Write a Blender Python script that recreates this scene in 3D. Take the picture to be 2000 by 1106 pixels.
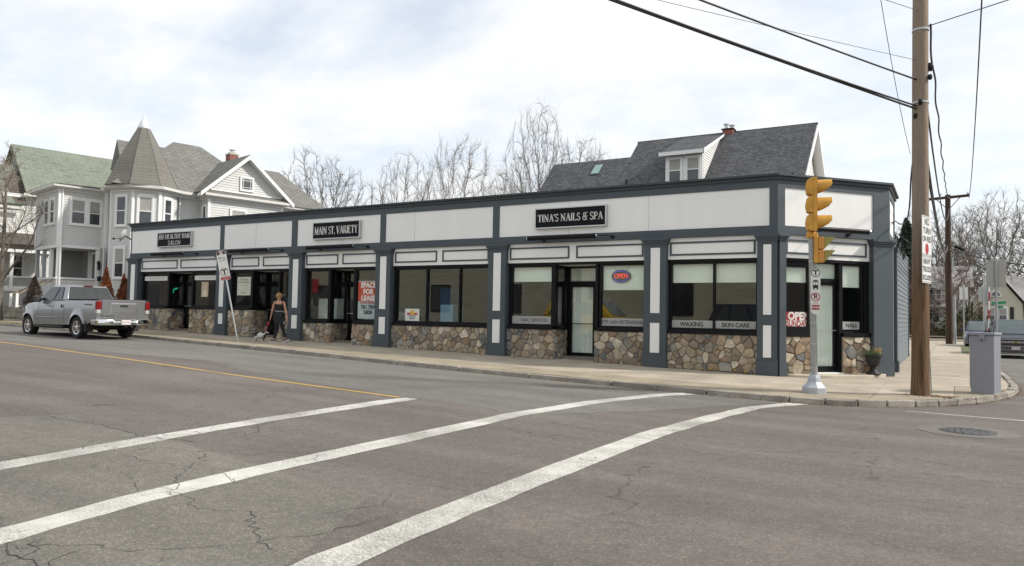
import bpy, bmesh, math, random
import numpy as np
from mathutils import Vector, Matrix
for _o in list(bpy.data.objects): bpy.data.objects.remove(_o)
SC = bpy.context.scene
COL = SC.collection
R = math.radians

# ------------------------------------------------------------------ camera
TH, PITCH, ROLL, FPX = 0.532692702, 0.0434040306, 0.0182716077, 1446.45
CAMZ = 1.45
cam = bpy.data.cameras.new('camera'); cam_o = bpy.data.objects.new('camera', cam); COL.objects.link(cam_o)
cam.sensor_width = 36.0; cam.lens = FPX / 2000 * 36; cam.clip_end = 3000; cam.clip_start = 0.05
def _w(x, y, z): return Vector((x*math.cos(TH)-y*math.sin(TH), x*math.sin(TH)+y*math.cos(TH), z))
_c, _s = math.cos(ROLL), math.sin(ROLL)
_r0 = _w(1, 0, 0); _u0 = _w(0, -math.sin(PITCH), math.cos(PITCH)); _f0 = _w(0, math.cos(PITCH), math.sin(PITCH))
_r = _r0*_c + _u0*_s; _u = _u0*_c - _r0*_s
_m = Matrix((_r, _u, -_f0)).transposed().to_4x4(); _m.translation = Vector((0, 0, CAMZ))
cam_o.matrix_world = _m
SC.camera = cam_o
SC.render.resolution_x, SC.render.resolution_y = 1024, 566

# ------------------------------------------------------------------ light
SUN = Vector((0.90, 0.42, 0.80)).normalized()
SUN_EL = math.asin(SUN.z); SUN_ROT = math.atan2(SUN.x, SUN.y)
sun = bpy.data.lights.new('sun', 'SUN'); sun.energy = 2.3; sun.angle = R(3.5); sun.color = (1, 0.955, 0.88)
sun_o = bpy.data.objects.new('sun', sun); COL.objects.link(sun_o)
sun_o.rotation_euler = SUN.to_track_quat('Z', 'Y').to_euler(); sun_o.location = SUN*60
W = bpy.data.worlds.new('World'); SC.world = W; W.use_nodes = True
nt = W.node_tree; nt.nodes.clear()
def N(t, **k):
    n = nt.nodes.new(t)
    for a, b in k.items(): setattr(n, a, b)
    return n
def LK(a, b): nt.links.new(a, b)
wo = N('ShaderNodeOutputWorld'); bg = N('ShaderNodeBackground'); bg.inputs[1].default_value = 0.115
sky = N('ShaderNodeTexSky', sky_type='NISHITA'); sky.sun_disc = False
sky.sun_elevation = SUN_EL; sky.sun_rotation = SUN_ROT; sky.air_density = 1.0; sky.dust_density = 1.5; sky.ozone_density = 1.5
tc = N('ShaderNodeTexCoord'); sp = N('ShaderNodeSeparateXYZ'); LK(tc.outputs['Generated'], sp.inputs[0])
ad = N('ShaderNodeMath', operation='ADD'); ad.inputs[1].default_value = 0.22; LK(sp.outputs[2], ad.inputs[0])
mx = N('ShaderNodeMath', operation='MAXIMUM'); mx.inputs[1].default_value = 0.05; LK(ad.outputs[0], mx.inputs[0])
dx = N('ShaderNodeMath', operation='DIVIDE'); LK(sp.outputs[0], dx.inputs[0]); LK(mx.outputs[0], dx.inputs[1])
dy = N('ShaderNodeMath', operation='DIVIDE'); LK(sp.outputs[1], dy.inputs[0]); LK(mx.outputs[0], dy.inputs[1])
cb = N('ShaderNodeCombineXYZ'); LK(dx.outputs[0], cb.inputs[0]); LK(dy.outputs[0], cb.inputs[1])
mp = N('ShaderNodeMapping'); mp.inputs['Rotation'].default_value = (0, 0, R(35)); mp.inputs['Scale'].default_value = (1.0, 1.3, 1); LK(cb.outputs[0], mp.inputs[0])
n1 = N('ShaderNodeTexNoise'); n1.inputs['Scale'].default_value = 1.5; n1.inputs['Detail'].default_value = 9; n1.inputs['Roughness'].default_value = 0.58; n1.inputs['Distortion'].default_value = 0.15; LK(mp.outputs[0], n1.inputs['Vector'])
r1 = N('ShaderNodeMapRange'); r1.inputs[1].default_value = 0.36; r1.inputs[2].default_value = 0.56; r1.inputs[3].default_value = 0.60; r1.inputs[4].default_value = 1.0; LK(n1.outputs[0], r1.inputs[0])
n2 = N('ShaderNodeTexNoise'); n2.inputs['Scale'].default_value = 2.8; n2.inputs['Detail'].default_value = 7; n2.inputs['Roughness'].default_value = 0.6; LK(mp.outputs[0], n2.inputs['Vector'])
r2 = N('ShaderNodeValToRGB'); r2.color_ramp.elements[0].position = 0.32; r2.color_ramp.elements[1].position = 0.66
r2.color_ramp.elements[0].color = (4.65, 4.78, 4.9, 1); r2.color_ramp.elements[1].color = (5.28, 5.32, 5.32, 1); LK(n2.outputs[0], r2.inputs[0])
mixc = N('ShaderNodeMix', data_type='RGBA'); LK(r1.outputs[0], mixc.inputs[0]); LK(sky.outputs[0], mixc.inputs[6]); LK(r2.outputs[0], mixc.inputs[7])
LK(mixc.outputs[2], bg.inputs[0]); LK(bg.outputs[0], wo.inputs[0])
SC.view_settings.view_transform = 'Standard'; SC.view_settings.look = 'None'; SC.view_settings.gamma = 1; SC.view_settings.exposure = 0.83
SC.view_settings.use_curve_mapping = False
SC.render.engine = 'CYCLES'
SC.cycles.transparent_max_bounces = 16; SC.cycles.max_bounces = 8

# ------------------------------------------------------------------ helpers
def G(u):
    u = max(u, -82.0)
    return 0.0195*(-u-2.0) if u < -2 else 0.0
class MB:
    def __init__(s): s.v = []; s.f = []; s.m = []
    def add(s, vs, fs, m=0):
        o = len(s.v); s.v += [tuple(v) for v in vs]; s.f += [tuple(i+o for i in f) for f in fs]; s.m += [m]*len(fs); return s
    def box(s, x0, x1, y0, y1, z0, z1, m=0):
        vs = [(x0,y0,z0),(x1,y0,z0),(x1,y1,z0),(x0,y1,z0),(x0,y0,z1),(x1,y0,z1),(x1,y1,z1),(x0,y1,z1)]
        return s.add(vs, [(0,3,2,1),(4,5,6,7),(0,1,5,4),(1,2,6,5),(2,3,7,6),(3,0,4,7)], m)
    def hexa(s, vs, m=0):
        return s.add(vs, [(0,3,2,1),(4,5,6,7),(0,1,5,4),(1,2,6,5),(2,3,7,6),(3,0,4,7)], m)
    def prism(s, poly, vec, m=0):
        n = len(poly); a = [Vector(p) for p in poly]; b = [p+Vector(vec) for p in a]
        return s.add(a+b, [tuple(range(n-1,-1,-1)), tuple(range(n,2*n))]+[(i,(i+1)%n,n+(i+1)%n,n+i) for i in range(n)], m)
    def tube(s, pts, rad, n=8, m=0, cap=True):
        pts = [Vector(p) for p in pts]; k = len(pts)
        if not hasattr(rad, '__len__'): rad = [rad]*k
        vs = []; up = None
        for i, p in enumerate(pts):
            d = (pts[min(i+1,k-1)]-pts[max(i-1,0)]).normalized()
            if up is None:
                up = Vector((0,0,1)) if abs(d.z) < 0.9 else Vector((1,0,0))
            a = d.cross(up)
            if a.length < 1e-5: a = d.orthogonal()
            a.normalize(); b = a.cross(d).normalized(); up = b
            for j in range(n):
                t = 2*math.pi*j/n; vs.append(p+(a*math.cos(t)+b*math.sin(t))*rad[i])
        fs = [(i*n+j, i*n+(j+1)%n, (i+1)*n+(j+1)%n, (i+1)*n+j) for i in range(k-1) for j in range(n)]
        if cap: fs += [tuple(range(n-1,-1,-1)), tuple(range((k-1)*n, k*n))]
        return s.add(vs, fs, m)
    def lathe(s, prof, c=(0,0,0), n=24, m=0, axis='z', sq=(1,1)):
        vs = []
        for r, h in prof:
            for j in range(n):
                t = 2*math.pi*j/n; x, y = r*math.cos(t)*sq[0], r*math.sin(t)*sq[1]
                p = (x,y,h) if axis == 'z' else ((h,x,y) if axis == 'x' else (x,h,y))
                vs.append((c[0]+p[0], c[1]+p[1], c[2]+p[2]))
        k = len(prof)
        fs = [(i*n+j, i*n+(j+1)%n, (i+1)*n+(j+1)%n, (i+1)*n+j) for i in range(k-1) for j in range(n)]
        fs += [tuple(range(n-1,-1,-1)), tuple(range((k-1)*n, k*n))]
        return s.add(vs, fs, m)
    def face(s, poly, m=0): return s.add(poly, [tuple(range(len(poly)))], m)
    def build(s, name, mats, parent=None, mw=None, smooth=False, bevel=0, kind=None, fixn=True):
        me = bpy.data.meshes.new(name); me.from_pydata(s.v, [], s.f)
        if not isinstance(mats, (list, tuple)): mats = [mats]
        for mt in mats: me.materials.append(mt)
        me.polygons.foreach_set('material_index', s.m)
        if fixn:
            bm = bmesh.new(); bm.from_mesh(me); bmesh.ops.recalc_face_normals(bm, faces=bm.faces)
            if bevel > 0:
                ed = [e for e in bm.edges if len(e.link_faces) == 2 and e.calc_face_angle(0) > 0.6]
                bmesh.ops.bevel(bm, geom=ed, offset=bevel, segments=1, affect='EDGES', clamp_overlap=True)
            bm.to_mesh(me); bm.free()
        metric_uv(me)
        if smooth:
            me.polygons.foreach_set('use_smooth', [True]*len(me.polygons))
            if smooth is not True: me.set_sharp_from_angle(angle=R(smooth))
        me.update()
        o = bpy.data.objects.new(name, me); COL.objects.link(o)
        if parent is not None: o.parent = parent
        if mw is not None: o.matrix_local = mw
        if kind: o['kind'] = kind
        return o
def metric_uv(me):
    uv = me.uv_layers.new(name='metres'); nl = len(me.loops)
    if nl == 0: return
    nf = len(me.polygons); nrm = np.zeros(nf*3); me.polygons.foreach_get('normal', nrm); nrm = nrm.reshape(-1,3)
    tot = np.zeros(nf, int); me.polygons.foreach_get('loop_total', tot)
    vi = np.zeros(nl, int); me.loops.foreach_get('vertex_index', vi)
    co = np.zeros(len(me.vertices)*3); me.vertices.foreach_get('co', co); co = co.reshape(-1,3)
    t = np.stack([-nrm[:,1], nrm[:,0], np.zeros(nf)], 1); l = np.linalg.norm(t, axis=1)
    t[l < 1e-4] = (1,0,0); l[l < 1e-4] = 1; t /= l[:,None]
    b = np.cross(nrm, t)
    fi = np.repeat(np.arange(nf), tot); P = co[vi]
    out = np.stack([(P*t[fi]).sum(1), (P*b[fi]).sum(1)], 1)
    uv.data.foreach_set('uv', out.reshape(-1))
def tag(o, label, cat, group=None, kind=None):
    o['label'] = label; o['category'] = cat
    if group: o['group'] = group
    if kind: o['kind'] = kind
    return o
def thing(name, label, cat, loc=(0,0,0), rotz=0, group=None):
    o = bpy.data.objects.new(name, None); COL.objects.link(o); o.location = loc; o.rotation_euler = (0,0,rotz)
    o.empty_display_size = 0.2
    return tag(o, label, cat, group)
def kids(o): return [c for c in list(COL.objects) if c.parent == o]
def copy_tree(o, tree, parent=None):
    c = o.copy(); COL.objects.link(c)
    if parent is not None: c.parent = parent
    for ch, sub in tree: copy_tree(ch, sub, c)
    return c
def tree_of(o):
    cmap = {}
    for x in COL.objects:
        if x.parent: cmap.setdefault(x.parent.name, []).append(x)
    def rec(a): return [(c, rec(c)) for c in cmap.get(a.name, [])]
    return rec(o)
def dup(o, loc, rotz, label, group=None, scale=None):
    c = copy_tree(o, tree_of(o)); c.location = loc; c.rotation_euler = (0,0,rotz)
    if scale: c.scale = (scale,)*3 if not hasattr(scale, '__len__') else scale
    c['label'] = label
    if group: c['group'] = group
    return c
def frame_m(o, right, up):
    r = Vector(right).normalized(); u = Vector(up).normalized(); n = r.cross(u)
    m = Matrix((r, u, n)).transposed().to_4x4(); m.translation = Vector(o); return m
def clip_half(poly, a, b, c):    # keep a*x+b*y<=c (2D, extra comps interpolated)
    out = []
    for i in range(len(poly)):
        p, q = poly[i], poly[(i+1) % len(poly)]
        dp, dq = a*p[0]+b*p[1]-c, a*q[0]+b*q[1]-c
        if dp <= 0: out.append(p)
        if (dp < 0 < dq) or (dq < 0 < dp):
            t = dp/(dp-dq); out.append(tuple(p[k]+(q[k]-p[k])*t for k in range(len(p))))
    return out
def clip_convex(poly, conv):     # conv CCW
    for i in range(len(conv)):
        (x0,y0),(x1,y1) = conv[i], conv[(i+1) % len(conv)]
        a, b = (y1-y0), -(x1-x0); poly = clip_half(poly, a, b, a*x0+b*y0)
        if len(poly) < 3: return []
    return poly
def drape(mb, poly, off, m=0, thick=0):
    parts = []
    for lo, hi in ((-1e4, -82), (-82, -2), (-2, 1e4)):
        q = clip_half(clip_half(poly, -1, 0, -lo), 1, 0, hi)
        if len(q) >= 3: parts.append(q)
    for q in parts:
        top = [(p[0], p[1], G(p[0])+off) for p in q]
        if thick: mb.prism([(p[0],p[1],p[2]-thick) for p in top], (0,0,thick), m)
        else: mb.face(top, m)

# ------------------------------------------------------------------ materials
def newmat(name):
    m = bpy.data.materials.new(name); m.use_nodes = True; t = m.node_tree
    return m, t, t.nodes['Principled BSDF']
def nd(t, typ, **k):
    n = t.nodes.new(typ)
    for a, b in k.items(): setattr(n, a, b)
    return n
def rgba(c): return (c[0], c[1], c[2], 1)
def ramp(t, fac, stops, const=False):
    r = nd(t, 'ShaderNodeValToRGB'); e = r.color_ramp.elements
    if const: r.color_ramp.interpolation = 'CONSTANT'
    e[0].position = stops[0][0]; e[0].color = rgba(stops[0][1]); e[1].position = stops[-1][0]; e[1].color = rgba(stops[-1][1])
    for p, c in stops[1:-1]:
        x = e.new(p); x.color = rgba(c)
    t.links.new(fac, r.inputs[0]); return r.outputs[0]
def noise(t, vec, scale, detail=4, rough=.55, dist=0):
    n = nd(t, 'ShaderNodeTexNoise'); n.inputs['Scale'].default_value = scale; n.inputs['Detail'].default_value = detail
    n.inputs['Roughness'].default_value = rough; n.inputs['Distortion'].default_value = dist
    t.links.new(vec, n.inputs['Vector']); return n.outputs[0]
def mixrgb(t, fac, a, b, mode='MIX'):
    n = nd(t, 'ShaderNodeMix', data_type='RGBA', blend_type=mode)
    for s, i in ((fac, 0), (a, 6), (b, 7)):
        if isinstance(s, (int, float)): n.inputs[i].default_value = s
        elif isinstance(s, tuple): n.inputs[i].default_value = rgba(s)
        else: t.links.new(s, n.inputs[i])
    return n.outputs[2]
def maprange(t, v, a, b, c=0., d=1.):
    n = nd(t, 'ShaderNodeMapRange'); t.links.new(v, n.inputs[0])
    for i, x in enumerate((a,b,c,d)): n.inputs[i+1].default_value = x
    return n.outputs[0]
def math_(t, op, a, b=None):
    n = nd(t, 'ShaderNodeMath', operation=op)
    for i, s in enumerate((a, b)):
        if s is None: continue
        if isinstance(s, (int, float)): n.inputs[i].default_value = s
        else: t.links.new(s, n.inputs[i])
    return n.outputs[0]
def coord(t, kind='Object', scale=None):
    c = nd(t, 'ShaderNodeTexCoord').outputs[kind]
    if scale:
        mpn = nd(t, 'ShaderNodeMapping'); mpn.inputs['Scale'].default_value = scale; t.links.new(c, mpn.inputs[0]); return mpn.outputs[0]
    return c
def bump(t, bs, h, strength=.3, dist=.01):
    b = nd(t, 'ShaderNodeBump'); b.inputs['Strength'].default_value = strength; b.inputs['Distance'].default_value = dist
    t.links.new(h, b.inputs['Height']); t.links.new(b.outputs[0], bs.inputs['Normal'])
def M(name, col, rough=.6, metal=0, var=.08, vscale=2.5, fine=.05, bmp=.1, objvar=0, spec=None, stretch=None, coat=0):
    m, t, bs = newmat(name); c = coord(t, 'Object', stretch)
    lo = tuple(x*(1-var) for x in col); hi = tuple(min(1, x*(1+var)) for x in col)
    o = ramp(t, noise(t, c, vscale, 5), [(.3, lo), (.7, hi)])
    f = noise(t, c, 60, 2)
    o = mixrgb(t, fine, o, mixrgb(t, 1.0, o, ramp(t, f, [(.35, (.2,.2,.2)), (.65, (1,1,1))]), 'MULTIPLY'))
    if objvar:
        oi = nd(t, 'ShaderNodeObjectInfo'); v = maprange(t, oi.outputs['Random'], 0, 1, 1-objvar, 1+objvar)
        h = nd(t, 'ShaderNodeHueSaturation'); t.links.new(v, h.inputs['Value']); t.links.new(o, h.inputs['Color']); o = h.outputs[0]
    t.links.new(o, bs.inputs['Base Color'])
    bs.inputs['Roughness'].default_value = rough; bs.inputs['Metallic'].default_value = metal
    if spec is not None: bs.inputs['Specular IOR Level'].default_value = spec
    if coat: bs.inputs['Coat Weight'].default_value = coat; bs.inputs['Coat Roughness'].default_value = .04
    if bmp: bump(t, bs, noise(t, c, 35, 4), bmp, .005)
    return m
def asphalt(name, base, tint2, crackamt=1., speck=.5):
    m, t, bs = newmat(name); c = coord(t, 'Object')
    big = noise(t, c, .35, 5, .6, .4)
    o = ramp(t, big, [(.3, base), (.7, tint2)])
    st = coord(t, 'Object', (.12, 1.3, 1)); str_ = noise(t, st, 1.1, 4)
    o = mixrgb(t, .5, o, mixrgb(t, 1., o, ramp(t, str_, [(.36, (.72,.72,.73)), (.64, (1.16,1.15,1.14))]), 'MULTIPLY'))
    vo = nd(t, 'ShaderNodeTexVoronoi'); vo.inputs['Scale'].default_value = 90; t.links.new(c, vo.inputs['Vector'])
    sp_ = nd(t, 'ShaderNodeSeparateColor'); t.links.new(vo.outputs['Color'], sp_.inputs[0])
    agg = ramp(t, sp_.outputs[0], [(.0, (.62,.62,.62)), (.55, (1,1,1)), (.86, (1.2,1.17,1.12)), (.965, (2.0,1.93,1.85))])
    o = mixrgb(t, speck, o, mixrgb(t, 1., o, agg, 'MULTIPLY'))
    mid = ramp(t, noise(t, c, 9, 4, .7), [(.3, (.84,.84,.84)), (.7, (1.14,1.14,1.14))])
    o = mixrgb(t, .8, o, mixrgb(t, 1., o, mid, 'MULTIPLY'))
    # cracks
    dn = nd(t, 'ShaderNodeTexNoise'); dn.inputs['Scale'].default_value = 2.2; dn.inputs['Detail'].default_value = 5; t.links.new(c, dn.inputs['Vector'])
    va = nd(t, 'ShaderNodeVectorMath', operation='MULTIPLY_ADD'); t.links.new(dn.outputs['Color'], va.inputs[0]); va.inputs[1].default_value = (.9,.9,0); t.links.new(c, va.inputs[2])
    for sc, w, lo, hi in ((.30, .0055, .47, .56), (1.1, .013, .56, .63)):
        v2 = nd(t, 'ShaderNodeTexVoronoi', feature='DISTANCE_TO_EDGE'); v2.inputs['Scale'].default_value = sc; t.links.new(va.outputs[0], v2.inputs['Vector'])
        cr = maprange(t, v2.outputs['Distance'], w*.3, w, 1, 0)
        mk = maprange(t, noise(t, c, .42 if sc < 1 else .3, 3), lo, hi, 0, 1)
        f = math_(t, 'MULTIPLY', math_(t, 'MULTIPLY', cr, mk), .55*crackamt)
        o = mixrgb(t, f, o, (base[0]*.33, base[1]*.33, base[2]*.34))
    t.links.new(o, bs.inputs['Base Color']); bs.inputs['Roughness'].default_value = .88; bs.inputs['Specular IOR Level'].default_value = .25
    bump(t, bs, noise(t, c, 60, 4, .7), .45, .008)
    return m
def marking(name, col, under, thr=.42):
    m, t, bs = newmat(name); c = coord(t, 'Object')
    wear = noise(t, c, 55, 5, .75); big = noise(t, c, .8, 4, .6)
    f = maprange(t, math_(t, 'ADD', wear, math_(t, 'MULTIPLY', big, .75)), thr+.30, thr+.44, 0, 1)
    o = mixrgb(t, f, tuple(.35*a+.65*b for a, b in zip(col, under)), tuple(x*.95 for x in col))
    dirt = ramp(t, noise(t, c, 3.5, 6, .65), [(.3, (.72,.71,.68)), (.62, (1,1,1))]); o = mixrgb(t, .75, o, mixrgb(t, 1., o, dirt, 'MULTIPLY'))
    dn = nd(t, 'ShaderNodeTexNoise'); dn.inputs['Scale'].default_value = 2.5; t.links.new(c, dn.inputs['Vector'])
    va = nd(t, 'ShaderNodeVectorMath', operation='MULTIPLY_ADD'); t.links.new(dn.outputs['Color'], va.inputs[0]); va.inputs[1].default_value = (.8,.8,0); t.links.new(c, va.inputs[2])
    v2 = nd(t, 'ShaderNodeTexVoronoi', feature='DISTANCE_TO_EDGE'); v2.inputs['Scale'].default_value = 1.6; t.links.new(va.outputs[0], v2.inputs['Vector'])
    cr = math_(t, 'MULTIPLY', maprange(t, v2.outputs['Distance'], .004, .011, 1, 0), maprange(t, noise(t, c, .9, 3), .5, .58, 0, .9))
    o = mixrgb(t, cr, o, tuple(x*.5 for x in under))
    t.links.new(o, bs.inputs['Base Color']); bs.inputs['Roughness'].default_value = .7
    bump(t, bs, wear, .3, .004); return m
def shingle(name, a, b, w=.30, h=.14, mortar=.012, moss=None, dirt=.35):
    m, t, bs = newmat(name)
    uv = nd(t, 'ShaderNodeUVMap'); uv.uv_map = 'metres'
    br = nd(t, 'ShaderNodeTexBrick'); br.inputs['Scale'].default_value = 1; br.inputs['Brick Width'].default_value = w; br.inputs['Row Height'].default_value = h
    br.inputs['Mortar Size'].default_value = mortar; br.inputs['Color1'].default_value = rgba(a); br.inputs['Color2'].default_value = rgba(b); br.inputs['Mortar'].default_value = rgba(tuple(x*.45 for x in a))
    br.inputs['Bias'].default_value = -.1; br.offset_frequency = 2; br.offset = .37
    t.links.new(uv.outputs[0], br.inputs['Vector'])
    c = coord(t, 'Object'); o = br.outputs[0]
    o = mixrgb(t, dirt, o, mixrgb(t, 1., o, ramp(t, noise(t, c, .9, 5, .6), [(.3, (.7,.7,.7)), (.7, (1.25,1.25,1.25))]), 'MULTIPLY'))
    if moss:
        mm = nd(t, 'ShaderNodeMapping'); mm.inputs['Scale'].default_value = (.9, 4, 1); t.links.new(uv.outputs[0], mm.inputs[0])
        f = maprange(t, noise(t, mm.outputs[0], 1.3, 6, .7), .56, .60, 0, 1); f2 = maprange(t, noise(t, c, .28, 3), .46, .60, 0, .9)
        o = mixrgb(t, math_(t, 'MULTIPLY', f, f2), o, moss)
    t.links.new(o, bs.inputs['Base Color']); bs.inputs['Roughness'].default_value = .95; bs.inputs['Specular IOR Level'].default_value = .15
    bump(t, bs, br.outputs['Fac'], -.35, .01); return m
def glassm(name, tint=(.9,.95,.92), rough=.0, blend=.5, gl=1.0):
    m, t, bs = newmat(name); t.nodes.remove(bs); out = [n for n in t.nodes if n.type == 'OUTPUT_MATERIAL'][0]
    tr = nd(t, 'ShaderNodeBsdfTransparent'); tr.inputs[0].default_value = rgba(tint)
    g = nd(t, 'ShaderNodeBsdfGlossy'); g.inputs['Roughness'].default_value = rough; g.inputs[0].default_value = (gl, gl, gl, 1)
    lw = nd(t, 'ShaderNodeLayerWeight'); lw.inputs[0].default_value = .5
    sch = math_(t, 'ADD', math_(t, 'MULTIPLY', math_(t, 'POWER', lw.outputs['Facing'], 5.0), .95), .05)
    f2 = math_(t, 'MINIMUM', math_(t, 'MULTIPLY', sch, blend), .9)
    mix = nd(t, 'ShaderNodeMixShader'); t.links.new(f2, mix.inputs[0]); t.links.new(tr.outputs[0], mix.inputs[1]); t.links.new(g.outputs[0], mix.inputs[2])
    t.links.new(mix.outputs[0], out.inputs[0]); return m
def emis(name, col, st):
    m, t, bs = newmat(name); bs.inputs['Base Color'].default_value = rgba(col); bs.inputs['Emission Color'].default_value = rgba(col); bs.inputs['Emission Strength'].default_value = st; return m

ASPH = asphalt('asphalt_warm', (.126,.111,.101), (.158,.139,.127))
ASPH2 = asphalt('asphalt_light', (.152,.145,.134), (.174,.166,.154), .6)
ASPH3 = asphalt('asphalt_green_patch', (.142,.134,.118), (.172,.163,.144), 1.1, .6)
ASPH4 = asphalt('asphalt_ring', (.148,.138,.124), (.172,.160,.145), .3)
MARKW = marking('road_paint_white', (.62,.61,.565), (.13,.117,.105), .50)
MARKY = marking('road_paint_yellow', (.46,.30,.08), (.13,.117,.105), .38)
CONC = M('sidewalk_concrete', (.42,.365,.285), .9, var=.2, vscale=1.1, fine=.3, bmp=.25, objvar=.055)
CONC2 = M('verge_concrete', (.36,.305,.22), .95, var=.2, vscale=1.3, fine=.45, bmp=.5, objvar=.07)
GRAN = M('kerb_granite', (.33,.30,.255), .9, var=.3, vscale=2.5, fine=.5, bmp=.8, objvar=.15)
DIRT = M('dirt', (.20,.165,.115), .95, var=.3, vscale=1.5, fine=.5, bmp=.8)
GRASSM = M('lawn', (.12,.135,.055), .95, var=.4, vscale=2.2, fine=.6, bmp=1)
STEPM = M('step_concrete', (.52,.46,.37), .9, var=.15, vscale=2, fine=.25)
SLATE = M('slate_blue_paint', (.060,.076,.090), .6, var=.05, vscale=1.5, bmp=.05)
SLATED = M('slate_cornice_paint', (.040,.048,.055), .6, var=.1)
SIDE = M('side_clapboard_paint', (.135,.155,.170), .6, var=.06, objvar=.03)
WHITEP = M('fascia_white_paint', (.84,.838,.82), .55, var=.025, stretch=(2.2,2.2,.3), vscale=1.2, fine=.03, bmp=.04)
FRBLK = M('black_window_frame', (.006,.006,.007), .5, var=.1, bmp=0, spec=.2)
ALUM = M('brushed_aluminium', (.55,.55,.55), .4, .8, var=.05)
CREAM = M('interior_plaster', (.42,.42,.37), .9, var=.05)
DARKIN = M('interior_dark', (.05,.05,.048), .9)
FLOORM = M('shop_floor', (.16,.14,.12), .6, var=.1)
MORTAR = M('mortar', (.22,.20,.17), .95, var=.15, vscale=8, bmp=.5)
BLACK = M('matt_black', (.008,.008,.009), .55, bmp=0, spec=.25)
SHADE = M('roller_shade', (.88,.93,.88), .8, var=.03, bmp=0)
FROST = M('frosted_strip', (.36,.365,.36), .6, var=.04, bmp=0)
BARELY = M('curtain_voile', (.90,.94,.91), .9, var=.05, bmp=0)
WGLASS = glassm('shop_glass', (.955,.975,.96), 0, 1.35)
HGLASS = M('house_window_glass', (.045,.05,.055), .06, var=.5, vscale=1.5, bmp=0, spec=.8)
def stone_mat():
    m, t, bs = newmat('fieldstone'); c = coord(t, 'Object'); oi = nd(t, 'ShaderNodeObjectInfo')
    pal = [(0.0, (0.384, 0.32, 0.238)), (0.12, (0.312, 0.271, 0.212)), (0.22, (0.503, 0.448, 0.358)), (0.32, (0.232, 0.223, 0.196)), (0.42, (0.276, 0.203, 0.139)), (0.5, (0.428, 0.373, 0.292)), (0.6, (0.228, 0.191, 0.15)), (0.7, (0.155, 0.164, 0.164)), (0.76, (0.318, 0.309, 0.277)), (0.84, (0.351, 0.288, 0.206)), (0.9, (0.569, 0.524, 0.433)), (0.96, (0.184, 0.138, 0.107))]
    o = ramp(t, oi.outputs['Random'], pal, True)
    n = noise(t, c, 7, 6, .7, .6)
    o = mixrgb(t, .9, o, mixrgb(t, 1., o, ramp(t, n, [(.25,(.5,.51,.53)),(.5,(1,.97,.93)),(.75,(1.5,1.4,1.22))]), 'MULTIPLY'))
    rust = maprange(t, noise(t, c, 4.5, 3), .52, .68, 0, .38); o = mixrgb(t, rust, o, (.27,.165,.08))
    t.links.new(o, bs.inputs['Base Color']); bs.inputs['Roughness'].default_value = .85
    bump(t, bs, noise(t, c, 18, 6, .65), .8, .02); return m
STONE = stone_mat()
def stone_multi():
    m, t, bs = newmat('fieldstone_small'); c = coord(t, 'Object')
    vo = nd(t, 'ShaderNodeTexVoronoi'); vo.inputs['Scale'].default_value = 4; t.links.new(c, vo.inputs['Vector'])
    sp_ = nd(t, 'ShaderNodeSeparateColor'); t.links.new(vo.outputs['Color'], sp_.inputs[0])
    o = ramp(t, sp_.outputs[0], [(0,(.33,.25,.16)),(.3,(.24,.21,.17)),(.5,(.36,.31,.24)),(.75,(.15,.155,.15)),(1,(.34,.22,.13))], True)
    t.links.new(o, bs.inputs['Base Color']); bs.inputs['Roughness'].default_value = .85; bump(t, bs, noise(t, c, 18, 5), .6, .02); return m
STONES = stone_multi()

def text_mesh(name, body, size, mat, parent, o, right, up, extrude=.003, align='CENTER', sx=1., bold=0.0, space=1.0):
    cu = bpy.data.curves.new(name, 'FONT'); cu.body = body; cu.size = size; cu.align_x = align; cu.align_y = 'CENTER'
    cu.extrude = extrude; cu.offset = bold; cu.space_character = space; cu.resolution_u = 3
    tmp = bpy.data.objects.new('tmp', cu); me = bpy.data.meshes.new_from_object(tmp); me.materials.clear(); me.materials.append(mat)
    bpy.data.objects.remove(tmp); bpy.data.curves.remove(cu)
    ob = bpy.data.objects.new(name, me); COL.objects.link(ob)
    if parent is not None: ob.parent = parent
    ob.matrix_local = frame_m(o, right, up) @ Matrix.Diagonal((sx, 1, 1, 1)); return ob

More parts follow.
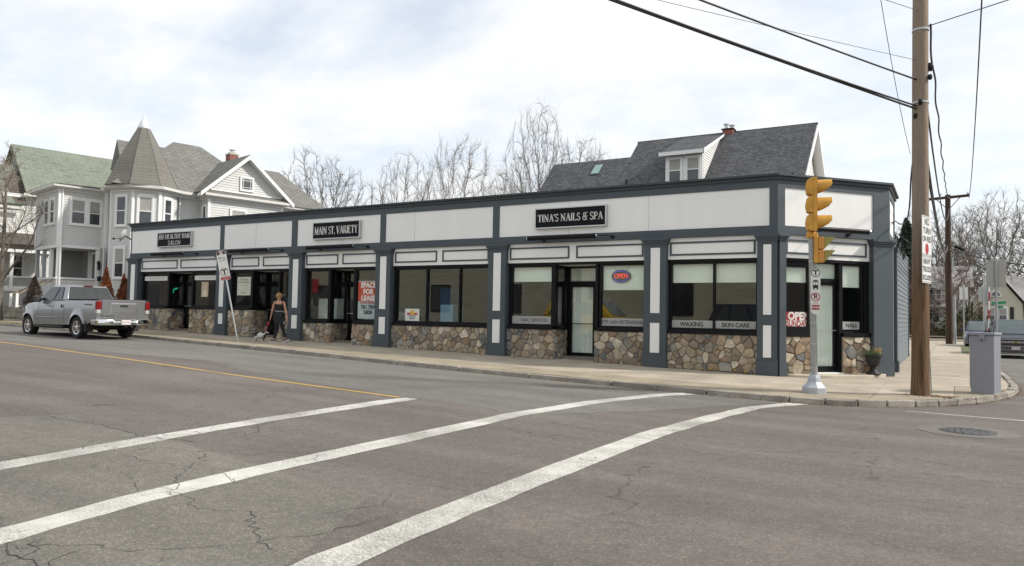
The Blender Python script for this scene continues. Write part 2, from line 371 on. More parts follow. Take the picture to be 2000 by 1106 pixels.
# serif lettering: glyphs from thick/thin strokes on a unit cap height
def arc(cx, cy, rx, ry, a0, a1, n=9): return [(cx+rx*math.cos(R(a0+(a1-a0)*i/n)), cy+ry*math.sin(R(a0+(a1-a0)*i/n))) for i in range(n+1)]
TK, TN = .15, .06
GL = {
 'T': (.72, [([(.36,0),(.36,1)],TK),([(.04,.96),(.68,.96)],.08),([(.06,.97),(.06,.78)],.06),([(.66,.97),(.66,.78)],.06)], [(.36,0)]),
 'I': (.34, [([(.17,0),(.17,1)],TK)], [(.17,0),(.17,1)]),
 'N': (.86, [([(.16,0),(.16,1)],TN),([(.14,.97),(.70,.03)],TK),([(.70,0),(.70,1)],TN)], [(.16,0),(.10,1),(.70,1)]),
 'A': (.80, [([(.12,0),(.40,1)],TN),([(.40,1),(.69,0)],TK),([(.22,.34),(.60,.34)],TN)], [(.12,0),(.69,0)]),
 "'": (.22, [([(.11,1),(.09,.74)],.09)], []),
 'S': (.60, [(arc(.30,.74,.20,.22,20,250,9)+arc(.30,.25,.21,.23,80,-160,9),.115)], []),
 'L': (.66, [([(.16,0),(.16,1)],TK),([(.10,.04),(.60,.04)],.08),([(.59,.03),(.59,.24)],.06)], [(.16,1),(.16,0)]),
 '&': (.90, [(arc(.37,.76,.17,.20,-60,200,9)+[(.72,.02)],.11),(arc(.34,.27,.24,.26,110,330,9)+[(.74,.56)],.09)], [(.76,.56)]),
 'P': (.66, [([(.16,0),(.16,1)],TK),([(.16,.96)]+arc(.34,.72,.24,.24,90,-90,8)+[(.16,.48)],.09)], [(.16,0),(.12,1)]),
 'M': (1.0, [([(.13,0),(.17,1)],TN),([(.17,1),(.49,.04)],TK),([(.49,.04),(.80,1)],TN),([(.80,1),(.84,0)],TK)], [(.13,0),(.84,0),(.13,1),(.84,1)]),
 '.': (.26, [([(.13,.0),(.13,.13)],.13)], []),
 'V': (.80, [([(.12,1),(.40,0)],TK),([(.40,0),(.68,1)],TN)], [(.12,1),(.68,1)]),
 'R': (.76, [([(.16,0),(.16,1)],TK),([(.16,.96)]+arc(.34,.73,.22,.23,90,-90,8)+[(.16,.50)],.09),([(.36,.5),(.68,.02)],TK)], [(.16,0),(.12,1),(.68,0)]),
 'E': (.68, [([(.16,0),(.16,1)],TK),([(.12,.96),(.58,.96)],.08),([(.16,.52),(.46,.52)],.06),([(.12,.04),(.60,.04)],.08),([(.58,.97),(.58,.80)],.05),([(.60,.03),(.60,.22)],.05)], [(.14,0),(.14,1)]),
 'Y': (.78, [([(.10,1),(.39,.48)],TK),([(.39,.48),(.67,1)],TN),([(.39,.5),(.39,0)],TK)], [(.10,1),(.67,1),(.39,0)]),
 'J': (.46, [([(.28,1),(.28,.18)]+arc(.14,.18,.14,.22,0,-110,5),TK)], [(.28,1)]),
 'B': (.70, [([(.16,0),(.16,1)],TK),([(.16,.96)]+arc(.32,.75,.20,.21,90,-90,7)+[(.16,.54)],.08),([(.16,.54)]+arc(.34,.28,.24,.25,90,-90,7)+[(.16,.04)],.09)], [(.12,0),(.12,1)]),
 'H': (.88, [([(.18,0),(.18,1)],TK),([(.70,0),(.70,1)],TK),([(.18,.52),(.70,.52)],TN)], [(.18,0),(.18,1),(.70,0),(.70,1)]),
 'O': (.84, [(arc(.42,.5,.32,.46,0,360,18),.11)], []), ' ': (.30, [], []),
 'F': (.64, [([(.16,0),(.16,1)],TK),([(.12,.96),(.58,.96)],.08),([(.16,.52),(.46,.52)],.06)], [(.16,0),(.14,1)]),
 'U': (.84, [([(.18,1),(.18,.3)]+arc(.42,.28,.24,.26,180,360,8)+[(.66,1)],.11)], [(.18,1),(.66,1)]),
 'C': (.76, [(arc(.42,.5,.32,.46,45,315,14),.11)], []),
 'X': (.80, [([(.12,1),(.66,0)],TK),([(.64,1),(.12,0)],TN)], [(.12,1),(.66,0),(.64,1),(.12,0)]),
}
def serif_text(name, body, height, width, mat, parent, o, right, up, extrude=.006):
    tot = sum(GL[c][0] for c in body); sxx = width/tot/1.0; mb = MB(); x = -width/2
    def seg(p, q, w):
        a = Vector((x+p[0]*sxx, (p[1]-.5)*height, 0)); b = Vector((x+q[0]*sxx, (q[1]-.5)*height, 0)); d = b-a
        if d.length < 1e-6: return
        nrm = Vector((-d.y, d.x, 0)).normalized()*w*.5*min(height, sxx*1.15)
        e = d.normalized()*w*.1*height
        mb.add([a-nrm-e, b-nrm+e, b+nrm+e, a+nrm-e, a-nrm-e+Vector((0,0,extrude)), b-nrm+e+Vector((0,0,extrude)), b+nrm+e+Vector((0,0,extrude)), a+nrm-e+Vector((0,0,extrude))], [(4,5,6,7),(0,1,5,4),(1,2,6,5),(2,3,7,6),(3,0,4,7)])
    for ch in body:
        w_, strokes, ser = GL[ch]
        for pl, tw in strokes:
            for p, q in zip(pl[:-1], pl[1:]): seg(p, q, tw*1.12)
        for sx_, sy_ in ser:
            yy = .025 if sy_ < .5 else .975
            seg((sx_-.14, yy), (sx_+.14, yy), .055)
        x += w_*sxx
    return mb.build(name, mat, parent, frame_m(o, right, up), fixn=False)
# ------------------------------------------------------------------ ground, roads, pavements
def KV(u):   # kerb line of the main street
    P = [(-400,17.2),(-60,17.0),(-34,16.45),(-24,15.95),(-16,15.15),(-9,14.42),(-4,14.18),(-2.5,14.2),(400,14.2)]
    for (a,b),(c,d) in zip(P[:-1], P[1:]):
        if a <= u <= c: return b+(d-b)*(u-a)/(c-a)
    return 14.2
mb = MB(); drape(mb, [(-900,-500),(900,-500),(900,1200),(-900,1200)], -.14); mb.build('ground', GRASSM, kind='structure', fixn=False)
mb = MB()
drape(mb, [(-82,-1.5),(60,-1.5),(60,14.6),(-2,14.6),(-4,14.35),(-9,14.6),(-16,15.3),(-24,16.1),(-34,16.6),(-60,17.1),(-82,17.1)], -.05)
drape(mb, [(-2.2,14.6),(14,14.6),(14,74),(1.2,74),(1.2,21),(.9,18),(-.2,15.6)], -.05)
drape(mb, [(-82,74),(90,74),(90,84),(-82,84)], -.05)
mb.build('road', ASPH, kind='structure', fixn=False)
mb = MB()   # lighter, newer strip of asphalt beside the kerb
drape(mb, [(-70,12.2),(-30,11.9),(-24,11.7),(-18.06,11.45),(-15.6,11.8),(-12,10.5),(-8.8,9.9),(-7.3,9.75),(-5.2,9.5),(-4,11.2),(-3.2,13.0),(-2.6,14.05),(-4,14.25),(-9,14.5),(-16,15.2),(-24,16.0),(-34,16.5),(-60,17.0),(-70,17.0)], -.0485)
mb.build('resurfaced_road_strip', ASPH2, kind='structure', fixn=False)
mb = MB(); drape(mb, [(2.2,18),(9.6,19),(9.6,72),(1.6,72),(1.5,24)], -.0485); mb.build('side_road', ASPH2, kind='structure', fixn=False)
mb = MB(); drape(mb, [(-9.9,4.5),(-9.55,5.3),(-8.2,5.05),(-6.94,5.0),(-5.3,4.75),(-3.95,4.5),(-3.55,3.7),(-3.3,3.05),(-4.57,1.9),(-12,1.9)], -.0485); mb.build('road_patch', ASPH3, kind='structure', fixn=False)
def strip(name, up, lo, off, mat, jit=.012, seed=1, sub=5):
    rnd = random.Random(seed); mb = MB()
    def dens(P):
        o = []
        for a, b in zip(P[:-1], P[1:]):
            for i in range(sub):
                t = i/sub; o.append((a[0]+(b[0]-a[0])*t, a[1]+(b[1]-a[1])*t))
        return o+[P[-1]]
    A = [(x+rnd.uniform(-jit,jit), y) for x, y in dens(up)]; B = [(x+rnd.uniform(-jit,jit), y) for x, y in dens(lo)]
    for i in range(len(A)-1): drape(mb, [A[i],B[i],B[i+1],A[i+1]], off)
    return mb.build(name, mat, kind='structure', fixn=False)
strip('stop_line', [(-7.05,1.5),(-7.3,3.45),(-7.5,4.77),(-7.66,6.59),(-7.78,9.0),(-7.7,9.68)], [(-6.75,1.5),(-7.01,3.45),(-7.18,4.77),(-7.37,6.59),(-7.43,9.0),(-7.44,9.68)], -.0465, MARKW, .01, 3)
strip('crosswalk_line', [(-5.1,1.5),(-5.28,2.51),(-5.43,3.47),(-5.51,4.76),(-5.52,6.55),(-5.55,9.3),(-5.32,11.5),(-4.85,13.5),(-4.5,14.2)], [(-4.8,1.5),(-4.97,2.51),(-5.14,3.47),(-5.2,4.76),(-5.2,6.55),(-5.24,9.3),(-5.02,11.5),(-4.52,13.5),(-4.15,14.15)], -.0465, MARKW, .012, 4)
strip('crosswalk_line', [(-3.2,1.2),(-3.3,3.11),(-3.34,4.0),(-3.38,5.79),(-3.41,9.0),(-3.2,11.2),(-2.97,12.9),(-2.5,14.15)], [(-2.85,1.2),(-2.97,3.11),(-3.03,4.0),(-3.07,5.79),(-3.08,9.0),(-2.92,11.2),(-2.7,12.9),(-2.16,14.15)], -.0465, MARKW, .012, 5)
strip('centre_line', [(-60,13.2),(-40,12.3),(-23.4,11.25),(-16.5,10.62),(-12.5,10.1),(-9.9,9.88),(-7.8,9.72)], [(-60,13.06),(-40,12.16),(-23.4,11.11),(-16.5,10.49),(-12.5,9.98),(-9.9,9.76),(-7.8,9.60)], -.0465, MARKY, .008, 6, 6)
strip('side_stop_line', [(-.62,14.33),(.1,14.22),(1.1,14.12),(3.2,13.8),(7,13.6)], [(-.62,14.25),(.1,14.12),(1.1,14.01),(3.2,13.66),(7,13.45)], -.0465, MARKW, .006, 7)
# old paint remnants + tar seams
mb = MB(); rnd = random.Random(9)
def ribbon(mb, pts, w, off, seed):
    rn = random.Random(seed); P = []
    for a, b in zip(pts[:-1], pts[1:]):
        k = max(2, int(math.dist(a,b)/.07))
        for i in range(k): t = i/k; P.append((a[0]+(b[0]-a[0])*t+rn.gauss(0,.025), a[1]+(b[1]-a[1])*t+rn.gauss(0,.025)))
    P.append(pts[-1]); ww = 0
    for a, b in zip(P[:-1], P[1:]):
        L_ = math.dist(a,b)+1e-6; nx, ny = -(b[1]-a[1])/L_, (b[0]-a[0])/L_; w0 = ww; ww = w*rn.uniform(.15,1.1)*.5; drape(mb, [(a[0]-nx*w0,a[1]-ny*w0),(b[0]-nx*ww,b[1]-ny*ww),(b[0]+nx*ww,b[1]+ny*ww),(a[0]+nx*w0,a[1]+ny*w0)], off)
TAR = M('tar_seam', (.052,.048,.045), .8, var=.3, bmp=.3)
for i, (pts, w) in enumerate([([(-5.33,9.25),(-4.2,8.9),(-3.28,8.72),(-1.7,8.5),(-.48,8.55),(.6,8.42),(3,8.1)], .022),
    ([(-9.6,5.0),(-8.6,5.1),(-7.6,5.0),(-6.9,5.15)], .03), ([(-7.6,5.0),(-7.7,4.5),(-7.35,4.2)], .02),
    ([(-6.3,4.85),(-5.7,4.1),(-5.25,3.75),(-4.7,3.55),(-4.35,3.7),(-3.9,3.35),(-3.55,3.25)], .022),
    ([(-6.9,4.3),(-6.2,4.25),(-5.6,4.4),(-5.1,4.2)], .014), ([(-6.8,3.9),(-6.0,3.85),(-5.5,3.6)], .014),
    ([(-4.9,2.35),(-4.6,2.6),(-4.2,2.75),(-3.9,3.1),(-3.6,3.6),(-3.5,4.3)], .018), ([(-5.0,2.4),(-4.75,2.3),(-4.5,2.35),(-4.3,2.2),(-4.1,2.3)], .03),
    ([(-4.85,2.55),(-4.65,2.4),(-4.6,2.2)], .02), ([(-4.5,2.6),(-4.45,2.4),(-4.3,2.3)], .016),
    ([(-3.95,4.9),(-3.75,4.4),(-3.9,4.0)], .014), ([(-4.1,5.1),(-3.5,5.2),(-2.9,5.1)], .012),
    ([(-2.0,5.4),(-1.6,5.7),(-1.7,6.1)], .01), ([(-12.5,9.2),(-11,9.0),(-9.5,8.4),(-8.4,8.2)], .014), ([(-16,8.6),(-14,8.0),(-12.4,7.8)], .016)]):
    ribbon(mb, pts, w*.42, -.045, i+50)
mb.build('road_crack_seams', TAR, kind='structure', fixn=False)
# manhole
t = thing('manhole_cover', 'round cast iron manhole cover in the road near the corner kerb', 'manhole cover', (.22,12.15,-.05))
IRON = M('cast_iron', (.085,.08,.08), .6, .4, var=.3, bmp=.5)
mb = MB(); mb.lathe([(.30,0),(.30,.012),(.29,.016)], n=36); mb.build('cover', IRON, t)
mb = MB(); mb.lathe([(.35,0),(.35,.010),(.305,.010),(.305,0)], n=36); mb.build('frame_ring', IRON, t)
mb = MB()
for r_ in (.08,.16,.24):
    k = int(r_*60)
    for j in range(k):
        a = 2*math.pi*j/k; x, y = r_*math.cos(a), r_*math.sin(a); mb.box(x-.011,x+.011,y-.011,y+.011,.014,.022)
mb.build('tread_studs', IRON, t, kind='stuff')
mb = MB(); mb.lathe([(.62,0),(.62,.005),(.35,.005)], c=(.22,12.15,-.05), n=36, sq=(1,1)); mb.build('manhole_surround', ASPH4, kind='structure')
# sidewalk slabs
FDEPTH = 19.3
walk = MB(); drape(walk, [(-82,17.0),(-60,17.1),(-34,16.6),(-24,16.1),(-16,15.3),(-9,14.6),(-4,14.35),(-2.3,14.4),(-1.4,14.65),(-.6,15.25),(0,16.1),(.65,17.6),(1.12,19.3),(1.25,21),(1.25,73.8),(-6,73.8),(-6,24),(-82,24)], .035)
walk = walk.build('sidewalk', DIRT, kind='structure', fixn=False)
conv = [(-2.6,14.33),(-1.45,14.60),(-.68,15.18),(-.05,16.02),(.62,17.5),(1.08,19.25),(1.22,21),(1.22,73.6),(-60,73.6),(-60,14.33)]
rnd = random.Random(5)
def slab(poly, mat=CONC):
    mb = MB(); c = (sum(p[0] for p in poly)/len(poly), sum(p[1] for p in poly)/len(poly)); q = []
    for p in poly:
        d = math.dist(p, c); k = 1-.007/max(d,.1)*1.4; q.append((c[0]+(p[0]-c[0])*k, c[1]+(p[1]-c[1])*k))
    drape(mb, q, .05+rnd.uniform(-.002,.002), 0, .06); mb.build('concrete_slab', mat, walk)
u = -62.0
while u < -2.6:
    u1 = min(u+1.83, -2.6); va, vb = KV(u)+.17, KV(u1)+.17; m0, m1 = va+1.25, vb+1.25
    slab([(u,va),(u1,vb),(u1,m1),(u,m0)], CONC2)
    slab([(u,m0),(u1,m1),(u1,(m1+FDEPTH)/2),(u,(m0+FDEPTH)/2)]); slab([(u,(m0+FDEPTH)/2),(u1,(m1+FDEPTH)/2),(u1,FDEPTH),(u,FDEPTH)])
    u = u1
for i in range(-1, 6):
    for j in range(0, 30):
        x0 = -2.6+i*1.35; y0 = 14.2+j*1.7; cell = [(x0,y0),(x0+1.35,y0),(x0+1.35,y0+1.7),(x0,y0+1.7)]
        if y0 > 17.6: x1 = -2.6+i*1.9; cell = [(x1,y0),(x1+1.9,y0),(x1+1.9,y0+1.7),(x1,y0+1.7)]
        if x0 < -2.7 and y0 < 19: continue
        q = clip_convex(cell, conv)
        if len(q) >= 3:
            a = abs(sum(q[k][0]*q[(k+1)%len(q)][1]-q[(k+1)%len(q)][0]*q[k][1] for k in range(len(q))))/2
            if a > .12: slab(q, CONC2 if (y0 < 15 or (x0 > -.3 and y0 < 18)) else CONC)
# kerb stones
kerb = MB(); drape(kerb, [(-82,16.95),(-60,17.0),(-34,16.45),(-34,16.6),(-60,17.15),(-82,17.1)], .04, 0, .2); kerb = kerb.build('kerb', GRAN, kind='structure')
path = [(u_, KV(u_)) for u_ in [x*1.0 for x in range(-34,-2)]] + [(-2.5,14.2),(-1.9,14.27),(-1.38,14.42),(-.93,14.7),(-.5,15.08),(-.15,15.5),(.14,15.95),(.45,16.6),(.78,17.35),(1.04,18.2),(1.22,19.1),(1.34,20),(1.38,21)]+[(1.40,21+1.7*i) for i in range(1,31)]
def pn(i):
    a, b = path[max(i-1,0)], path[min(i+1,len(path)-1)]; d = Vector((b[0]-a[0], b[1]-a[1])).normalized(); return (-d.y, d.x)
step = 0; i = 0; rnd = random.Random(11)
while i < len(path)-1:
    k = 2 if (path[i][0] < -3) else 1
    j = min(i+k, len(path)-1); mb = MB(); dz = rnd.uniform(-.012,.012); dw = rnd.uniform(-.008,.008)
    for a in range(i, j):
        (x0,y0),(x1,y1) = path[a], path[a+1]; n0, n1_ = pn(a), pn(a+1); e = .012 if a == i else 0; f = .012 if a == j-1 else 0
        dx_, dy_ = x1-x0, y1-y0; L_ = math.hypot(dx_,dy_); x0 += dx_/L_*e; y0 += dy_/L_*e; x1 -= dx_/L_*f; y1 -= dy_/L_*f
        # outward face slightly battered
        def P(x,y,n,w,z): return (x+n[0]*w, y+n[1]*w, G(x)+z)
        mb.hexa([P(x0,y0,n0,-.015,-.2),P(x1,y1,n1_,-.015,-.2),P(x1,y1,n1_,.15,-.2),P(x0,y0,n0,.15,-.2),P(x0,y0,n0,.012+dw,.055+dz),P(x1,y1,n1_,.012+dw,.055+dz),P(x1,y1,n1_,.15,.055+dz),P(x0,y0,n0,.15,.055+dz)])
    mb.build('kerb_stone', GRAN, kerb, bevel=.012); i = j
# leaf litter / grit in the gutter and round the pole
mb = MB(); rnd = random.Random(21)
LITTER = M('leaf_litter', (.20,.12,.06), .9, var=.5, vscale=8)
for _ in range(2400):
    q_ = rnd.random()
    if q_ < .35:
        x = rnd.uniform(-30,1); y = rnd.uniform(KV(x)+.1, 18.8 if x < -4 else 17.5); z0 = .053
        if rnd.random() < .6: continue
    elif q_ < .78:
        k = rnd.randrange(25, len(path)-22); a, b = path[k], path[k+1]; t_ = rnd.random(); n_ = pn(k); o_ = -rnd.random()**2*.12-.02
        x, y, z0 = a[0]+(b[0]-a[0])*t_+n_[0]*o_, a[1]+(b[1]-a[1])*t_+n_[1]*o_, -.046
    else:
        x, y, z0 = rnd.gauss(-.10,.30), rnd.gauss(16.30,.15), .052
    s_ = rnd.uniform(.006,.017); a_ = rnd.random()*6.28; c_, d_ = s_*math.cos(a_), s_*math.sin(a_); z = G(x)+z0
    mb.add([(x-c_,y-d_,z),(x+d_,y-c_,z+.004),(x+c_,y+d_,z+.012),(x-d_,y+c_,z+.004)], [(0,1,2,3)])
mb.build('leaf_litter', LITTER, kind='stuff', fixn=False)

# ------------------------------------------------------------------ stone panels
stone_jobs = []
def voronoi_cells(L, zb0, zb1, zt, size, rnd):
    """cells filling the quad (0,zb0)-(L,zb1)-(L,zt)-(0,zt)"""
    H_ = zt-min(zb0,zb1); pts = []; tries = 0; n = max(2, int(L*H_/(size*size)))
    while len(pts) < n and tries < 6000:
        p = (rnd.uniform(0,L), rnd.uniform(min(zb0,zb1),zt)); rr = size*rnd.choice([.52,.72,.9,1.05])
        if all(math.dist(p,q[:2]) > (rr+q[2])*.5 for q in pts): pts.append((p[0],p[1],rr))
        tries += 1
    cells = []
    for i, p in enumerate(pts):
        poly = [(0,zb0),(L,zb1),(L,zt),(0,zt)]
        for j, q in enumerate(pts):
            if i == j or math.dist(p[:2],q[:2]) > size*4: continue
            a, b = q[0]-p[0], q[1]-p[1]; d2 = a*a+b*b; w = .5+.5*(p[2]**2-q[2]**2)/d2*.5
            w = min(.72, max(.28, w)); c = a*(p[0]+a*w)+b*(p[1]+b*w); poly = clip_half(poly, a, b, c)
            if len(poly) < 3: break
        if len(poly) >= 3: cells.append(poly)
    return cells
def stone_mesh(poly, rnd, gap=.0065):
    # round corners
    c = Vector((sum(p[0] for p in poly)/len(poly), sum(p[1] for p in poly)/len(poly))); out = []
    n = len(poly)
    for i in range(n):
        p, q = Vector(poly[i][:2]), Vector(poly[(i+1)%n][:2])
        if (q-p).length < .015: continue
        k = .13 if (q-p).length > .05 else .3
        out.append(p.lerp(q, k)); out.append(p.lerp(q, 1-k))
    if len(out) < 3: return None
    size = sum((p-c).length for p in out)/len(out)
    if size < .035: return None
    ring0 = []; ring1 = []
    for p in out:
        d = (p-c); l = d.length; g_ = 1-gap/max(l,.02)
        q = c+d*g_; ring0.append(q); ring1.append(c+d*(g_*rnd.uniform(.84,.92)))
    dep = rnd.uniform(.018,.05)
    tx, ty = rnd.uniform(-.12,.12), rnd.uniform(-.12,.12)
    m = len(out); vs = [(p.x,p.y,-.03) for p in ring0]+[(p.x,p.y,dep*.35) for p in ring0]+[(p.x,p.y,dep+(p-c).x*tx+(p-c).y*ty) for p in ring1]
    fs = [(i,(i+1)%m,m+(i+1)%m,m+i) for i in range(m)]+[(m+i,m+(i+1)%m,2*m+(i+1)%m,2*m+i) for i in range(m)]+[tuple(range(2*m,3*m))]
    return vs, fs, size
def stone_panel(parent, P0, P1, ztop, size=.186, seed=0, zoff=.04):
    P0, P1 = Vector((P0[0],P0[1],0)), Vector((P1[0],P1[1],0)); L = (P1-P0).length; d = (P1-P0)/L
    fm = frame_m(P0, d, (0,0,1)); rnd = random.Random(seed)
    zb0, zb1 = G(P0.x)+zoff, G(P1.x)+zoff
    base = MB(); base.hexa([(0,zb0-.1,-.16),(L,zb1-.1,-.16),(L,zb1-.1,-.002),(0,zb0-.1,-.002),(0,ztop,-.16),(L,ztop,-.16),(L,ztop,-.002),(0,ztop,-.002)])
    b = base.build('stone_base', MORTAR, parent, fm)
    for poly in voronoi_cells(L, zb0+.01, zb1+.01, ztop-.01, size, rnd):
        r_ = stone_mesh(poly, rnd)
        if r_: stone_jobs.append((r_[2]/max(6,19-P0.x*.35), b, fm, r_))
def build_stones(limit=298):
    stone_jobs.sort(key=lambda j: -j[0]); rest = MB(); first = None
    for k, (_, b, fm, (vs, fs, s_)) in enumerate(stone_jobs):
        if k < limit:
            me = bpy.data.meshes.new('stone'); me.from_pydata(vs, [], fs); me.materials.append(STONE); me.polygons.foreach_set('use_smooth', [True]*len(me.polygons)); me.set_sharp_from_angle(angle=R(38))
            o = bpy.data.objects.new('stone', me); COL.objects.link(o); o.parent = b
        else:
            rest.add([fm @ Vector(v) for v in vs], fs)
    if rest.v: rest.build('small_stones', STONES, shop, kind='stuff', fixn=False, smooth=38)

# ------------------------------------------------------------------ the shop building
shop = thing('shop_building', 'long single-storey row of shops with slate blue trim, white panels and fieldstone bases', 'shop row')
def part(name, mat, f, parent=None, **k):
    mb = MB(); f(mb); return mb.build(name, mat, parent or shop, **k)
def bxp(name, mat, x0, x1, y0, y1, z0, z1, parent=None, **k): return part(name, mat, lambda m: m.box(x0,x1,y0,y1,z0,z1), parent, **k)
UL, UR = -30.2, -3.62
ZT, ZP, ZC, ZB, ZF, ZG = 5.00, 4.74, 3.79, 3.57, 3.00, 2.93
CD = Vector((math.cos(R(48.66)), math.sin(R(48.66)), 0)); CN = Vector((CD.y, -CD.x, 0)); C0 = Vector((UR, 19.0, 0)); SE = 3.45
C1 = C0+CD*SE; SX = C1.x   # corner of chamfer and side wall
def cbox(mb, s0, s1, n0, n1, z0, z1, m=0):     # box in chamfer frame (n = outward)
    def p(s_, n_, z): return C0+CD*s_+CN*n_+Vector((0,0,z))
    mb.hexa([p(s0,n1,z0),p(s1,n1,z0),p(s1,n0,z0),p(s0,n0,z0),p(s0,n1,z1),p(s1,n1,z1),p(s1,n0,z1),p(s0,n0,z1)], m)
def mitre(mb, off_in, off_out, z0, z1, uend=UL, vend=23.9):
    """band running round front, chamfer and side return; offsets measured outward"""
    def outline(o):
        a = (uend-(o if uend == UL else 0), 19.0-o)
        # front line y=19-o ; chamfer line offset o
        k = (C0+CN*o); t_ = ((19.0-o)-k.y)/CD.y; b = (k.x+CD.x*t_, 19.0-o)
        xs = SX+o; t2 = (xs-k.x)/CD.x; c = (xs, k.y+CD.y*t2)
        return [a, b, c, (xs, vend+(o if o > 0 else 0))]
    A, B = outline(off_out), outline(off_in)
    for i in range(3):
        mb.hexa([(*A[i],z0),(*A[i+1],z0),(*B[i+1],z0),(*B[i],z0),(*A[i],z1),(*A[i+1],z1),(*B[i+1],z1),(*B[i],z1)])
part('cornice', SLATED, lambda m: (mitre(m, -.25, .13, 5.015, 5.07), mitre(m, -.25, .07, 4.93, 5.013)))
part('top_rail', SLATE, lambda m: mitre(m, -.2, .03, ZP, 4.928))
part('lower_rail', SLATE, lambda m: (mitre(m, -.2, .03, ZB, ZC), mitre(m, -.2, .05, ZB, ZB+.045)))
part('parapet_core', SLATE, lambda m: mitre(m, -.2, -.03, ZC, ZP))
edges = [-30.16,-24.41,-24.19,-20.49,-20.21,-16.33,-16.1,-11.9,-11.67,-3.81]
for i in range(0, 10, 2):
    a, b = edges[i], edges[i+1]
    bxp('fascia_panel', WHITEP, a, b, 18.995, 19.03, ZC+.001, ZP-.001)
    if i: bxp('fascia_post', SLATE, edges[i-1]+.001, a-.001, 18.970, 19.03, ZC+.001, ZP-.001)
bxp('fascia_post', SLATE, UL, -30.161, 18.970, 19.03, ZC, ZP); 
_k = C0+CN*.03; _t = (18.97-_k.y)/CD.y; _q = C0+CD*.20; _a, _b = _q+CN*.03, _q-CN*.06
part('fascia_post', SLATE, lambda m: m.prism([(-3.809,18.970,ZC),(_k.x+CD.x*_t,18.970,ZC),(_a.x,_a.y,ZC),(_b.x,_b.y,ZC),(-3.809,19.10,ZC)], (0,0,ZP-ZC))); part('fascia_panel', WHITEP, lambda m: cbox(m, .201, 2.94, -.03, .005, ZC+.001, ZP-.001)); _p = C0+CD*2.941; _c, _d = _p+CN*.03, _p-CN*.06; _k2 = (SX+.03-(C0+CN*.03).x)/CD.x; _e = C0+CN*.03+CD*_k2
part('fascia_post', SLATE, lambda m: m.prism([(_c.x,_c.y,ZC),(_e.x,_e.y,ZC),(SX+.03,C1.y+.28,ZC),(SX-.08,C1.y+.28,ZC),(_d.x,_d.y,ZC)], (0,0,ZP-ZC))); bxp('fascia_panel', WHITEP, SX-.03, SX+.005, C1.y+.281, 23.6, ZC+.001, ZP-.001); bxp('fascia_post', SLATE, SX-.03, SX+.03, 23.601, 23.9, ZC, ZP)
# panel seams
JT = M('panel_joint', (.50,.50,.48), .8, bmp=0)
for u_ in (-6.95, -14.9, -27.4, -22.4, -18.05, -9.35): bxp('panel_seam', JT, u_-.005, u_+.005, 18.991, 18.9955, ZC+.002, ZP-.002)
# roof, end walls
ROOF = M('tar_roof', (.07,.07,.07), .9, var=.2)
part('flat_roof', ROOF, lambda m: m.prism([(UL+.2,19.2,3.95),(UR,19.2,3.95),(C1.x-.3,C1.y+.1,3.95),(SX-.05,23.8,3.95),(-1.52,23.9,3.95),(-1.52,35.9,3.95),(UL+.2,35.9,3.95)], (0,0,.06)))
bxp('end_wall', SLATE, UL, UL+.18, 19.2, 36, .4, 4.98); bxp('rear_wall', CREAM, UL+.18, -1.6, 35.9, 36, 0, 4.0)
# pilasters
def pilaster(x0, x1, inner=True, cham=None):
    def bb(mb, a, b, n0, n1, z0, z1): (mb.box(a, b, 19-n1, 19-n0, z0, z1) if cham is None else cbox(mb, a, b, n0, n1, z0, z1))
    g = (G((x0+x1)/2) if cham is None else 0)+.045; d = .12
    mb = MB(); w = x1-x0; pad = .015
    if inner:
        i0, i1 = x0+w*.27, x1-w*.27
        bb(mb, x0, i0, -.2, d, g+.38, 3.40); bb(mb, i1, x1, -.2, d, g+.38, 3.40)
        bb(mb, i0, i1, -.2, d, 3.33, 3.40); bb(mb, i0, i1, -.2, d, 1.33, 1.56); bb(mb, i0, i1, -.2, d, g+.38, .51 if g < .25 else g+.42)
        bb(mb, i0, i1, -.2, d-.03, g+.39, 3.32)
    else: bb(mb, x0, x1, -.2, d, g+.38, 3.40)
    p = mb.build('pilaster', SLATE, shop)
    mb = MB(); bb(mb, x0-.02, x1+.02, -.2, d+.03, g-.08, g+.36); bb(mb, x0-.01, x1+.01, -.2, d+.015, g+.361, g+.385); mb.build('base_moulding', SLATE, p)
    mb = MB(); bb(mb, x0-.02, x1+.02, -.2, d+.02, 3.401, 3.46); bb(mb, x0-.045, x1+.045, -.2, d+.05, 3.461, 3.51); bb(mb, x0-.065, x1+.065, -.2, d+.075, 3.511, 3.568); mb.build('capital', SLATE, p)
    if inner:
        zb = .51 if g < .25 else g+.42
        mb = MB(); bb(mb, i0+.012, i1-.012, d-.03, d-.012, 1.575, 3.315); mb.build('inset_panel', WHITEP, p)
        mb = MB(); bb(mb, i0+.012, i1-.012, d-.03, d-.012, zb+.015, 1.315); mb.build('inset_panel', WHITEP, p)
for x0, x1 in ((-30.19,-29.50),(-24.45,-23.84),(-20.48,-19.83),(-16.41,-15.78),(-11.98,-11.36),(-7.03,-6.41),(-4.08,-3.60)): pilaster(x0, x1)
pilaster(-.02, .17, False, 1); pilaster(2.86, SE+.03, False, 1)
part('pilaster', SLATE, lambda m: (m.box(SX-.2, SX+.10, C1.y+.05, C1.y+.45, 0, 3.56)))
part('pilaster', SLATE, lambda m: (m.box(SX-.2, SX+.10, 23.45, 23.9, .36, 3.56), m.box(SX-.2, SX+.14, 23.42, 23.93, 0, .359), m.box(SX-.2, SX+.13, 23.42, 23.93, 3.45, 3.561)))
bxp('side_panel', SLATE, SX-.2, SX+.02, C1.y+.45, 23.45, 0, 3.56)
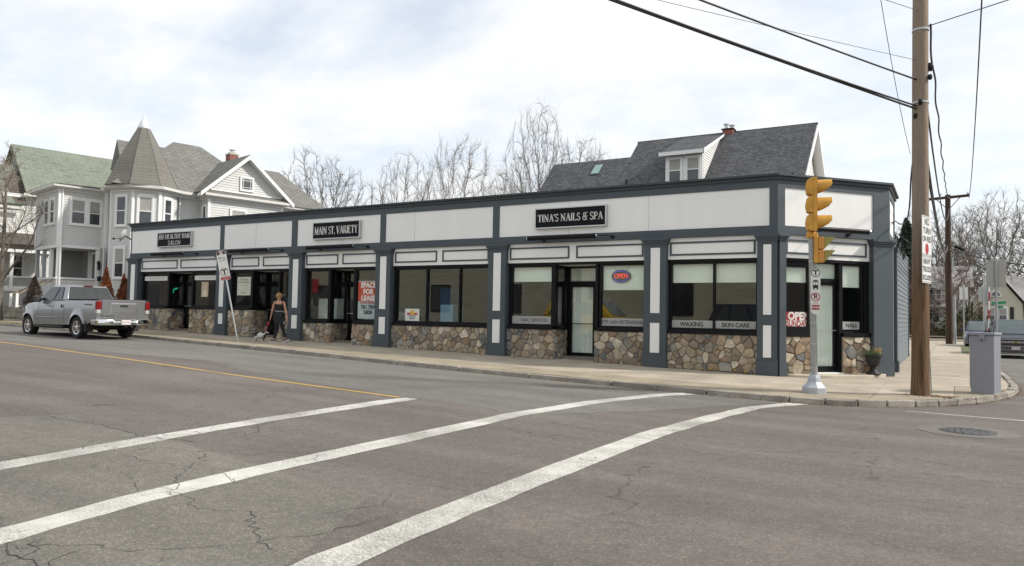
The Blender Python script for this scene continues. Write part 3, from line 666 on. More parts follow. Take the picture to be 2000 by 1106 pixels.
# clapboard side wall, each board a piece
side = bxp('side_wall', SLATED, -1.6, -1.425, 23.9, 34.0, 0, 4.08)
nb = 26; hb = (4.06-.05)/nb
for i in range(nb):
    z = .06+i*hb; mb = MB(); mb.hexa([(-1.424,23.905,z),(-1.395,23.905,z),(-1.395,33.99,z),(-1.424,33.99,z),(-1.424,23.905,z+hb-.003),(-1.414,23.905,z+hb-.003),(-1.414,33.99,z+hb-.003),(-1.424,33.99,z+hb-.003)]); mb.build('clapboard', SIDE, side)
bxp('corner_board', SIDE, -1.45, -1.37, 33.992, 34.12, 0, 4.1)
mb = MB(); rnd = random.Random(3)
for k in range(5):
    P = [(-1.38+rnd.uniform(-.02,.05), 23.9+j*.9+rnd.uniform(-.2,.2), 4.0-.02*j+rnd.uniform(-.16,.16)) for j in range(9)]; mb.tube(P, .018, 5)
mb.build('roof_edge_cables', BLACK, shop)
# ---- bays
def frame_box(mb, u0, u1, z0, z1, v0, v1, w=.05, mull=()):
    mb.box(u0, u1, v0, v1, z1-w, z1); mb.box(u0, u1, v0, v1, z0, z0+w); mb.box(u0, u0+w, v0, v1, z0+w, z1-w); mb.box(u1-w, u1, v0, v1, z0+w, z1-w)
    for m_ in mull: mb.box(m_-w*.5, m_+w*.5, v0, v1, z0+w, z1-w)
GV = 19.13
def window(u0, u1, z0, z1, mull=()):
    mb = MB(); frame_box(mb, u0, u1, z0, z1, GV-.06, GV+.06, .055, mull); f = mb.build('window', FRBLK, shop)
    cuts = [u0+.055]+[x for m_ in mull for x in (m_-.03, m_+.03)]+[u1-.055]
    for a, b in zip(cuts[::2], cuts[1::2]): bxp('pane', WGLASS, a, b, GV-.004, GV+.004, z0+.055, z1-.055, f)
    mb = MB(); mb.box(u0-.02, u1+.02, GV-.16, GV+.06, z0-.09, z0-.001); mb.build('sill', FRBLK, f, bevel=.008)
    return f
def side_pane(u, v0, v1, z0, z1):
    mb = MB(); w = .05
    mb.box(u-.05,u+.05,v0,v1,z1-w,z1); mb.box(u-.05,u+.05,v0,v1,z0,z0+w); mb.box(u-.05,u+.05,v0,v0+w,z0+w,z1-w); mb.box(u-.05,u+.05,v1-w,v1,z0+w,z1-w)
    f = mb.build('return_window', FRBLK, shop); bxp('pane', WGLASS, u-.004, u+.004, v0+w, v1-w, z0+w, z1-w, f)
    bxp('sill', FRBLK, u-.07, u+.08, v0, v1, z0-.09, z0-.001, f)
def door(u0, u1, v, z0, zt, curtain=False):
    mb = MB(); w = .045
    mb.box(u0-w-.04,u0-.002,v-.05,v+.05,z0,ZG); mb.box(u1+.002,u1+w,v-.05,v+.05,z0,ZG); mb.box(u0-.002,u1+.002,v-.05,v+.05,zt,zt+.09); mb.box(u0-.002,u1+.002,v-.05,v+.05,ZG-.05,ZG)
    fr = mb.build('door_frame', FRBLK, shop)
    bxp('transom_pane', WGLASS, u0, u1, v-.004, v+.004, zt+.091, ZG-.051, fr)
    mb = MB(); frame_box(mb, u0+.004, u1-.004, z0+.012, zt-.006, v-.025, v+.025, .075); mb.box(u0+.07,u1-.07,v-.03,v+.03,z0+.015,z0+.16); d_ = mb.build('door', FRBLK, shop)
    bxp('pane', WGLASS, u0+.08, u1-.08, v-.004, v+.004, z0+.165, zt-.085, d_)
    mb = MB(); mb.box(u0+.07,u1-.07,v-.075,v-.055,z0+1.0,z0+1.025); mb.box(u0+.07,u0+.09,v-.055,v-.025,z0+1.0,z0+1.025); mb.box(u1-.09,u1-.07,v-.055,v-.025,z0+1.0,z0+1.025); mb.build('push_bar', ALUM if not curtain else BLACK, d_)
    bxp('threshold', ALUM, u0-.03, u1+.03, v-.12, v+.05, z0-.03, z0+.010, d_)
    if curtain:
        mb = MB(); n_ = 44
        P = [(u0+.05+(u1-u0-.1)*i/n_, v+.055+.02*math.sin(i*1.9)+.012*math.sin(i*.7)) for i in range(n_+1)]
        vs = [(x,y,z0+.1) for x,y in P]+[(x,y,zt-.03) for x,y in P]; mb.add(vs, [(i,i+1,n_+2+i,n_+1+i) for i in range(n_)]); mb.build('curtain', BARELY, d_, fixn=False, smooth=True)
    return d_
def frieze(u0, u1, rects):
    bxp('frieze_board', WHITEP, u0, u1, 19.03, 19.10, ZF, ZB-.001)
    for a, b in rects:
        mb = MB(); frame_box(mb, a, b, 3.10, 3.46, 19.008, 19.029, .045); mb.build('frieze_moulding', SLATE, shop)
ZS1, ZS2 = 1.56, 1.15
def bay(u0, u1, zs, rects, wins, rec=None, dleaf=None, seed=1, curtain=False, dv=19.95, zt=2.40):
    frieze(u0, u1, rects)
    bxp('head_frame', FRBLK, u0, u1, 19.04, 19.2, ZG+.001, ZF-.001)
    for (a, b, mull) in wins:
        window(a, b, zs, ZG, mull)
    g0 = G((u0+u1)/2)
    if rec:
        a, b = rec
        stone_panel(shop, (u0,19.03), (a,19.03), zs-.09, seed=seed); stone_panel(shop, (a,19.03), (a-.06,dv), zs-.09, seed=seed+50)
        stone_panel(shop, (b,19.03), (u1,19.03), zs-.09, seed=seed+1)
        bxp('return_wall', FRBLK, b, b+.1, 19.06, dv, G(b), zs-.1)
        side_pane(a-.05, 19.20, dv-.06, zs, ZG); side_pane(b+.05, 19.20, dv-.06, zs, ZG)
        bxp('corner_mullion', FRBLK, a-.12, a+.0, GV-.07, 19.2, zs, ZG); bxp('corner_mullion', FRBLK, b, b+.08, GV-.07, 19.2, zs, ZG)
        bxp('soffit', WHITEP, a-.1, b+.1, 19.2, dv+.05, ZG+.001, ZF-.002)
        zfl = G(a)+.06
        bxp('entry_floor', CONC, a-.12, b+.02, 19.06, dv+.3, zfl-.25, zfl)
        door(dleaf[0], dleaf[1], dv, zfl+.01, zt+max(0, zfl-.25)*.3, curtain)
        if dleaf[0]-.09 > a-.1: bxp('door_surround', FRBLK, a-.1, dleaf[0]-.09, dv-.05, dv+.05, zfl, ZG)
        bxp('door_surround', FRBLK, dleaf[1]+.05, b+.1, dv-.05, dv+.05, zfl, ZG)
    else:
        stone_panel(shop, (u0,19.03), (u1,19.03), zs-.09, seed=seed)
bay(-29.50,-24.45, ZS1, [(-29.42,-27.05),(-26.85,-24.55)], [(-29.40,-27.66,()),(-26.13,-24.46,())], (-27.60,-26.16), (-27.62,-26.85), 1, dv=19.85)
bay(-23.84,-20.48, ZS1, [(-23.74,-22.22),(-22.0,-20.55)], [(-23.76,-22.62,()),(-21.16,-20.49,())], (-22.56,-21.19), (-22.60,-21.85), 3, dv=19.85)
bay(-19.83,-16.41, ZS2, [(-19.76,-18.23),(-18.03,-16.48)], [(-19.76,-18.66,()),(-17.45,-16.42,())], (-18.58,-17.52), (-18.80,-17.98), 5)
bay(-15.78,-11.98, ZS2, [(-15.70,-14.0),(-13.79,-12.05)], [(-15.72,-11.99,(-14.415,-13.135))], seed=7)
bay(-11.36,-7.03, ZS2, [(-11.30,-9.33),(-9.11,-7.10)], [(-11.30,-9.86,()),(-8.40,-7.05,())], (-9.78,-8.52), (-9.74,-8.90), 9, True)
bay(-6.41,-4.08, ZS2, [(-6.36,-4.15)], [(-6.38,-4.09,(-5.20,))], seed=12)
# ---- chamfer bay
part('frieze_board', WHITEP, lambda m: cbox(m, .17, 2.86, -.10, -.03, ZF, ZB-.001))
def cframe(mb, s0, s1, z0, z1, n0, n1, w=.045):
    cbox(mb, s0, s1, n0, n1, z1-w, z1); cbox(mb, s0, s1, n0, n1, z0, z0+w); cbox(mb, s0, s0+w, n0, n1, z0+w, z1-w); cbox(mb, s1-w, s1, n0, n1, z0+w, z1-w)
part('frieze_moulding', SLATE, lambda m: cframe(m, .27, 2.76, 3.10, 3.46, -.029, -.008))
part('head_frame', FRBLK, lambda m: cbox(m, .17, 2.86, -.22, -.04, ZG, ZF-.001))
for s0, s1 in ((.17, 1.12), (1.99, 2.70)):
    mb = MB(); cframe(mb, s0, s1, ZS2, ZG-.001, -.19, -.08, .06 if s0 > 1 else .15); f = mb.build('window', FRBLK, shop)
    part('pane', WGLASS, lambda m: cbox(m, s0+.06, s1-.06, -.136, -.128, ZS2+.05, ZG-.05), f); part('sill', FRBLK, lambda m: cbox(m, s0-.0, s1+.16 if s0 > 1 else s1, -.19, .04, ZS2-.09, ZS2-.001), f)
part('window_post', FRBLK, lambda m: (cbox(m, 2.701, 2.859, -.2, -.05, ZS2, ZG-.002)))
dfr = part('door_frame', FRBLK, lambda m: (cbox(m, 1.121, 1.17, -.3, -.06, .13, ZG-.002), cbox(m, 1.93, 1.989, -.3, -.06, .13, ZG-.002), cbox(m, 1.171, 1.929, -.25, -.15, 2.42, 2.52)))
part('transom_pane', WGLASS, lambda m: cbox(m, 1.171, 1.929, -.20, -.192, 2.521, ZG-.003), dfr)
dr = part('door', FRBLK, lambda m: (cframe(m, 1.175, 1.925, .15, 2.415, -.22, -.17, .06), cbox(m, 1.236, 1.864, -.225, -.165, .211, .30)))
part('pane', WGLASS, lambda m: cbox(m, 1.236, 1.864, -.198, -.192, .301, 2.354), dr)
part('push_bar', ALUM, lambda m: (cbox(m, 1.2, 1.9, -.15, -.135, 1.20, 1.22), cbox(m, 1.2, 1.22, -.17, -.15, 1.20, 1.22), cbox(m, 1.88, 1.9, -.17, -.15, 1.20, 1.22)), dr)
part('threshold', WHITEP, lambda m: cbox(m, 1.12, 1.99, -.45, .05, .12, .15), dr)
mb = MB(); n_ = 48; P = [C0+CD*(1.2+.7*i/n_)+CN*(-.255+.022*math.sin(i*1.75)+.012*math.sin(i*.6)) for i in range(n_+1)]
mb.add([(p.x,p.y,.2) for p in P]+[(p.x,p.y,2.40) for p in P], [(i,i+1,n_+2+i,n_+1+i) for i in range(n_)]); mb.build('curtain', BARELY, dr, fixn=False, smooth=True)
def cpt(s_, n_=0): p = C0+CD*s_+CN*n_; return (p.x, p.y)
stone_panel(shop, cpt(.17,-.03), cpt(1.12,-.03), ZS2-.09, seed=21, size=.21); stone_panel(shop, cpt(1.99,-.03), cpt(2.86,-.03), ZS2-.09, seed=22, size=.21)
part('return_wall', FRBLK, lambda m: cbox(m, 1.121, 1.16, -.4, -.04, .05, ZS2-.1)); part('return_wall', FRBLK, lambda m: cbox(m, 1.95, 1.989, -.4, -.04, .05, ZS2-.1))
# curved entry step
mb = MB(); P = []
for i in range(17):
    a = math.pi*i/16; s_ = 1.72-1.52*math.cos(a); n_ = -.05+.62*math.sin(a)**.8; P.append(C0+CD*s_+CN*n_+Vector((0,0,.04)))
mb.prism(P, (0,0,.085)); mb.build('entry_step', STEPM, shop, bevel=.012)
build_stones()
# ---- interiors
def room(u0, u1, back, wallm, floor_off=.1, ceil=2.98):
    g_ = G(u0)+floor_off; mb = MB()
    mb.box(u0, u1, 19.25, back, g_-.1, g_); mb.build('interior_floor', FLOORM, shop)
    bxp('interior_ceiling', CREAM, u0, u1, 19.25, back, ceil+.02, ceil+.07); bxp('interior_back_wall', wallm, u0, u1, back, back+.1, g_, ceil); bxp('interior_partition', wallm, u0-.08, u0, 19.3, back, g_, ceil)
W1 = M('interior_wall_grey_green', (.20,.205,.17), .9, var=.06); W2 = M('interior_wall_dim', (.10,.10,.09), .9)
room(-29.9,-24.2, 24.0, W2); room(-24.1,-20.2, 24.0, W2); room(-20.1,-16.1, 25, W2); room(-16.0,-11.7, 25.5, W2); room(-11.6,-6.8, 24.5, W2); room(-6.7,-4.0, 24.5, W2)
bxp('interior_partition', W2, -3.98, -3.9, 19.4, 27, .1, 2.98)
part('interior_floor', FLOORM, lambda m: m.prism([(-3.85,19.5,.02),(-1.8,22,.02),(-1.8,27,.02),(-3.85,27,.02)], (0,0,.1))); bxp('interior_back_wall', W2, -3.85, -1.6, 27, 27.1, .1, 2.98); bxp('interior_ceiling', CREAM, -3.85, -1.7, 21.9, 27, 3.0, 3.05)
# shades
def shade(u0, u1, z0): tag(bxp2('roller_shade', SHADE, u0, u1, 19.20, 19.21, z0, ZG-.02), 'x', 'window shade'); 
def bxp2(name, mat, x0, x1, y0, y1, z0, z1, bevel=0):
    mb = MB(); mb.box(x0,x1,y0,y1,z0,z1); return mb.build(name, mat, None, bevel=bevel)
for u0, u1, z0, lab in ((-6.32,-5.24,2.39,'white roller shade above the WAXING window strip'),(-5.17,-4.14,2.39,'white roller shade above the SKIN CARE window strip'),(-11.24,-9.92,2.45,'white roller shade above the NAIL SERVICES window strip'),(-8.33,-7.11,2.20,'deeper white roller shade behind the neon open sign')):
    tag(bxp2('roller_shade', SHADE, u0, u1, 19.20, 19.21, z0, ZG-.02), lab, 'window shade')
def cthing(name, mat, s0, s1, n0, n1, z0, z1, label, cat):
    mb = MB(); cbox(mb, s0, s1, n0, n1, z0, z1); return tag(mb.build(name, mat), label, cat)
cthing('roller_shade', SHADE, .30, 1.06, -.155, -.15, 2.40, 2.9, 'white roller shade in the corner window above the red open sunday poster', 'window shade')
cthing('roller_shade', SHADE, 2.05, 2.66, -.155, -.15, 2.32, 2.9, 'white roller shade in the narrow window right of the corner door', 'window shade')
cthing('roller_shade', SHADE, 1.18, 1.92, -.23, -.225, 2.53, 2.9, 'white shade in the transom above the corner door', 'window shade')
bxp2_ = bxp2
tag(bxp2('roller_shade', SHADE, -9.72, -8.92, 19.97, 19.98, 2.42, 2.9), 'white shade in the transom above the curtained middle door', 'window shade')
# ------------------------------------------------------------------ shop signs and light bars
SIGNBLK = M('sign_face_black', (.007,.008,.011), .6, bmp=0, spec=.15); LETW = M('lettering_white', (.70,.69,.66), .6, bmp=0)
def shop_sign(u0, u1, z0, z1, lines, label):
    mb = MB(); mb.box(u0,u1,18.90,18.993,z0,z1); t = mb.build('shop_sign', SIGNBLK); tag(t, label, 'shop sign')
    mb = MB(); frame_box(mb, u0-.035, u1+.035, z0-.035, z1+.035, 18.885, 18.9935, .034); mb.build('sign_frame', ALUM, t)
    for body, h_, w_, zc, uc in lines: serif_text('lettering', body, h_, w_, LETW, t, (uc, 18.899, zc), (1,0,0), (0,0,1))
shop_sign(-10.37,-8.18,4.01,4.54, [("TINA'S NAILS & SPA", .215, 2.06, 4.275, -9.28)], "black TINA'S NAILS & SPA sign in a silver frame")
shop_sign(-19.33,-17.20,4.02,4.56, [("MAIN ST. VARIETY", .27, 2.02, 4.29, -18.27)], 'black MAIN ST. VARIETY sign in a silver frame')
shop_sign(-28.22,-26.10,4.02,4.56, [("J&B HEALTHY HAIR", .20, 2.04, 4.41, -27.16), ("SALON", .18, .82, 4.15, -27.14)], 'black J&B HEALTHY HAIR SALON sign in a silver frame')
CHR = M('lamp_end_chrome', (.8,.8,.8), .2, .9, bmp=0)
def light_bar(u0, u1, z, label, gap=.35):
    t = thing('sign_light_bar', label, 'sign light', ((u0+u1)/2, 18.6, z), 0, 'black light bars below the sign panels'); h = (u1-u0)/2
    mb = MB(); mb.tube([(-h,0,0),(h-gap,0,0)], .065, 12); mb.box(-h,h-gap,-.03,.03,-.075,-.045); mb.build('lamp_housing', BLACK, t, smooth=40)
    for x in (-h-.03, h-gap+.005):
        mb = MB(); mb.tube([(x,0,0),(x+.035,0,0)], .045, 10); mb.build('end_cap', CHR, t, smooth=40)
    mb = MB(); mb.tube([(h-gap+.03,0,0),(h-.02,0.1,0),(h,.37,-.02)], .014, 6); mb.tube([(h-.01,.33,-.02),(h-.01,.375,-.02)], .05, 10); mb.tube([(-h+.35,0,-.04),(-h+.35,.37,-.06)], .012, 6); mb.tube([(-h+.35,.33,-.06),(-h+.35,.375,-.06)], .045, 10); mb.build('bracket', BLACK, t, smooth=40)
for a, b, lab in ((-28.15,-25.75,'black light bar below the HEALTHY HAIR SALON sign'),(-23.42,-20.93,'black light bar below the blank white panel beside the tilted bus stop sign'),(-19.35,-16.83,'black light bar below the MAIN ST. VARIETY sign'),(-10.46,-7.97,"black light bar below the TINA'S NAILS & SPA sign")): light_bar(a, b, 3.68, lab)
t = thing('sign_light_bar', 'black light bar on the angled corner front behind the traffic signal', 'sign light', (C0+CD*1.62+CN*.35+Vector((0,0,3.72))), R(48.66), 'black light bars below the sign panels')
mb = MB(); mb.tube([(-.8,0,0),(.86,0,0)], .052, 12); mb.box(-.8,.86,-.03,.03,-.075,-.045); mb.build('lamp_housing', BLACK, t, smooth=40)
for x in (-.83, .865):
    mb = MB(); mb.tube([(x,0,0),(x+.035,0,0)], .045, 10); mb.build('end_cap', CHR, t, smooth=40)
mb = MB(); mb.tube([(.5,0,-.04),(.5,.31,-.06)], .012, 6); mb.tube([(.5,.27,-.06),(.5,.315,-.06)], .05, 10); mb.tube([(-.5,0,-.04),(-.5,.31,-.06)], .012, 6); mb.build('bracket', BLACK, t, smooth=40)
# ---- window strips and posters
INK = M('lettering_black', (.01,.01,.012), .6, bmp=0); PAPER = M('paper_white', (.72,.73,.70), .8, bmp=0); REDP = M('poster_red', (.36,.02,.025), .7, bmp=0)
def decal(u0, u1, z0, z1, mat, label, texts, v=19.122, cat='window lettering', name='window_strip'):
    mb = MB(); mb.box(u0,u1,v,v+.003,z0,z1); t = tag(mb.build(name, mat), label, cat)
    for (body, size, uc, zc, m_, sx_, bold) in texts: text_mesh('lettering', body, size, m_, t, (uc, v-.001, zc), (1,0,0), (0,0,1), .0006, 'CENTER', sx_, bold)
    return t
fv = 19.118
decal(-6.32,-5.24,1.19,1.40,FROST,'grey frosted window strip reading WAXING',[('WAXING',.155,-5.79,1.295,INK,.95,.004)],fv)
decal(-5.17,-4.14,1.19,1.40,FROST,'grey frosted window strip reading SKIN CARE',[('SKIN CARE',.15,-4.66,1.295,INK,.95,.004)],fv)
decal(-11.24,-9.92,1.20,1.43,FROST,'grey frosted window strip reading NAIL SERVICES',[('NAIL SERVICES',.14,-10.5,1.315,INK,.98,.001)],fv)
decal(-8.34,-7.11,1.20,1.42,FROST,'grey frosted window strip reading EYE LASH EXTENSIONS',[('EYE LASH EXTENSIONS',.135,-7.73,1.31,INK,.86,.002)],fv)
decal(-29.33,-27.72,2.62,2.80,PAPER,'pale window strip reading HAIR EXTENSIONS at the far left shop window',[('HAIR EXTENSIONS',.13,-28.5,2.71,FROST,.95,.0)],fv)
decal(-26.06,-24.52,2.62,2.80,PAPER,'pale window strip reading FULL SALON SERVICE',[('FULL SALON SERVICE',.12,-25.28,2.71,FROST,.95,.0)],fv)
RED2 = M('poster_orange_red', (.50,.085,.04), .7, bmp=0); BLU = M('poster_pale_blue', (.42,.50,.50), .8, bmp=0)
t = decal(-17.36,-16.47,1.24,2.52,BLU,'large SPACE FOR LEASE poster with a phone number in the window',[('SPACE',.235,-16.91,2.37,PAPER,1.0,.011),('FOR',.235,-16.91,2.15,PAPER,1.0,.011),('LEASE',.235,-16.91,1.93,PAPER,1.0,.011),('STEVE CEFALO',.12,-16.90,1.775,REDP,.90,.004),('781.789.',.19,-16.90,1.62,INK,1.0,.007),('5808',.19,-16.91,1.45,INK,1.0,.007),('....... ..... .....',.05,-16.91,1.32,INK,1,0)],fv,'poster','lease_poster')
mb = MB(); mb.box(-17.36,-16.47,fv-.0008,fv-.0001,1.83,2.49); mb.build('red_field', RED2, t)
decal(-23.5,-22.75,2.02,2.72,M('poster_cream', (.60,.63,.50), .8, bmp=0),'cream insurance agency notice in the window behind the bus stop sign',[('ATI Lasyme',.10,-23.12,2.62,INK,.9,0),('Insurance Agency',.095,-23.12,2.52,INK,.85,0),('~~~~~~~~~~',.07,-23.12,2.40,INK,1,0),('___ ____ ___ __',.055,-23.12,2.28,INK,1,0),('Nationwide',.07,-23.12,2.12,INK,1,0)],fv,'poster','notice')
t = decal(-15.3,-14.72,1.20,1.60,PAPER,'small white placard with an orange sunset logo at the foot of the window',[('SUNSET',.085,-15.0,1.37,M('blue_ink',(.05,.12,.35),.7,bmp=0),1,.002),('BAND',.085,-15.0,1.29,INK,1,.002)],fv-.005,'placard','window_placard')
mb = MB(); mb.box(-15.22,-14.80,fv-.0075,fv-.0055,1.40,1.47); mb.build('orange_band', RED2, t)
mb = MB(); mb.lathe([(.09,0),(.09,.002)], c=(-15.0,fv-.0078,1.47), axis='y', n=20); mb.build('sun_disc', M('poster_yellow',(.70,.45,.08),.7,bmp=0), t)
# poster of a blonde hairstyle in bay 1, small pieces
HAIRP = M('poster_tan', (.50,.40,.28), .8, bmp=0)
t = decal(-25.62,-25.20,1.95,2.55,HAIRP,'tan hairstyle poster in the salon window right of the door',[],fv,'poster','hair_poster')
mb = MB(); mb.lathe([(.085,0),(.085,.002)], c=(-25.41,fv-.003,2.37), axis='y', n=18, sq=(.8,1.15)); mb.build('portrait_face', M('poster_skin',(.62,.45,.33),.8,bmp=0), t)
mb = MB(); mb.prism([(-25.56,fv-.002,1.97),(-25.26,fv-.002,1.97),(-25.32,fv-.002,2.22),(-25.5,fv-.002,2.22)], (0,.001,0)); mb.build('portrait_shoulders', M('poster_pale',(.65,.58,.48),.8,bmp=0), t)
t = thing('hair_dryer_decal', 'bright green hair dryer shaped decal in the far left salon window', 'decal', (-27.42,fv+.1,2.22))
GRN = M('decal_green', (.03,.60,.28), .5, bmp=0)
mb = MB(); mb.prism([(-.16,0,-.03),(.10,0,.05),(.17,0,.04),(.18,0,.10),(.10,0,.11),(-.13,0,.06)], (0,.003,0)); mb.build('barrel', GRN, t); mb = MB(); mb.prism([(-.13,0,-.02),(-.06,0,0),(-.10,0,-.13),(-.16,0,-.12)], (0,.003,0)); mb.build('grip', GRN, t)
# neon OPEN sign
t = thing('neon_open_sign', 'oval neon sign reading OPEN in red with a blue ring', 'neon sign', (-7.79,19.142,2.58))
mb = MB(); mb.lathe([(.28,0),(.29,.01),(.29,.03),(.28,.04)], axis='y', n=36, sq=(1,.62)); mb.build('backing', M('neon_backing',(.05,.05,.055),.5,bmp=0), t)
NR = emis('neon_red', (.75,.05,.04), .75); NB = emis('neon_blue', (.08,.09,.6), .5)
text_mesh('lettering', 'OPEN', .19, NR, t, (0,-.012,0), (1,0,0), (0,0,1), .004, 'CENTER', .82, -.002)
for a0, a1 in ((25,155),(205,335)):
    mb = MB(); mb.tube([(.235*math.cos(R(a)), -.015, .235*.62*math.sin(R(a))) for a in range(a0, a1+1, 10)], .006, 5); mb.build('neon_arc', NB, t)
mb = MB(); mb.tube([(-.12,.02,.16),(-.3,.03,.33)], .003, 4); mb.tube([(.12,.02,.16),(.3,.03,.33)], .003, 4); mb.build('hanging_chain', BLACK, t)
# corner posters in the chamfer frame
def cdecal(s0, s1, z0, z1, mat, label, texts, n_=-.12, cat='poster', name='poster'):
    mb = MB(); cbox(mb, s0, s1, n_-.003, n_, z0, z1); t = tag(mb.build(name, mat), label, cat)
    for (body, size, sc_, zc, m_, sx_, bold) in texts:
        o = C0+CD*sc_+CN*(n_+.001)+Vector((0,0,zc)); text_mesh('lettering', body, size, m_, t, o, CD, (0,0,1), .0006, 'CENTER', sx_, bold)
    return t
t = cdecal(.33,1.09,1.24,1.66,REDP,'red and white OPEN SUNDAYS poster in the corner window',[('OPEN',.26,.74,1.55,PAPER,.98,.012),('SUNDAYS',.20,.72,1.36,REDP,.82,.008)])
mb = MB(); cbox(mb, .34,1.08,-.1195,-.1185,1.28,1.45); mb.build('white_field', PAPER, t)
cdecal(2.07,2.62,1.24,1.44,FROST,'grey frosted window strip reading NAILS beside the corner door',[('NAILS',.14,2.36,1.34,INK,.95,.004)],cat='window lettering',name='window_strip')
# ---- things inside the windows
def ibox(name, mat, x0,x1,y0,y1,z0,z1, label, cat): return tag(bxp2(name, mat, x0,x1,y0,y1,z0,z1, .02), label, cat)
BLUEP = M('blue_plastic', (.04,.13,.32), .4, bmp=0); LBLUE = M('light_blue_plastic', (.20,.38,.52), .5, bmp=0); APW = M('appliance_white', (.55,.60,.57), .4, bmp=0)
ibox('freezer', APW, -19.6,-18.7,19.5,20.1,.4,1.92,'pale chest appliance behind the window left of the lease poster','appliance')
ibox('storage_bin', BLUEP, -18.62,-18.0,20.6,21.2,.4,1.75,'dark blue bin deep inside the window left of the lease poster','bin')
ibox('storage_bin', LBLUE, -14.25,-13.75,19.6,20.2,.3,1.75,'light blue bin behind the three pane window','bin')
ibox('storage_bin', BLUEP, -15.3,-14.85,21.0,21.5,.3,2.35,'tall dark blue cabinet inside the three pane window','cabinet')
t = thing('shelving_unit', 'empty pale shelves at the back of the three pane window', 'shelf', (-12.9,22.5,0))
for k in range(5):
    mb = MB(); mb.box(-1.1,1.1,-.2,.2,.5+.42*k,.54+.42*k); mb.build('shelf', CREAM, t)
for x in (-1.1,1.1):
    mb = MB(); mb.box(x-.03,x+.03,-.2,.2,.2,2.4); mb.build('side_panel', CREAM, t)
ibox('partition_board', APW, -12.28,-12.02,19.35,19.42,.3,2.5,'narrow white board at the right edge of the three pane window','board')
t = thing('flower_vase', 'white blossoms in a vase behind the NAIL SERVICES window', 'flowers', (-10.05,19.55,1.1))
mb = MB(); mb.lathe([(.05,0),(.07,.1),(.03,.25),(.05,.3)], n=12); mb.build('vase', APW, t, smooth=True)
mb = MB(); rnd = random.Random(4)
for _ in range(90):
    a, r_, z = rnd.random()*6.28, rnd.random()**.5*.2, .35+rnd.random()*.4; s_ = .018; x, y = r_*math.cos(a), r_*math.sin(a)*.6
    mb.add([(x-s_,y,z),(x,y-s_,z+s_*.5),(x+s_,y,z+s_),(x,y+s_,z)], [(0,1,2,3),(0,3,2,1)][:1])
mb.build('blossoms', PAPER, t, kind='stuff', fixn=False)

# ------------------------------------------------------------------ utility pole with signs
def wood_pole_mat(name, a, b, dk, pale=.8):
    m, t, bs = newmat(name); c = coord(t, 'Object', (6,6,.35)); n_ = noise(t, c, 3, 8, .65, .3)
    o = ramp(t, n_, [(.3,a),(.5,b),(.62,a),(.75,dk)]); c2 = coord(t, 'Object', (30,30,.6)); o = mixrgb(t, .8, o, mixrgb(t, 1., o, ramp(t, noise(t, c2, 2, 4), [(.32,(.34,.34,.36)),(.68,(1.4,1.36,1.3))]), 'MULTIPLY'))
    z = nd(t, 'ShaderNodeSeparateXYZ'); t.links.new(coord(t,'Object'), z.inputs[0]); f = maprange(t, z.outputs[2], 1.9, 3.6, 0, pale)
    o = mixrgb(t, f, o, mixrgb(t, .75, o, (.37,.31,.25)))
    t.links.new(o, bs.inputs['Base Color']); bs.inputs['Roughness'].default_value = .9; bump(t, bs, noise(t, c2, 3, 5), 1, .03); return m
POLE = wood_pole_mat('weathered_pole_wood', (.115,.060,.026), (.185,.115,.060), (.040,.022,.012)); POLED = wood_pole_mat('dark_pole_wood', (.055,.032,.022), (.075,.045,.030), (.03,.02,.015), 0)
PX, PY = -.48, 16.42
t = thing('utility_pole', 'tall weathered wooden utility pole carrying the white traffic rule signs', 'utility pole', (PX,PY,.04)); t['lean'] = 0.0
rnd = random.Random(2)
mb = MB(); n_ = 20; H_ = 11.0; vs = []; K = 26
for k in range(K):
    z = H_*k/(K-1); r_ = .158*(1-.016*z)+( .012 if k == 0 else 0)
    for j in range(n_):
        a = 2*math.pi*j/n_; rr = r_*(1+.025*math.sin(a*3+k*.35)+.018*math.sin(a*7+1)+rnd.uniform(-.012,.012)); vs.append((rr*math.cos(a)+.010*z*.55, rr*math.sin(a)+.006*z*.5, z))
mb.add(vs, [(i*n_+j, i*n_+(j+1)%n_, (i+1)*n_+(j+1)%n_, (i+1)*n_+j) for i in range(K-1) for j in range(n_)]+[tuple(range((K-1)*n_,K*n_))]); mb.build('pole', POLE, t, smooth=60)
GALV = M('galvanised_steel', (.42,.43,.43), .45, .6, var=.1, bmp=.05)
mb = MB(); mb.tube([(.16,.13,.9),(.19,.20,0)], .012, 6); mb.tube([(.15,.04,.0),(.15,.04,1.0),(.13,.03,3.2)], .018, 6); mb.build('ground_conduit', GALV, t)
mb = MB()
for z in (5.7,7.15): mb.lathe([(.153,z),(.153,z+.04)], n=16, c=(.006*z,.003*z,0))
mb.build('band', GALV, t)
mb = MB()
for z in (5.45,5.70,6.20,6.45,7.0,7.18):
    mb = MB(); mb.lathe([(.03,z-.05),(.045,z),(.03,z+.05)], n=8, c=(.03+.006*z+.14*math.cos(z*3.), .16*math.sin(z*3.),0)); mb.build('cable_clamp', BLACK, t)
mb = MB(); mb.lathe([(.05,6.35),(.07,6.42),(.05,6.5)], n=8, c=(.2,.05,0)); mb.build('splice_case', BLACK, t)
cr = Vector((math.cos(TH), math.sin(TH), 0)); 
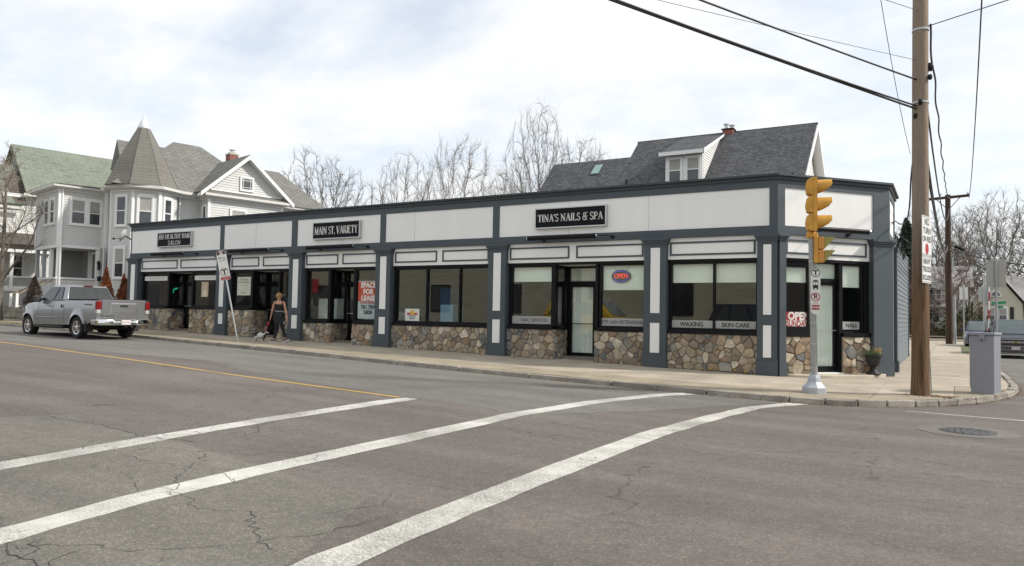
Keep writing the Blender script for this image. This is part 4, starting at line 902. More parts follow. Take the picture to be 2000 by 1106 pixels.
# signs on the pole: face the oncoming traffic, seen obliquely
SGW = M('sign_white', (.72,.72,.69), .45, var=.03, bmp=0)
def pole_sign(name, o, right, w, h, texts, label, edge=INK, cat='road sign', extra=None, rad=.03):
    r_ = Vector(right).normalized(); mtx = frame_m(o, r_, (0,0,1))
    def rr(w_, h_, rd, z0, z1):
        P = []
        for cx, cy, a0 in ((w_/2-rd,h_/2-rd,0),(-w_/2+rd,h_/2-rd,90),(-w_/2+rd,-h_/2+rd,180),(w_/2-rd,-h_/2+rd,270)):
            for k in range(4): a = R(a0+30*k); P.append((cx+rd*math.cos(a), cy+rd*math.sin(a), z0))
        return P, (0,0,z1-z0)
    mb = MB(); P, v = rr(w, h, rad, -.003, 0); mb.prism(P, v); t = mb.build(name, SGW, None, mtx); tag(t, label, cat)
    if edge:
        mb = MB(); P1, _ = rr(w-.03, h-.03, rad*.8, .0006, 0); P2, _ = rr(w-.05, h-.05, rad*.7, .0006, 0); k = len(P1)
        mb.add(P1+P2, [(i,(i+1)%k,k+(i+1)%k,k+i) for i in range(k)]); mb.build('border', edge, t, fixn=False)
    for (body, size, x, y, m_, sx_, bold) in texts: text_mesh('lettering', body, size, m_, t, (x,y,.001), (1,0,0), (0,1,0), .0005, 'CENTER', sx_, bold)
    if extra: extra(t)
    return t
SR = Vector((.78,-.62,0)).normalized()   # placeholder, overwritten below
psr = Vector((.36,.93,0)).normalized(); pso = Vector((PX+.155, PY-.02, 0))
psr = Vector((math.cos(R(92)), math.sin(R(92)), 0))
SIGR = Vector((math.cos(R(-42)), math.sin(R(-42)), 0))
def reddot(t):
    mb = MB(); mb.lathe([(.105,0),(.105,.0012)], c=(0,-.25,.0006), n=28); mb.build('red_dot', REDP, t)
SD = Vector((.25,.97,0)).normalized(); SP = Vector((PX+.135, PY-.15, 0))
pole_sign('no_turn_on_red_sign', (SP.x, SP.y, 3.12), SD, .60, .76, [('NO',.19,0,.26,INK,1,.004),('TURN',.17,0,.09,INK,1,.004),('ON RED',.15,0,-.07,INK,.95,.004)], 'white NO TURN ON RED sign with a red dot on the utility pole', extra=reddot)
pole_sign('heavy_trucks_sign', (SP.x-.005, SP.y-.003, 2.47), SD, .56, .52, [('HEAVY',.145,0,.15,INK,.95,.004),('TRUCKS',.145,0,.0,INK,.92,.004),('EXCLUDED',.13,0,-.16,INK,.82,.004)], 'white HEAVY TRUCKS EXCLUDED sign below the red dot sign')

# ------------------------------------------------------------------ traffic signal
YEL = M('signal_yellow', (.58,.29,.035), .5, var=.2, vscale=6, bmp=0); YELD = M('signal_visor_faded', (.30,.26,.06), .55, bmp=0); POLEG = M('signal_pole_grey', (.33,.33,.32), .5, .2, var=.12, vscale=5); BASEG = M('cast_base_grey', (.42,.44,.48), .5, .3, var=.08)
TX, TY = -2.24, 15.37
t = thing('traffic_signal', 'yellow traffic signal on a grey pole at the kerb in front of the corner shop', 'traffic light', (TX,TY,.05))
mb = MB()
def octa(r_, z): return [(r_*math.cos(R(22.5+45*k)), r_*math.sin(R(22.5+45*k)), z) for k in range(8)]
prof = [(.225,0),(.225,.12),(.19,.15),(.13,.22),(.115,.30),(.095,.36)]
vs = sum([octa(r_,z) for r_, z in prof], []); mb.add(vs, [(i*8+j,i*8+(j+1)%8,(i+1)*8+(j+1)%8,(i+1)*8+j) for i in range(len(prof)-1) for j in range(8)]+[tuple(range(40,48))]); mb.build('base', BASEG, t, bevel=.006)
mb = MB(); mb.tube([(0,0,.36),(-.055,0,3.12)], [.062,.058], 18); mb.build('pole', POLEG, t, smooth=40)
mb = MB()
for z in (.95,1.35,1.75,2.55): mb.tube([(-.018*z,0,z),(-.018*z,0,z+.014)], .066, 16)
mb.build('strap', ALUM, t)
# signal heads face the side (+ camera right); local frame: f = facing direction, w = across
FD = Vector((math.cos(R(14)), math.sin(R(14)), 0)); WD = Vector((-FD.y, FD.x, 0))
def head(parent, base, n, dia, vis, body_m, vis_m, name):
    h_ = dia*1.16; b = Vector(base)
    fm = frame_m(b, WD*-1, (0,0,1))  # local x across, y up, z = facing
    # build in local coords: x across, y up, z facing
    fm = Matrix((WD, Vector((0,0,1)), FD)).transposed().to_4x4(); fm.translation = b
    for k in range(n):
        y = k*h_
        mb = MB(); w2 = dia*.56; P = [(-w2,y+.004,-.09),(w2,y+.004,-.09),(w2,y+h_-.004,-.09),(-w2,y+h_-.004,-.09)]
        # bulged back
        vs = []
        for (s_, z_) in ((.80,-.135),(1,-.06),(1,.035)):
            for (x_, y_) in ((-w2,0),(0,0),(w2,0),(w2,h_/2),(w2,h_),(0,h_),(-w2,h_),(-w2,h_/2)):
                yy = y+h_/2+(y_-h_/2)*s_*(.96); vs.append((x_*s_, yy, z_-(.03 if (y_ == h_/2 and s_ < .9) else 0)))
        mb.add(vs, [(i*8+j,i*8+(j+1)%8,(i+1)*8+(j+1)%8,(i+1)*8+j) for i in range(2) for j in range(8)]+[tuple(range(7,-1,-1)), tuple(range(16,24))])
        hs = mb.build('signal_housing', body_m, parent, fm, bevel=.008)
        mb = MB(); mb.lathe([(dia*.42,.036),(dia*.40,.05),(dia*.25,.062),(.001,.066)], c=(0,y+h_/2,0), n=24); mb.build('lens', M('lens_dark_%d' % k, ((.10,.012,.01),(.11,.07,.01),(.01,.07,.045))[2-k if n == 3 else k], .25, bmp=0), hs)
        # visor: tube open at bottom, cut slanted
        mb = MB(); vs = []; m_ = 22; r_ = dia*.49
        for j in range(m_+1):
            a = R(-50+280*j/m_); up_ = (math.sin(a)+.77)/1.77; L_ = .02+vis*min(1.,max(0,up_)/.5)**.75
            for q, (rad_, z_) in enumerate(((r_,.03),(r_*1.0,.03+L_),(r_*.965,.03+L_),(r_*.965,.03))): vs.append((rad_*math.cos(a), y+h_/2+rad_*math.sin(a), z_))
        mb.add(vs, [(j*4+q,(j+1)*4+q,(j+1)*4+q+1,j*4+q+1) for j in range(m_) for q in range(3)])
        mb.build('visor', [vis_m], hs, smooth=50)
    mb = MB(); mb.box(-dia*.60,-dia*.56,0,h_*n,-.03,.04); mb.box(dia*.56,dia*.60,0,h_*n,-.03,.04); mb.build('mounting_plate', body_m, parent, fm)
head(t, (-.0,-.02,3.13), 3, .30, .26, YEL, YEL, 'main')
for ch in [c for c in COL.objects if c.parent == t and c.name.startswith('signal_housing')]: pass
mb = MB(); mb.lathe([(.075,3.0),(.10,3.03),(.10,3.12),(.06,3.135)], c=(-.05,0,0), n=12); mb.box(-.10,.06,-.05,.05,3.02,3.12); mb.build('mounting_bracket', YEL, t, bevel=.01)
# pedestrian head on the side of the pole, square cells
fm = Matrix((WD, Vector((0,0,1)), FD)).transposed().to_4x4(); fm.translation = Vector((.06,.03,2.52))
mb = MB(); mb.box(-.13,.13,.0,.52,-.08,.0); mb.build('pedestrian_housing', YEL, t, fm, bevel=.012)
for k in range(2):
    y0 = .01+.255*k; mb = MB(); mb.box(-.13,.13,y0,y0+.235,.002,.11); b_ = mb.build('pedestrian_cell', M('cell_orange_%d'%k, (.58,.26,.05), .5, bmp=0), t, fm, bevel=.01)
    mb = MB(); e = .128
    mb.hexa([(-e,y0+.232,.111),(e,y0+.232,.111),(e,y0+.225,.111),(-e,y0+.225,.111),(-e,y0+.232,.30),(e,y0+.232,.30),(e,y0+.225,.30),(-e,y0+.225,.30)])
    for sx_ in (-e, e-.008): mb.prism([(sx_,y0+.228,.111),(sx_,y0+.228,.30),(sx_,y0+.01,.111)], (.008,0,0))
    mb.build('pedestrian_visor', YELD, b_)
    mb = MB(); mb.box(-.10,.10,y0+.03,y0+.20,.1105,.113); mb.build('pedestrian_lens', BLACK, b_)
# bus / no parking sign strapped to the signal pole
def t_sign_art(t):
    mb = MB(); mb.lathe([(.085,0),(.085,.001)], c=(0,.36,.0006), n=30); mb.build('ring', INK, t); mb = MB(); mb.lathe([(.070,0),(.070,.001)], c=(0,.36,.0018), n=30); mb.build('ring_field', SGW, t)
    mb = MB(); mb.box(-.05,.05,.385,.408,.003,.004); mb.box(-.013,.013,.31,.386,.003,.004); mb.build('letter_t', INK, t)
    mb = MB(); mb.box(-.05,.05,.06,.20,.001,.002); mb.box(-.045,-.02,.03,.06,.001,.002); mb.box(.02,.045,.03,.06,.001,.002); mb.box(-.035,.035,.201,.215,.001,.002); mb.build('bus_symbol', INK, t)
    mb = MB(); mb.box(-.040,-.004,.12,.18,.0025,.003); mb.box(.004,.040,.12,.18,.0025,.003); mb.build('bus_window_symbol', SGW, t)
    mb = MB(); k = 30; vs = [(r_*math.cos(2*math.pi*j/k), -.11+r_*math.sin(2*math.pi*j/k), .0022) for r_ in (.085,.068) for j in range(k)]; mb.add(vs, [(j,(j+1)%k,k+(j+1)%k,k+j) for j in range(k)])
    d = .053; mb.add([(-d-.008,-.11+d,.0024),(-d+.008,-.11+d+.008,.0024),(d+.008,-.11-d,.0024),(d-.008,-.11-d-.008,.0024)], [(3,2,1,0)]); mb.build('prohibition_ring', REDP, t, fixn=False)
    mb = MB(); mb.box(-.05,.05,-.232,-.222,.001,.002); mb.box(-.075,.075,-.36,-.265,.001,.002); mb.build('red_panel', REDP, t)
    text_mesh('lettering', 'P', .13, INK, t, (0,-.11,.0018), (1,0,0), (0,1,0), .0004, 'CENTER', 1, .004); text_mesh('lettering', 'TOW ZONE', .05, SGW, t, (0,-.315,.003), (1,0,0), (0,1,0), .0003, 'CENTER', .6, .002)
pole_sign('bus_stop_sign', (TX+.075-.04, TY-.085, 2.02), Vector((math.cos(R(22)), math.sin(R(22)), 0)), .18, .90, [], 'narrow white T bus stop and no parking sign strapped to the signal pole', edge=None, extra=t_sign_art, rad=.085)
# ------------------------------------------------------------------ tilted bus stop sign
MAR = M('maroon_print', (.075,.02,.025), .6, bmp=0)
t = thing('tilted_bus_sign', 'bus stop sign with a T emblem on a badly leaning metal post', 'bus stop sign', (-20.2,16.54,.40))
ax = Vector((math.cos(TH), math.sin(TH), 0)); upv = (Vector((0,0,1))*3.04-ax*.68).normalized(); rt = (ax-upv*ax.dot(upv)).normalized()
mb = MB(); a0 = Vector((0,0,-.05)); mb.tube([a0, upv*2.9], .03, 8); mb.build('post', GALV, t, smooth=40)
nrm = rt.cross(upv); w_, h_ = .33, 1.02; c_ = upv*2.60+nrm*.04
fm = frame_m(c_, rt, upv); P = []
for k in range(9): a = R(20*k+10); P.append((w_/2*math.cos(a), h_/2-w_/2+w_/2*math.sin(a), 0))
P += [(-w_/2,-h_/2+.03,0),(-w_/2+.03,-h_/2,0),(w_/2-.03,-h_/2,0),(w_/2,-h_/2+.03,0)]
mb = MB(); mb.prism(P, (0,0,.004)); pl = mb.build('sign_plate', SGW, t, fm)
mb = MB(); P2 = [((w_/2-.012)*math.cos(R(20*k)), h_/2-w_/2+.0+(w_/2-.012)*math.sin(R(20*k)), .0045) for k in range(10)]; mb.prism(P2, (0,0,.001)); mb.build('maroon_top', MAR, pl)
mb = MB(); mb.box(-.055,.055,h_/2-.15,h_/2-.05,.006,.007); mb.box(-.04,-.01,h_/2-.17,h_/2-.15,.006,.007); mb.box(.01,.04,h_/2-.17,h_/2-.15,.006,.007); mb.build('bus_symbol', SGW, pl)
mb = MB(); mb.box(-.04,-.006,h_/2-.12,h_/2-.08,.0075,.008); mb.box(.006,.04,h_/2-.12,h_/2-.08,.0075,.008); mb.build('bus_window_symbol', MAR, pl)
mb = MB(); mb.lathe([(.13,.0045),(.13,.006)], c=(0,-.23,0), n=30); mb.build('ring', INK, pl); mb = MB(); mb.lathe([(.112,.0065),(.112,.007)], c=(0,-.23,0), n=30); mb.build('ring_field', SGW, pl)
mb = MB(); mb.box(-.08,.08,-.19,-.15,.0075,.008); mb.box(-.022,.022,-.32,-.189,.0075,.008); mb.build('letter_t', INK, pl)
mb = MB(); mb.box(-.155,.155,-.50,-.39,.0045,.0055); mb.build('red_panel', REDP, pl)
text_mesh('lettering', '136', .075, INK, pl, (-.07,.24,.0055), (1,0,0), (0,1,0), .0004, 'CENTER', 1, .002)
for x, y in ((.06,.24),(-.07,.15),(.06,.15),(.06,.19)):
    mb = MB(); mb.box(x-.05,x+.05,y-.008,y+.006,.0045,.0055); mb.build('print_line', INK, pl)
text_mesh('lettering', 'NO PARKING', .045, SGW, pl, (0,-.42,.006), (1,0,0), (0,1,0), .0003); text_mesh('lettering', 'BUS STOP', .045, SGW, pl, (0,-.47,.006), (1,0,0), (0,1,0), .0003)
# ------------------------------------------------------------------ cabinet
CAB = M('cabinet_grey_blue', (.27,.28,.315), .45, .15, var=.05, bmp=.03)
t = thing('utility_cabinet', 'grey metal signal control cabinet on the corner beside the utility pole', 'control cabinet', (.645,17.78,.05), R(-16))
mb = MB(); mb.box(-.205,.205,-.25,.25,0,1.17); mb.build('body', CAB, t, bevel=.008)
mb = MB(); mb.box(-.23,.225,-.28,.27,1.172,1.225); mb.build('lid', CAB, t, bevel=.008)
mb = MB(); mb.box(-.05,.05,-.286,-.2505,1.09,1.20); mb.lathe([(.05,-.265),(.05,-.2505)], c=(0,0,1.09), axis='y', n=20); mb.build('hasp', CAB, t)
mb = MB(); mb.lathe([(.014,-.272),(.014,-.26)], c=(0,0,1.08), axis='y', n=12); mb.build('lock', BLACK, t)
mb = MB(); mb.box(-.222,-.206,-.249,-.21,.12,1.14); mb.build('hinge_strip', ALUM, t)
mb = MB(); mb.box(-.25,.25,-.30,.30,-.03,.012); mb.build('concrete_pad', CONC2, t)
# ------------------------------------------------------------------ planter and dandelions
IRONB = M('black_urn', (.018,.018,.018), .45, var=.2, bmp=.2)
up_ = C0+CD*2.60+CN*.36
t = thing('urn_planter', 'black pedestal urn with yellow flowers beside the corner door', 'planter', (up_.x, up_.y, .125))
mb = MB(); mb.lathe([(.165,0),(.17,.03),(.12,.07),(.055,.13),(.06,.18),(.13,.23),(.175,.33),(.19,.44),(.225,.46),(.23,.485),(.20,.49)], n=28); mb.build('urn', IRONB, t, smooth=40)
mb = MB(); mb.lathe([(.19,.46),(.001,.475)], n=20); mb.build('soil', DIRT, t)
LEAF = M('young_leaf', (.09,.14,.035), .6, var=.4, vscale=9, bmp=0); YFL = M('yellow_petal', (.65,.45,.06), .6, var=.2, bmp=0)
mb = MB(); rnd = random.Random(8)
for _ in range(150):
    a, r_ = rnd.random()*6.28, rnd.random()**.6*.18; x, y = r_*math.cos(a), r_*math.sin(a); h_ = rnd.uniform(.05,.19); b_ = rnd.random()*6.28; w_ = .009; dx_, dy_ = math.cos(b_), math.sin(b_)
    mb.add([(x-dy_*w_,y+dx_*w_,.46),(x+dy_*w_,y-dx_*w_,.46),(x+dx_*h_*.35,y+dy_*h_*.35,.47+h_)], [(0,1,2)])
mb.build('leaves', LEAF, t, kind='stuff', fixn=False)
mb = MB()
for _ in range(34):
    a, r_ = rnd.gauss(0,.8), rnd.random()**.5*.18; x, y, z = r_*math.cos(a), r_*math.sin(a), rnd.uniform(.52,.66); mb.lathe([(.001,z),(.018,z+.008),(.020,z+.016)], c=(x,y,0), n=6)
mb.build('flowers', YFL, t, kind='stuff')
mb = MB(); m2 = MB()
for k in range(26):
    x = rnd.choice([-5.25, -4.75,-4.55,-4.45])+rnd.gauss(0,.10); y = 18.93+rnd.uniform(-.03,.03); z0 = G(x)+.055; z = z0+rnd.uniform(.02,.10)
    if k < 18: m2.lathe([(.001,z),(.017,z+.004),(.012,z+.014)], c=(x,y,0), n=7)
    for _ in range(7):
        b_ = rnd.random()*6.28; l_ = rnd.uniform(.03,.08); mb.add([(x,y-.008,z0),(x,y+.008,z0),(x+l_*math.cos(b_),y+l_*math.sin(b_)*.5,z0+rnd.uniform(.02,.05))], [(0,1,2)])
tag(mb.build('dandelion_leaves', LEAF, fixn=False), 'low green weeds at the foot of the stone wall by the corner', 'weeds', kind='stuff'); tag(m2.build('dandelion_flowers', M('dandelion_yellow',(.72,.52,.02),.6,bmp=0)), 'small yellow dandelions at the foot of the stone wall by the corner', 'flowers', kind='stuff')

# ------------------------------------------------------------------ wires
WIRE = M('cable_black', (.035,.035,.038), .6, bmp=0)
def wire(a, b, sag, rad, label, n=14, twist=0):
    a, b = Vector(a), Vector(b); pts = []
    for i in range(n+1):
        t_ = i/n; p = a.lerp(b, t_)-Vector((0,0,4*sag*t_*(1-t_)))
        if twist: p += Vector((math.cos(t_*twist)*.02, 0, math.sin(t_*twist)*.02))
        pts.append(p)
    mb = MB(); mb.tube(pts, rad, 5); return tag(mb.build('overhead_cable', WIRE, smooth=True), label, 'cable', 'overhead cables')
def far(a, q, k=1.6):   # extend the span from a through q towards the next pole
    return a+(Vector(q)-a)*k
PT = lambda z: Vector((PX+.006*z, PY+.003*z, z))
D_ = 14.39
# measured on the photograph: (point on the pole, point at the frame edge)
wire(PT(5.62), far(PT(5.62),(-4.24,10.27,6.24),2.2), .05, .022, 'lowest thick black cable running up left from the utility pole')
wire(PT(5.68), far(PT(5.68),(-4.03,10.39,6.25),2.2), .12, .018, 'second thick black cable running up left from the pole close above the lowest')
wire(PT(6.2), far(PT(6.2),(-3.3,11.7,6.6),2.6), .06, .018, 'upper black cable running up left from the pole to the top edge')
wire(PT(6.6), far(PT(6.6),(-2.69,13.25,6.66),5), .1, .005, 'thin wire running left from the pole above the thick cables')
wire(PT(7.6), far(PT(7.6),(-.91,14.97,7.36),3), .02, .006, 'short thin wire at the very top left of the pole')
wire(PT(7.25), far(PT(7.25),(.993,16.09,7.41),9), .02, .010, 'guy wire running up right from the pole bracket')
FP = Vector((.02,58,0))
wire(PT(7.3)+Vector((.15,0,0)), Vector((.1,57.9,9.9)), .9, .022, 'twisted cable dropping from the pole to the distant crossarm', 200, 70)
wire(PT(5.6)+Vector((.12,0,0)), Vector((.1,57.9,9.2)), 1.4, .02, 'cable behind the pole leading down to the distant pole')
wire(PT(4.6)+Vector((.12,0,0)), Vector((.0,57.9,6.7)), 1.0, .022, 'lower thick cable leading to the middle of the distant pole')
wire(PT(4.3)+Vector((.13,0,0)), Vector((.0,57.9,6.6)), .9, .018, 'lowest cable leading to the middle of the distant pole')
wire(Vector((1.25,58,9.85)), far(Vector((1.25,58,9.85)),(.8,23.3,10.2),1.25), 1.1, .02, 'slack wire hanging from the right tip of the distant crossarm')
wire((-.91,13.14,6.66), (-.73,19.13,5.32), .15, .006, 'thin slack wire hanging left of the utility pole')
a = PT(5.6); b = Vector((-1.38, 23.9, 4.1))
pts = [a, (-.6,16.46,4.48), (-.67,17.15,3.86), (-.79,18.59,3.71), (-1.02,20.77,3.9), (-1.29,22.92,4.25), b]
def smooth_pts(P, k=4):
    out = []
    for i in range(len(P)-1):
        p0, p1, p2, p3 = P[max(i-1,0)], P[i], P[i+1], P[min(i+2,len(P)-1)]
        for j in range(k):
            t_ = j/k; out.append(.5*((2*p1)+(p2-p0)*t_+(2*p0-5*p1+4*p2-p3)*t_*t_+(3*p1-p0-3*p2+p3)*t_**3))
    return out+[P[-1]]
mb = MB(); mb.tube(smooth_pts([Vector(p) for p in pts]), .016, 5); tag(mb.build('service_cable', WIRE, smooth=True), 'slack service cable looping from the pole down to the shop roof', 'cable')
wire(Vector((-1.4,24.2,4.15)), Vector((.0,57.9,6.3)), .4, .009, 'thin wire from the shop roof edge past the pole')
wire(Vector((.0,58,6.6)), (5.92,49.8,4.79), .5, .03, 'thick pale cable running down right from the distant pole'); wire(Vector((.0,58,6.4)), (5.92,49.84,3.96), .5, .02, 'thinner cable running down right below the thick one')
wire(Vector((.0,58,7.4)), (8.91,74.5,11.0), .6, .012, 'thin cable level across the trees at right')
# far pole
t = thing('distant_utility_pole', 'dark brown wooden pole with a single crossarm down the side street', 'utility pole', (.05,58,0))
mb = MB(); mb.tube([(0,0,0),(-.02,0,5),(-.03,0,10.15)], [.22,.19,.16], 12); mb.build('pole', POLED, t, smooth=40)
mb = MB(); mb.hexa([(-1.95,-.08,9.78),(1.22,-.08,9.95),(1.22,.06,9.95),(-1.95,.06,9.78),(-1.95,-.08,9.95),(1.22,-.08,10.12),(1.22,.06,10.12),(-1.95,.06,9.95)]); mb.tube([(-.7,-.1,9.85),(0,-.15,9.1)], .025, 5); mb.tube([(.7,-.1,9.95),(0,-.15,9.1)], .025, 5); mb.build('crossarm', POLED, t)
mb = MB()
for x in (-1.85,-.45,1.13): mb.lathe([(.03,10.1),(.06,10.16),(.05,10.28)], c=(x,0,0), n=8)
mb.build('insulators', ALUM, t)
mb = MB(); mb.tube([(.33,-.2,0),(.30,-.2,3.3)], .09, 8); mb.build('conduit_guard', GALV, t)
mb = MB(); mb.tube([(0,-.1,6.3),(.35,-.6,6.7)], .03, 6); mb.build('lamp_arm', GALV, t); mb = MB(); mb.hexa([(.30,-.75,6.50),(.85,-.75,6.22),(.85,-.45,6.22),(.30,-.45,6.50),(.38,-.75,6.68),(.93,-.75,6.38),(.93,-.45,6.38),(.38,-.45,6.68)]); mb.build('street_lamp_head', BLACK, t, bevel=.03)
mb = MB(); mb.box(.18,.30,-.25,-.1,4.9,5.9); mb.build('meter_box', GALV, t)
# road signs seen from behind
SGB = M('sign_back', (.40,.385,.355), .6, .2, var=.04, bmp=0); SGB2 = M('sign_back_grey', (.40,.42,.42), .5, .3, bmp=0)
def post_sign(x, y, h, w, hs, mat, label, r_=.035, zc=None, rot=0):
    t = thing('road_sign', label, 'road sign', (x,y,0.03), rot); zc = zc or h-hs/2-.05
    mb = MB(); mb.tube([(0,-.04,0),(0,-.04,h)], r_, 10); mb.lathe([(r_*1.25,h-.02),(r_*1.25,h+.02),(r_*.8,h+.06),(.001,h+.075)], c=(0,-.04,0), n=10); mb.build('post', GALV, t, smooth=40)
    mb = MB(); mb.box(-w/2,w/2,0,.006,zc-hs/2,zc+hs/2); mb.build('sign_plate', mat, t, bevel=.0); return t
post_sign(1.22,26,3.33,.50,.80,SGB,'beige back of a square sign on a steel post behind the cabinet', zc=2.90)
post_sign(1.50,42,3.75,.50,.72,SGB2,'grey back of a sign on the post left of the red striped marker', .06, zc=2.82)
post_sign(.74,48,3.45,.40,.68,SGW,'small pale sign on a thin post standing in the grass strip', .03, zc=3.08)
t = thing('striped_marker_post', 'thin white marker post with red stripes rising behind the cabinet', 'marker post', (1.62,41.2,0))
for k in range(10):
    mb = MB(); mb.tube([(.02*k*.3,0,.42*k),(.02*(k+1)*.3,0,.42*(k+1))], .032, 8); mb.build('red_band' if k % 2 == 0 and k < 8 else 'white_band', REDP if k % 2 == 0 and k < 7 else SGW, t)
t = thing('street_name_sign', 'green street name signs crossed on a thin post before the cream house', 'street sign', (3.05,62,0))
mb = MB(); mb.tube([(0,0,0),(0,0,3.0)], .035, 6); mb.build('post', GALV, t)
GRS = M('street_sign_green', (.01,.26,.12), .5, bmp=0)
mb = MB(); mb.hexa([(-.42,-.02,2.80),(.42,-.20,2.88),(.42,-.18,2.88),(-.42,0,2.80),(-.42,-.02,2.98),(.42,-.20,3.06),(.42,-.18,3.06),(-.42,0,2.98)]); n_ = mb.build('name_blade', GRS, t)
mb = MB(); mb.box(-.24,.24,-.14,-.12,2.56,2.72); mb.build('name_blade', GRS, t)
# ------------------------------------------------------------------ vehicles
def carpaint(name, col, met=.5, rough=.32):
    m, t, bs = newmat(name); bs.inputs['Base Color'].default_value = rgba(col); bs.inputs['Metallic'].default_value = met; bs.inputs['Roughness'].default_value = rough
    bs.inputs['Coat Weight'].default_value = .8 if col[0] > .1 else .35; bs.inputs['Coat Roughness'].default_value = .06
    c = coord(t, 'Object'); d = ramp(t, noise(t, c, 1.3, 4), [(.3, tuple(x*.93 for x in col)), (.7, col)]); t.links.new(d, bs.inputs['Base Color'])
    z = nd(t, 'ShaderNodeSeparateXYZ'); t.links.new(c, z.inputs[0]); dirt = maprange(t, math_(t, 'ADD', z.outputs[2], math_(t, 'MULTIPLY', noise(t, c, 6, 4), .3)), .45, .8, .45, 0)
    o = mixrgb(t, dirt, d, (.25,.22,.18)); t.links.new(o, bs.inputs['Base Color']); return m
SILV = carpaint('silver_paint', (.31,.315,.325), .68, .33); NAVY = carpaint('navy_paint', (.010,.012,.035), .0, .35); BLUEC = carpaint('blue_paint', (.03,.032,.085), .3, .3); YELC = carpaint('yellow_paint', (.65,.42,.01), .0, .4); WHC = carpaint('white_car_paint', (.6,.6,.6), 0, .4)
CGL = M('car_glass', (.022,.025,.027), .04, var=.3, bmp=0, spec=.9); CGL2 = M('windshield_glass', (.10,.125,.125), .08, var=.25, vscale=1.2, bmp=0, spec=.9)
TYRE = M('tyre_rubber', (.018,.018,.018), .85, bmp=.1); CHROME = M('chrome', (.75,.75,.76), .12, 1, bmp=0, var=.02); UNDER = M('underbody', (.01,.01,.01), .9, bmp=0); PLAST = M('black_plastic', (.022,.022,.023), .6, bmp=0)
RLENS = M('tail_lens_red', (.20,.006,.008), .3, bmp=0); CLENS = M('clear_lens', (.6,.6,.6), .12, .3, bmp=0); PLATE = M('number_plate', (.68,.66,.66), .5, bmp=0)
def lerp_tab(tab, x):
    if x <= tab[0][0]: return tab[0][1]
    for (a,b),(c,d) in zip(tab[:-1], tab[1:]):
        if x <= c: return b+(d-b)*(x-a)/(c-a)
    return tab[-1][1]
def car_body(parent, L, topz, botz, halfw, arches, mat, open_x=None, crown=.02, name='body', rows=9, xs_extra=()):
    xs = set([round(L*i/64, 3) for i in range(65)]) | set(xs_extra)
    for xc, r_ in arches:
        for k in range(17): xs.add(round(xc+r_*math.cos(math.pi*k/16), 4))
        xs.add(round(xc-r_-.004,4)); xs.add(round(xc+r_+.004,4))
    xs = sorted(x for x in xs if 0 <= x <= L); vs = []; NJ = rows
    def zlo(x):
        z = lerp_tab(botz, x)
        for xc, r_ in arches:
            if abs(x-xc) <= r_: z = max(z, .36+math.sqrt(max(0, r_*r_-(x-xc)**2)))
        return z
    cols = []
    for x in xs:
        z0, z1 = zlo(x), lerp_tab(topz, x); hw = lerp_tab(halfw, x); col = []
        flare = 0
        for xc, r_ in arches:
            d = abs(x-xc)
            if d < r_+.14: flare = max(flare, .035*(1-max(0, d-r_)/.14) if d > r_ else .035)
        for j in range(NJ+1):
            z = z0+(z1-z0)*j/NJ; zr = (z-.35)/(max(1.0, z1)-.35)
            y = hw*(1-.055*max(0, zr-.45)**1.6*3.0-.05*max(0, .35-zr)**1.2*2) - (.0 if j < NJ else .015)
            y += flare*max(0, 1-abs(z-z0)/.16)
            col.append((y, z))
        cols.append((x, col))
    n = NJ+1; M_ = 5   # per station: left rows, top across, right rows
    for x, col in cols:
        for y, z in col: vs.append((x, -y, z))
        yt, zt = col[-1]
        for k in range(1, M_): f = -1+2*k/M_; vs.append((x, yt*f, zt+crown*(1-f*f)))
        for y, z in reversed(col): vs.append((x, y, z))
    S = n*2+M_-1; fs = []; mi = []
    for i in range(len(cols)-1):
        xm = (cols[i][0]+cols[i+1][0])/2
        for j in range(S-1):
            if open_x and open_x[0] < xm < open_x[1] and n-1 <= j < n+M_-1: continue
            fs.append((i*S+j, i*S+j+1, (i+1)*S+j+1, (i+1)*S+j))
    fs.append(tuple(range(S))); b = (len(cols)-1)*S; fs.append(tuple(range(b+S-1, b-1, -1)))
    mb = MB(); mb.add(vs, fs); return mb.build(name, mat, parent, smooth=32)
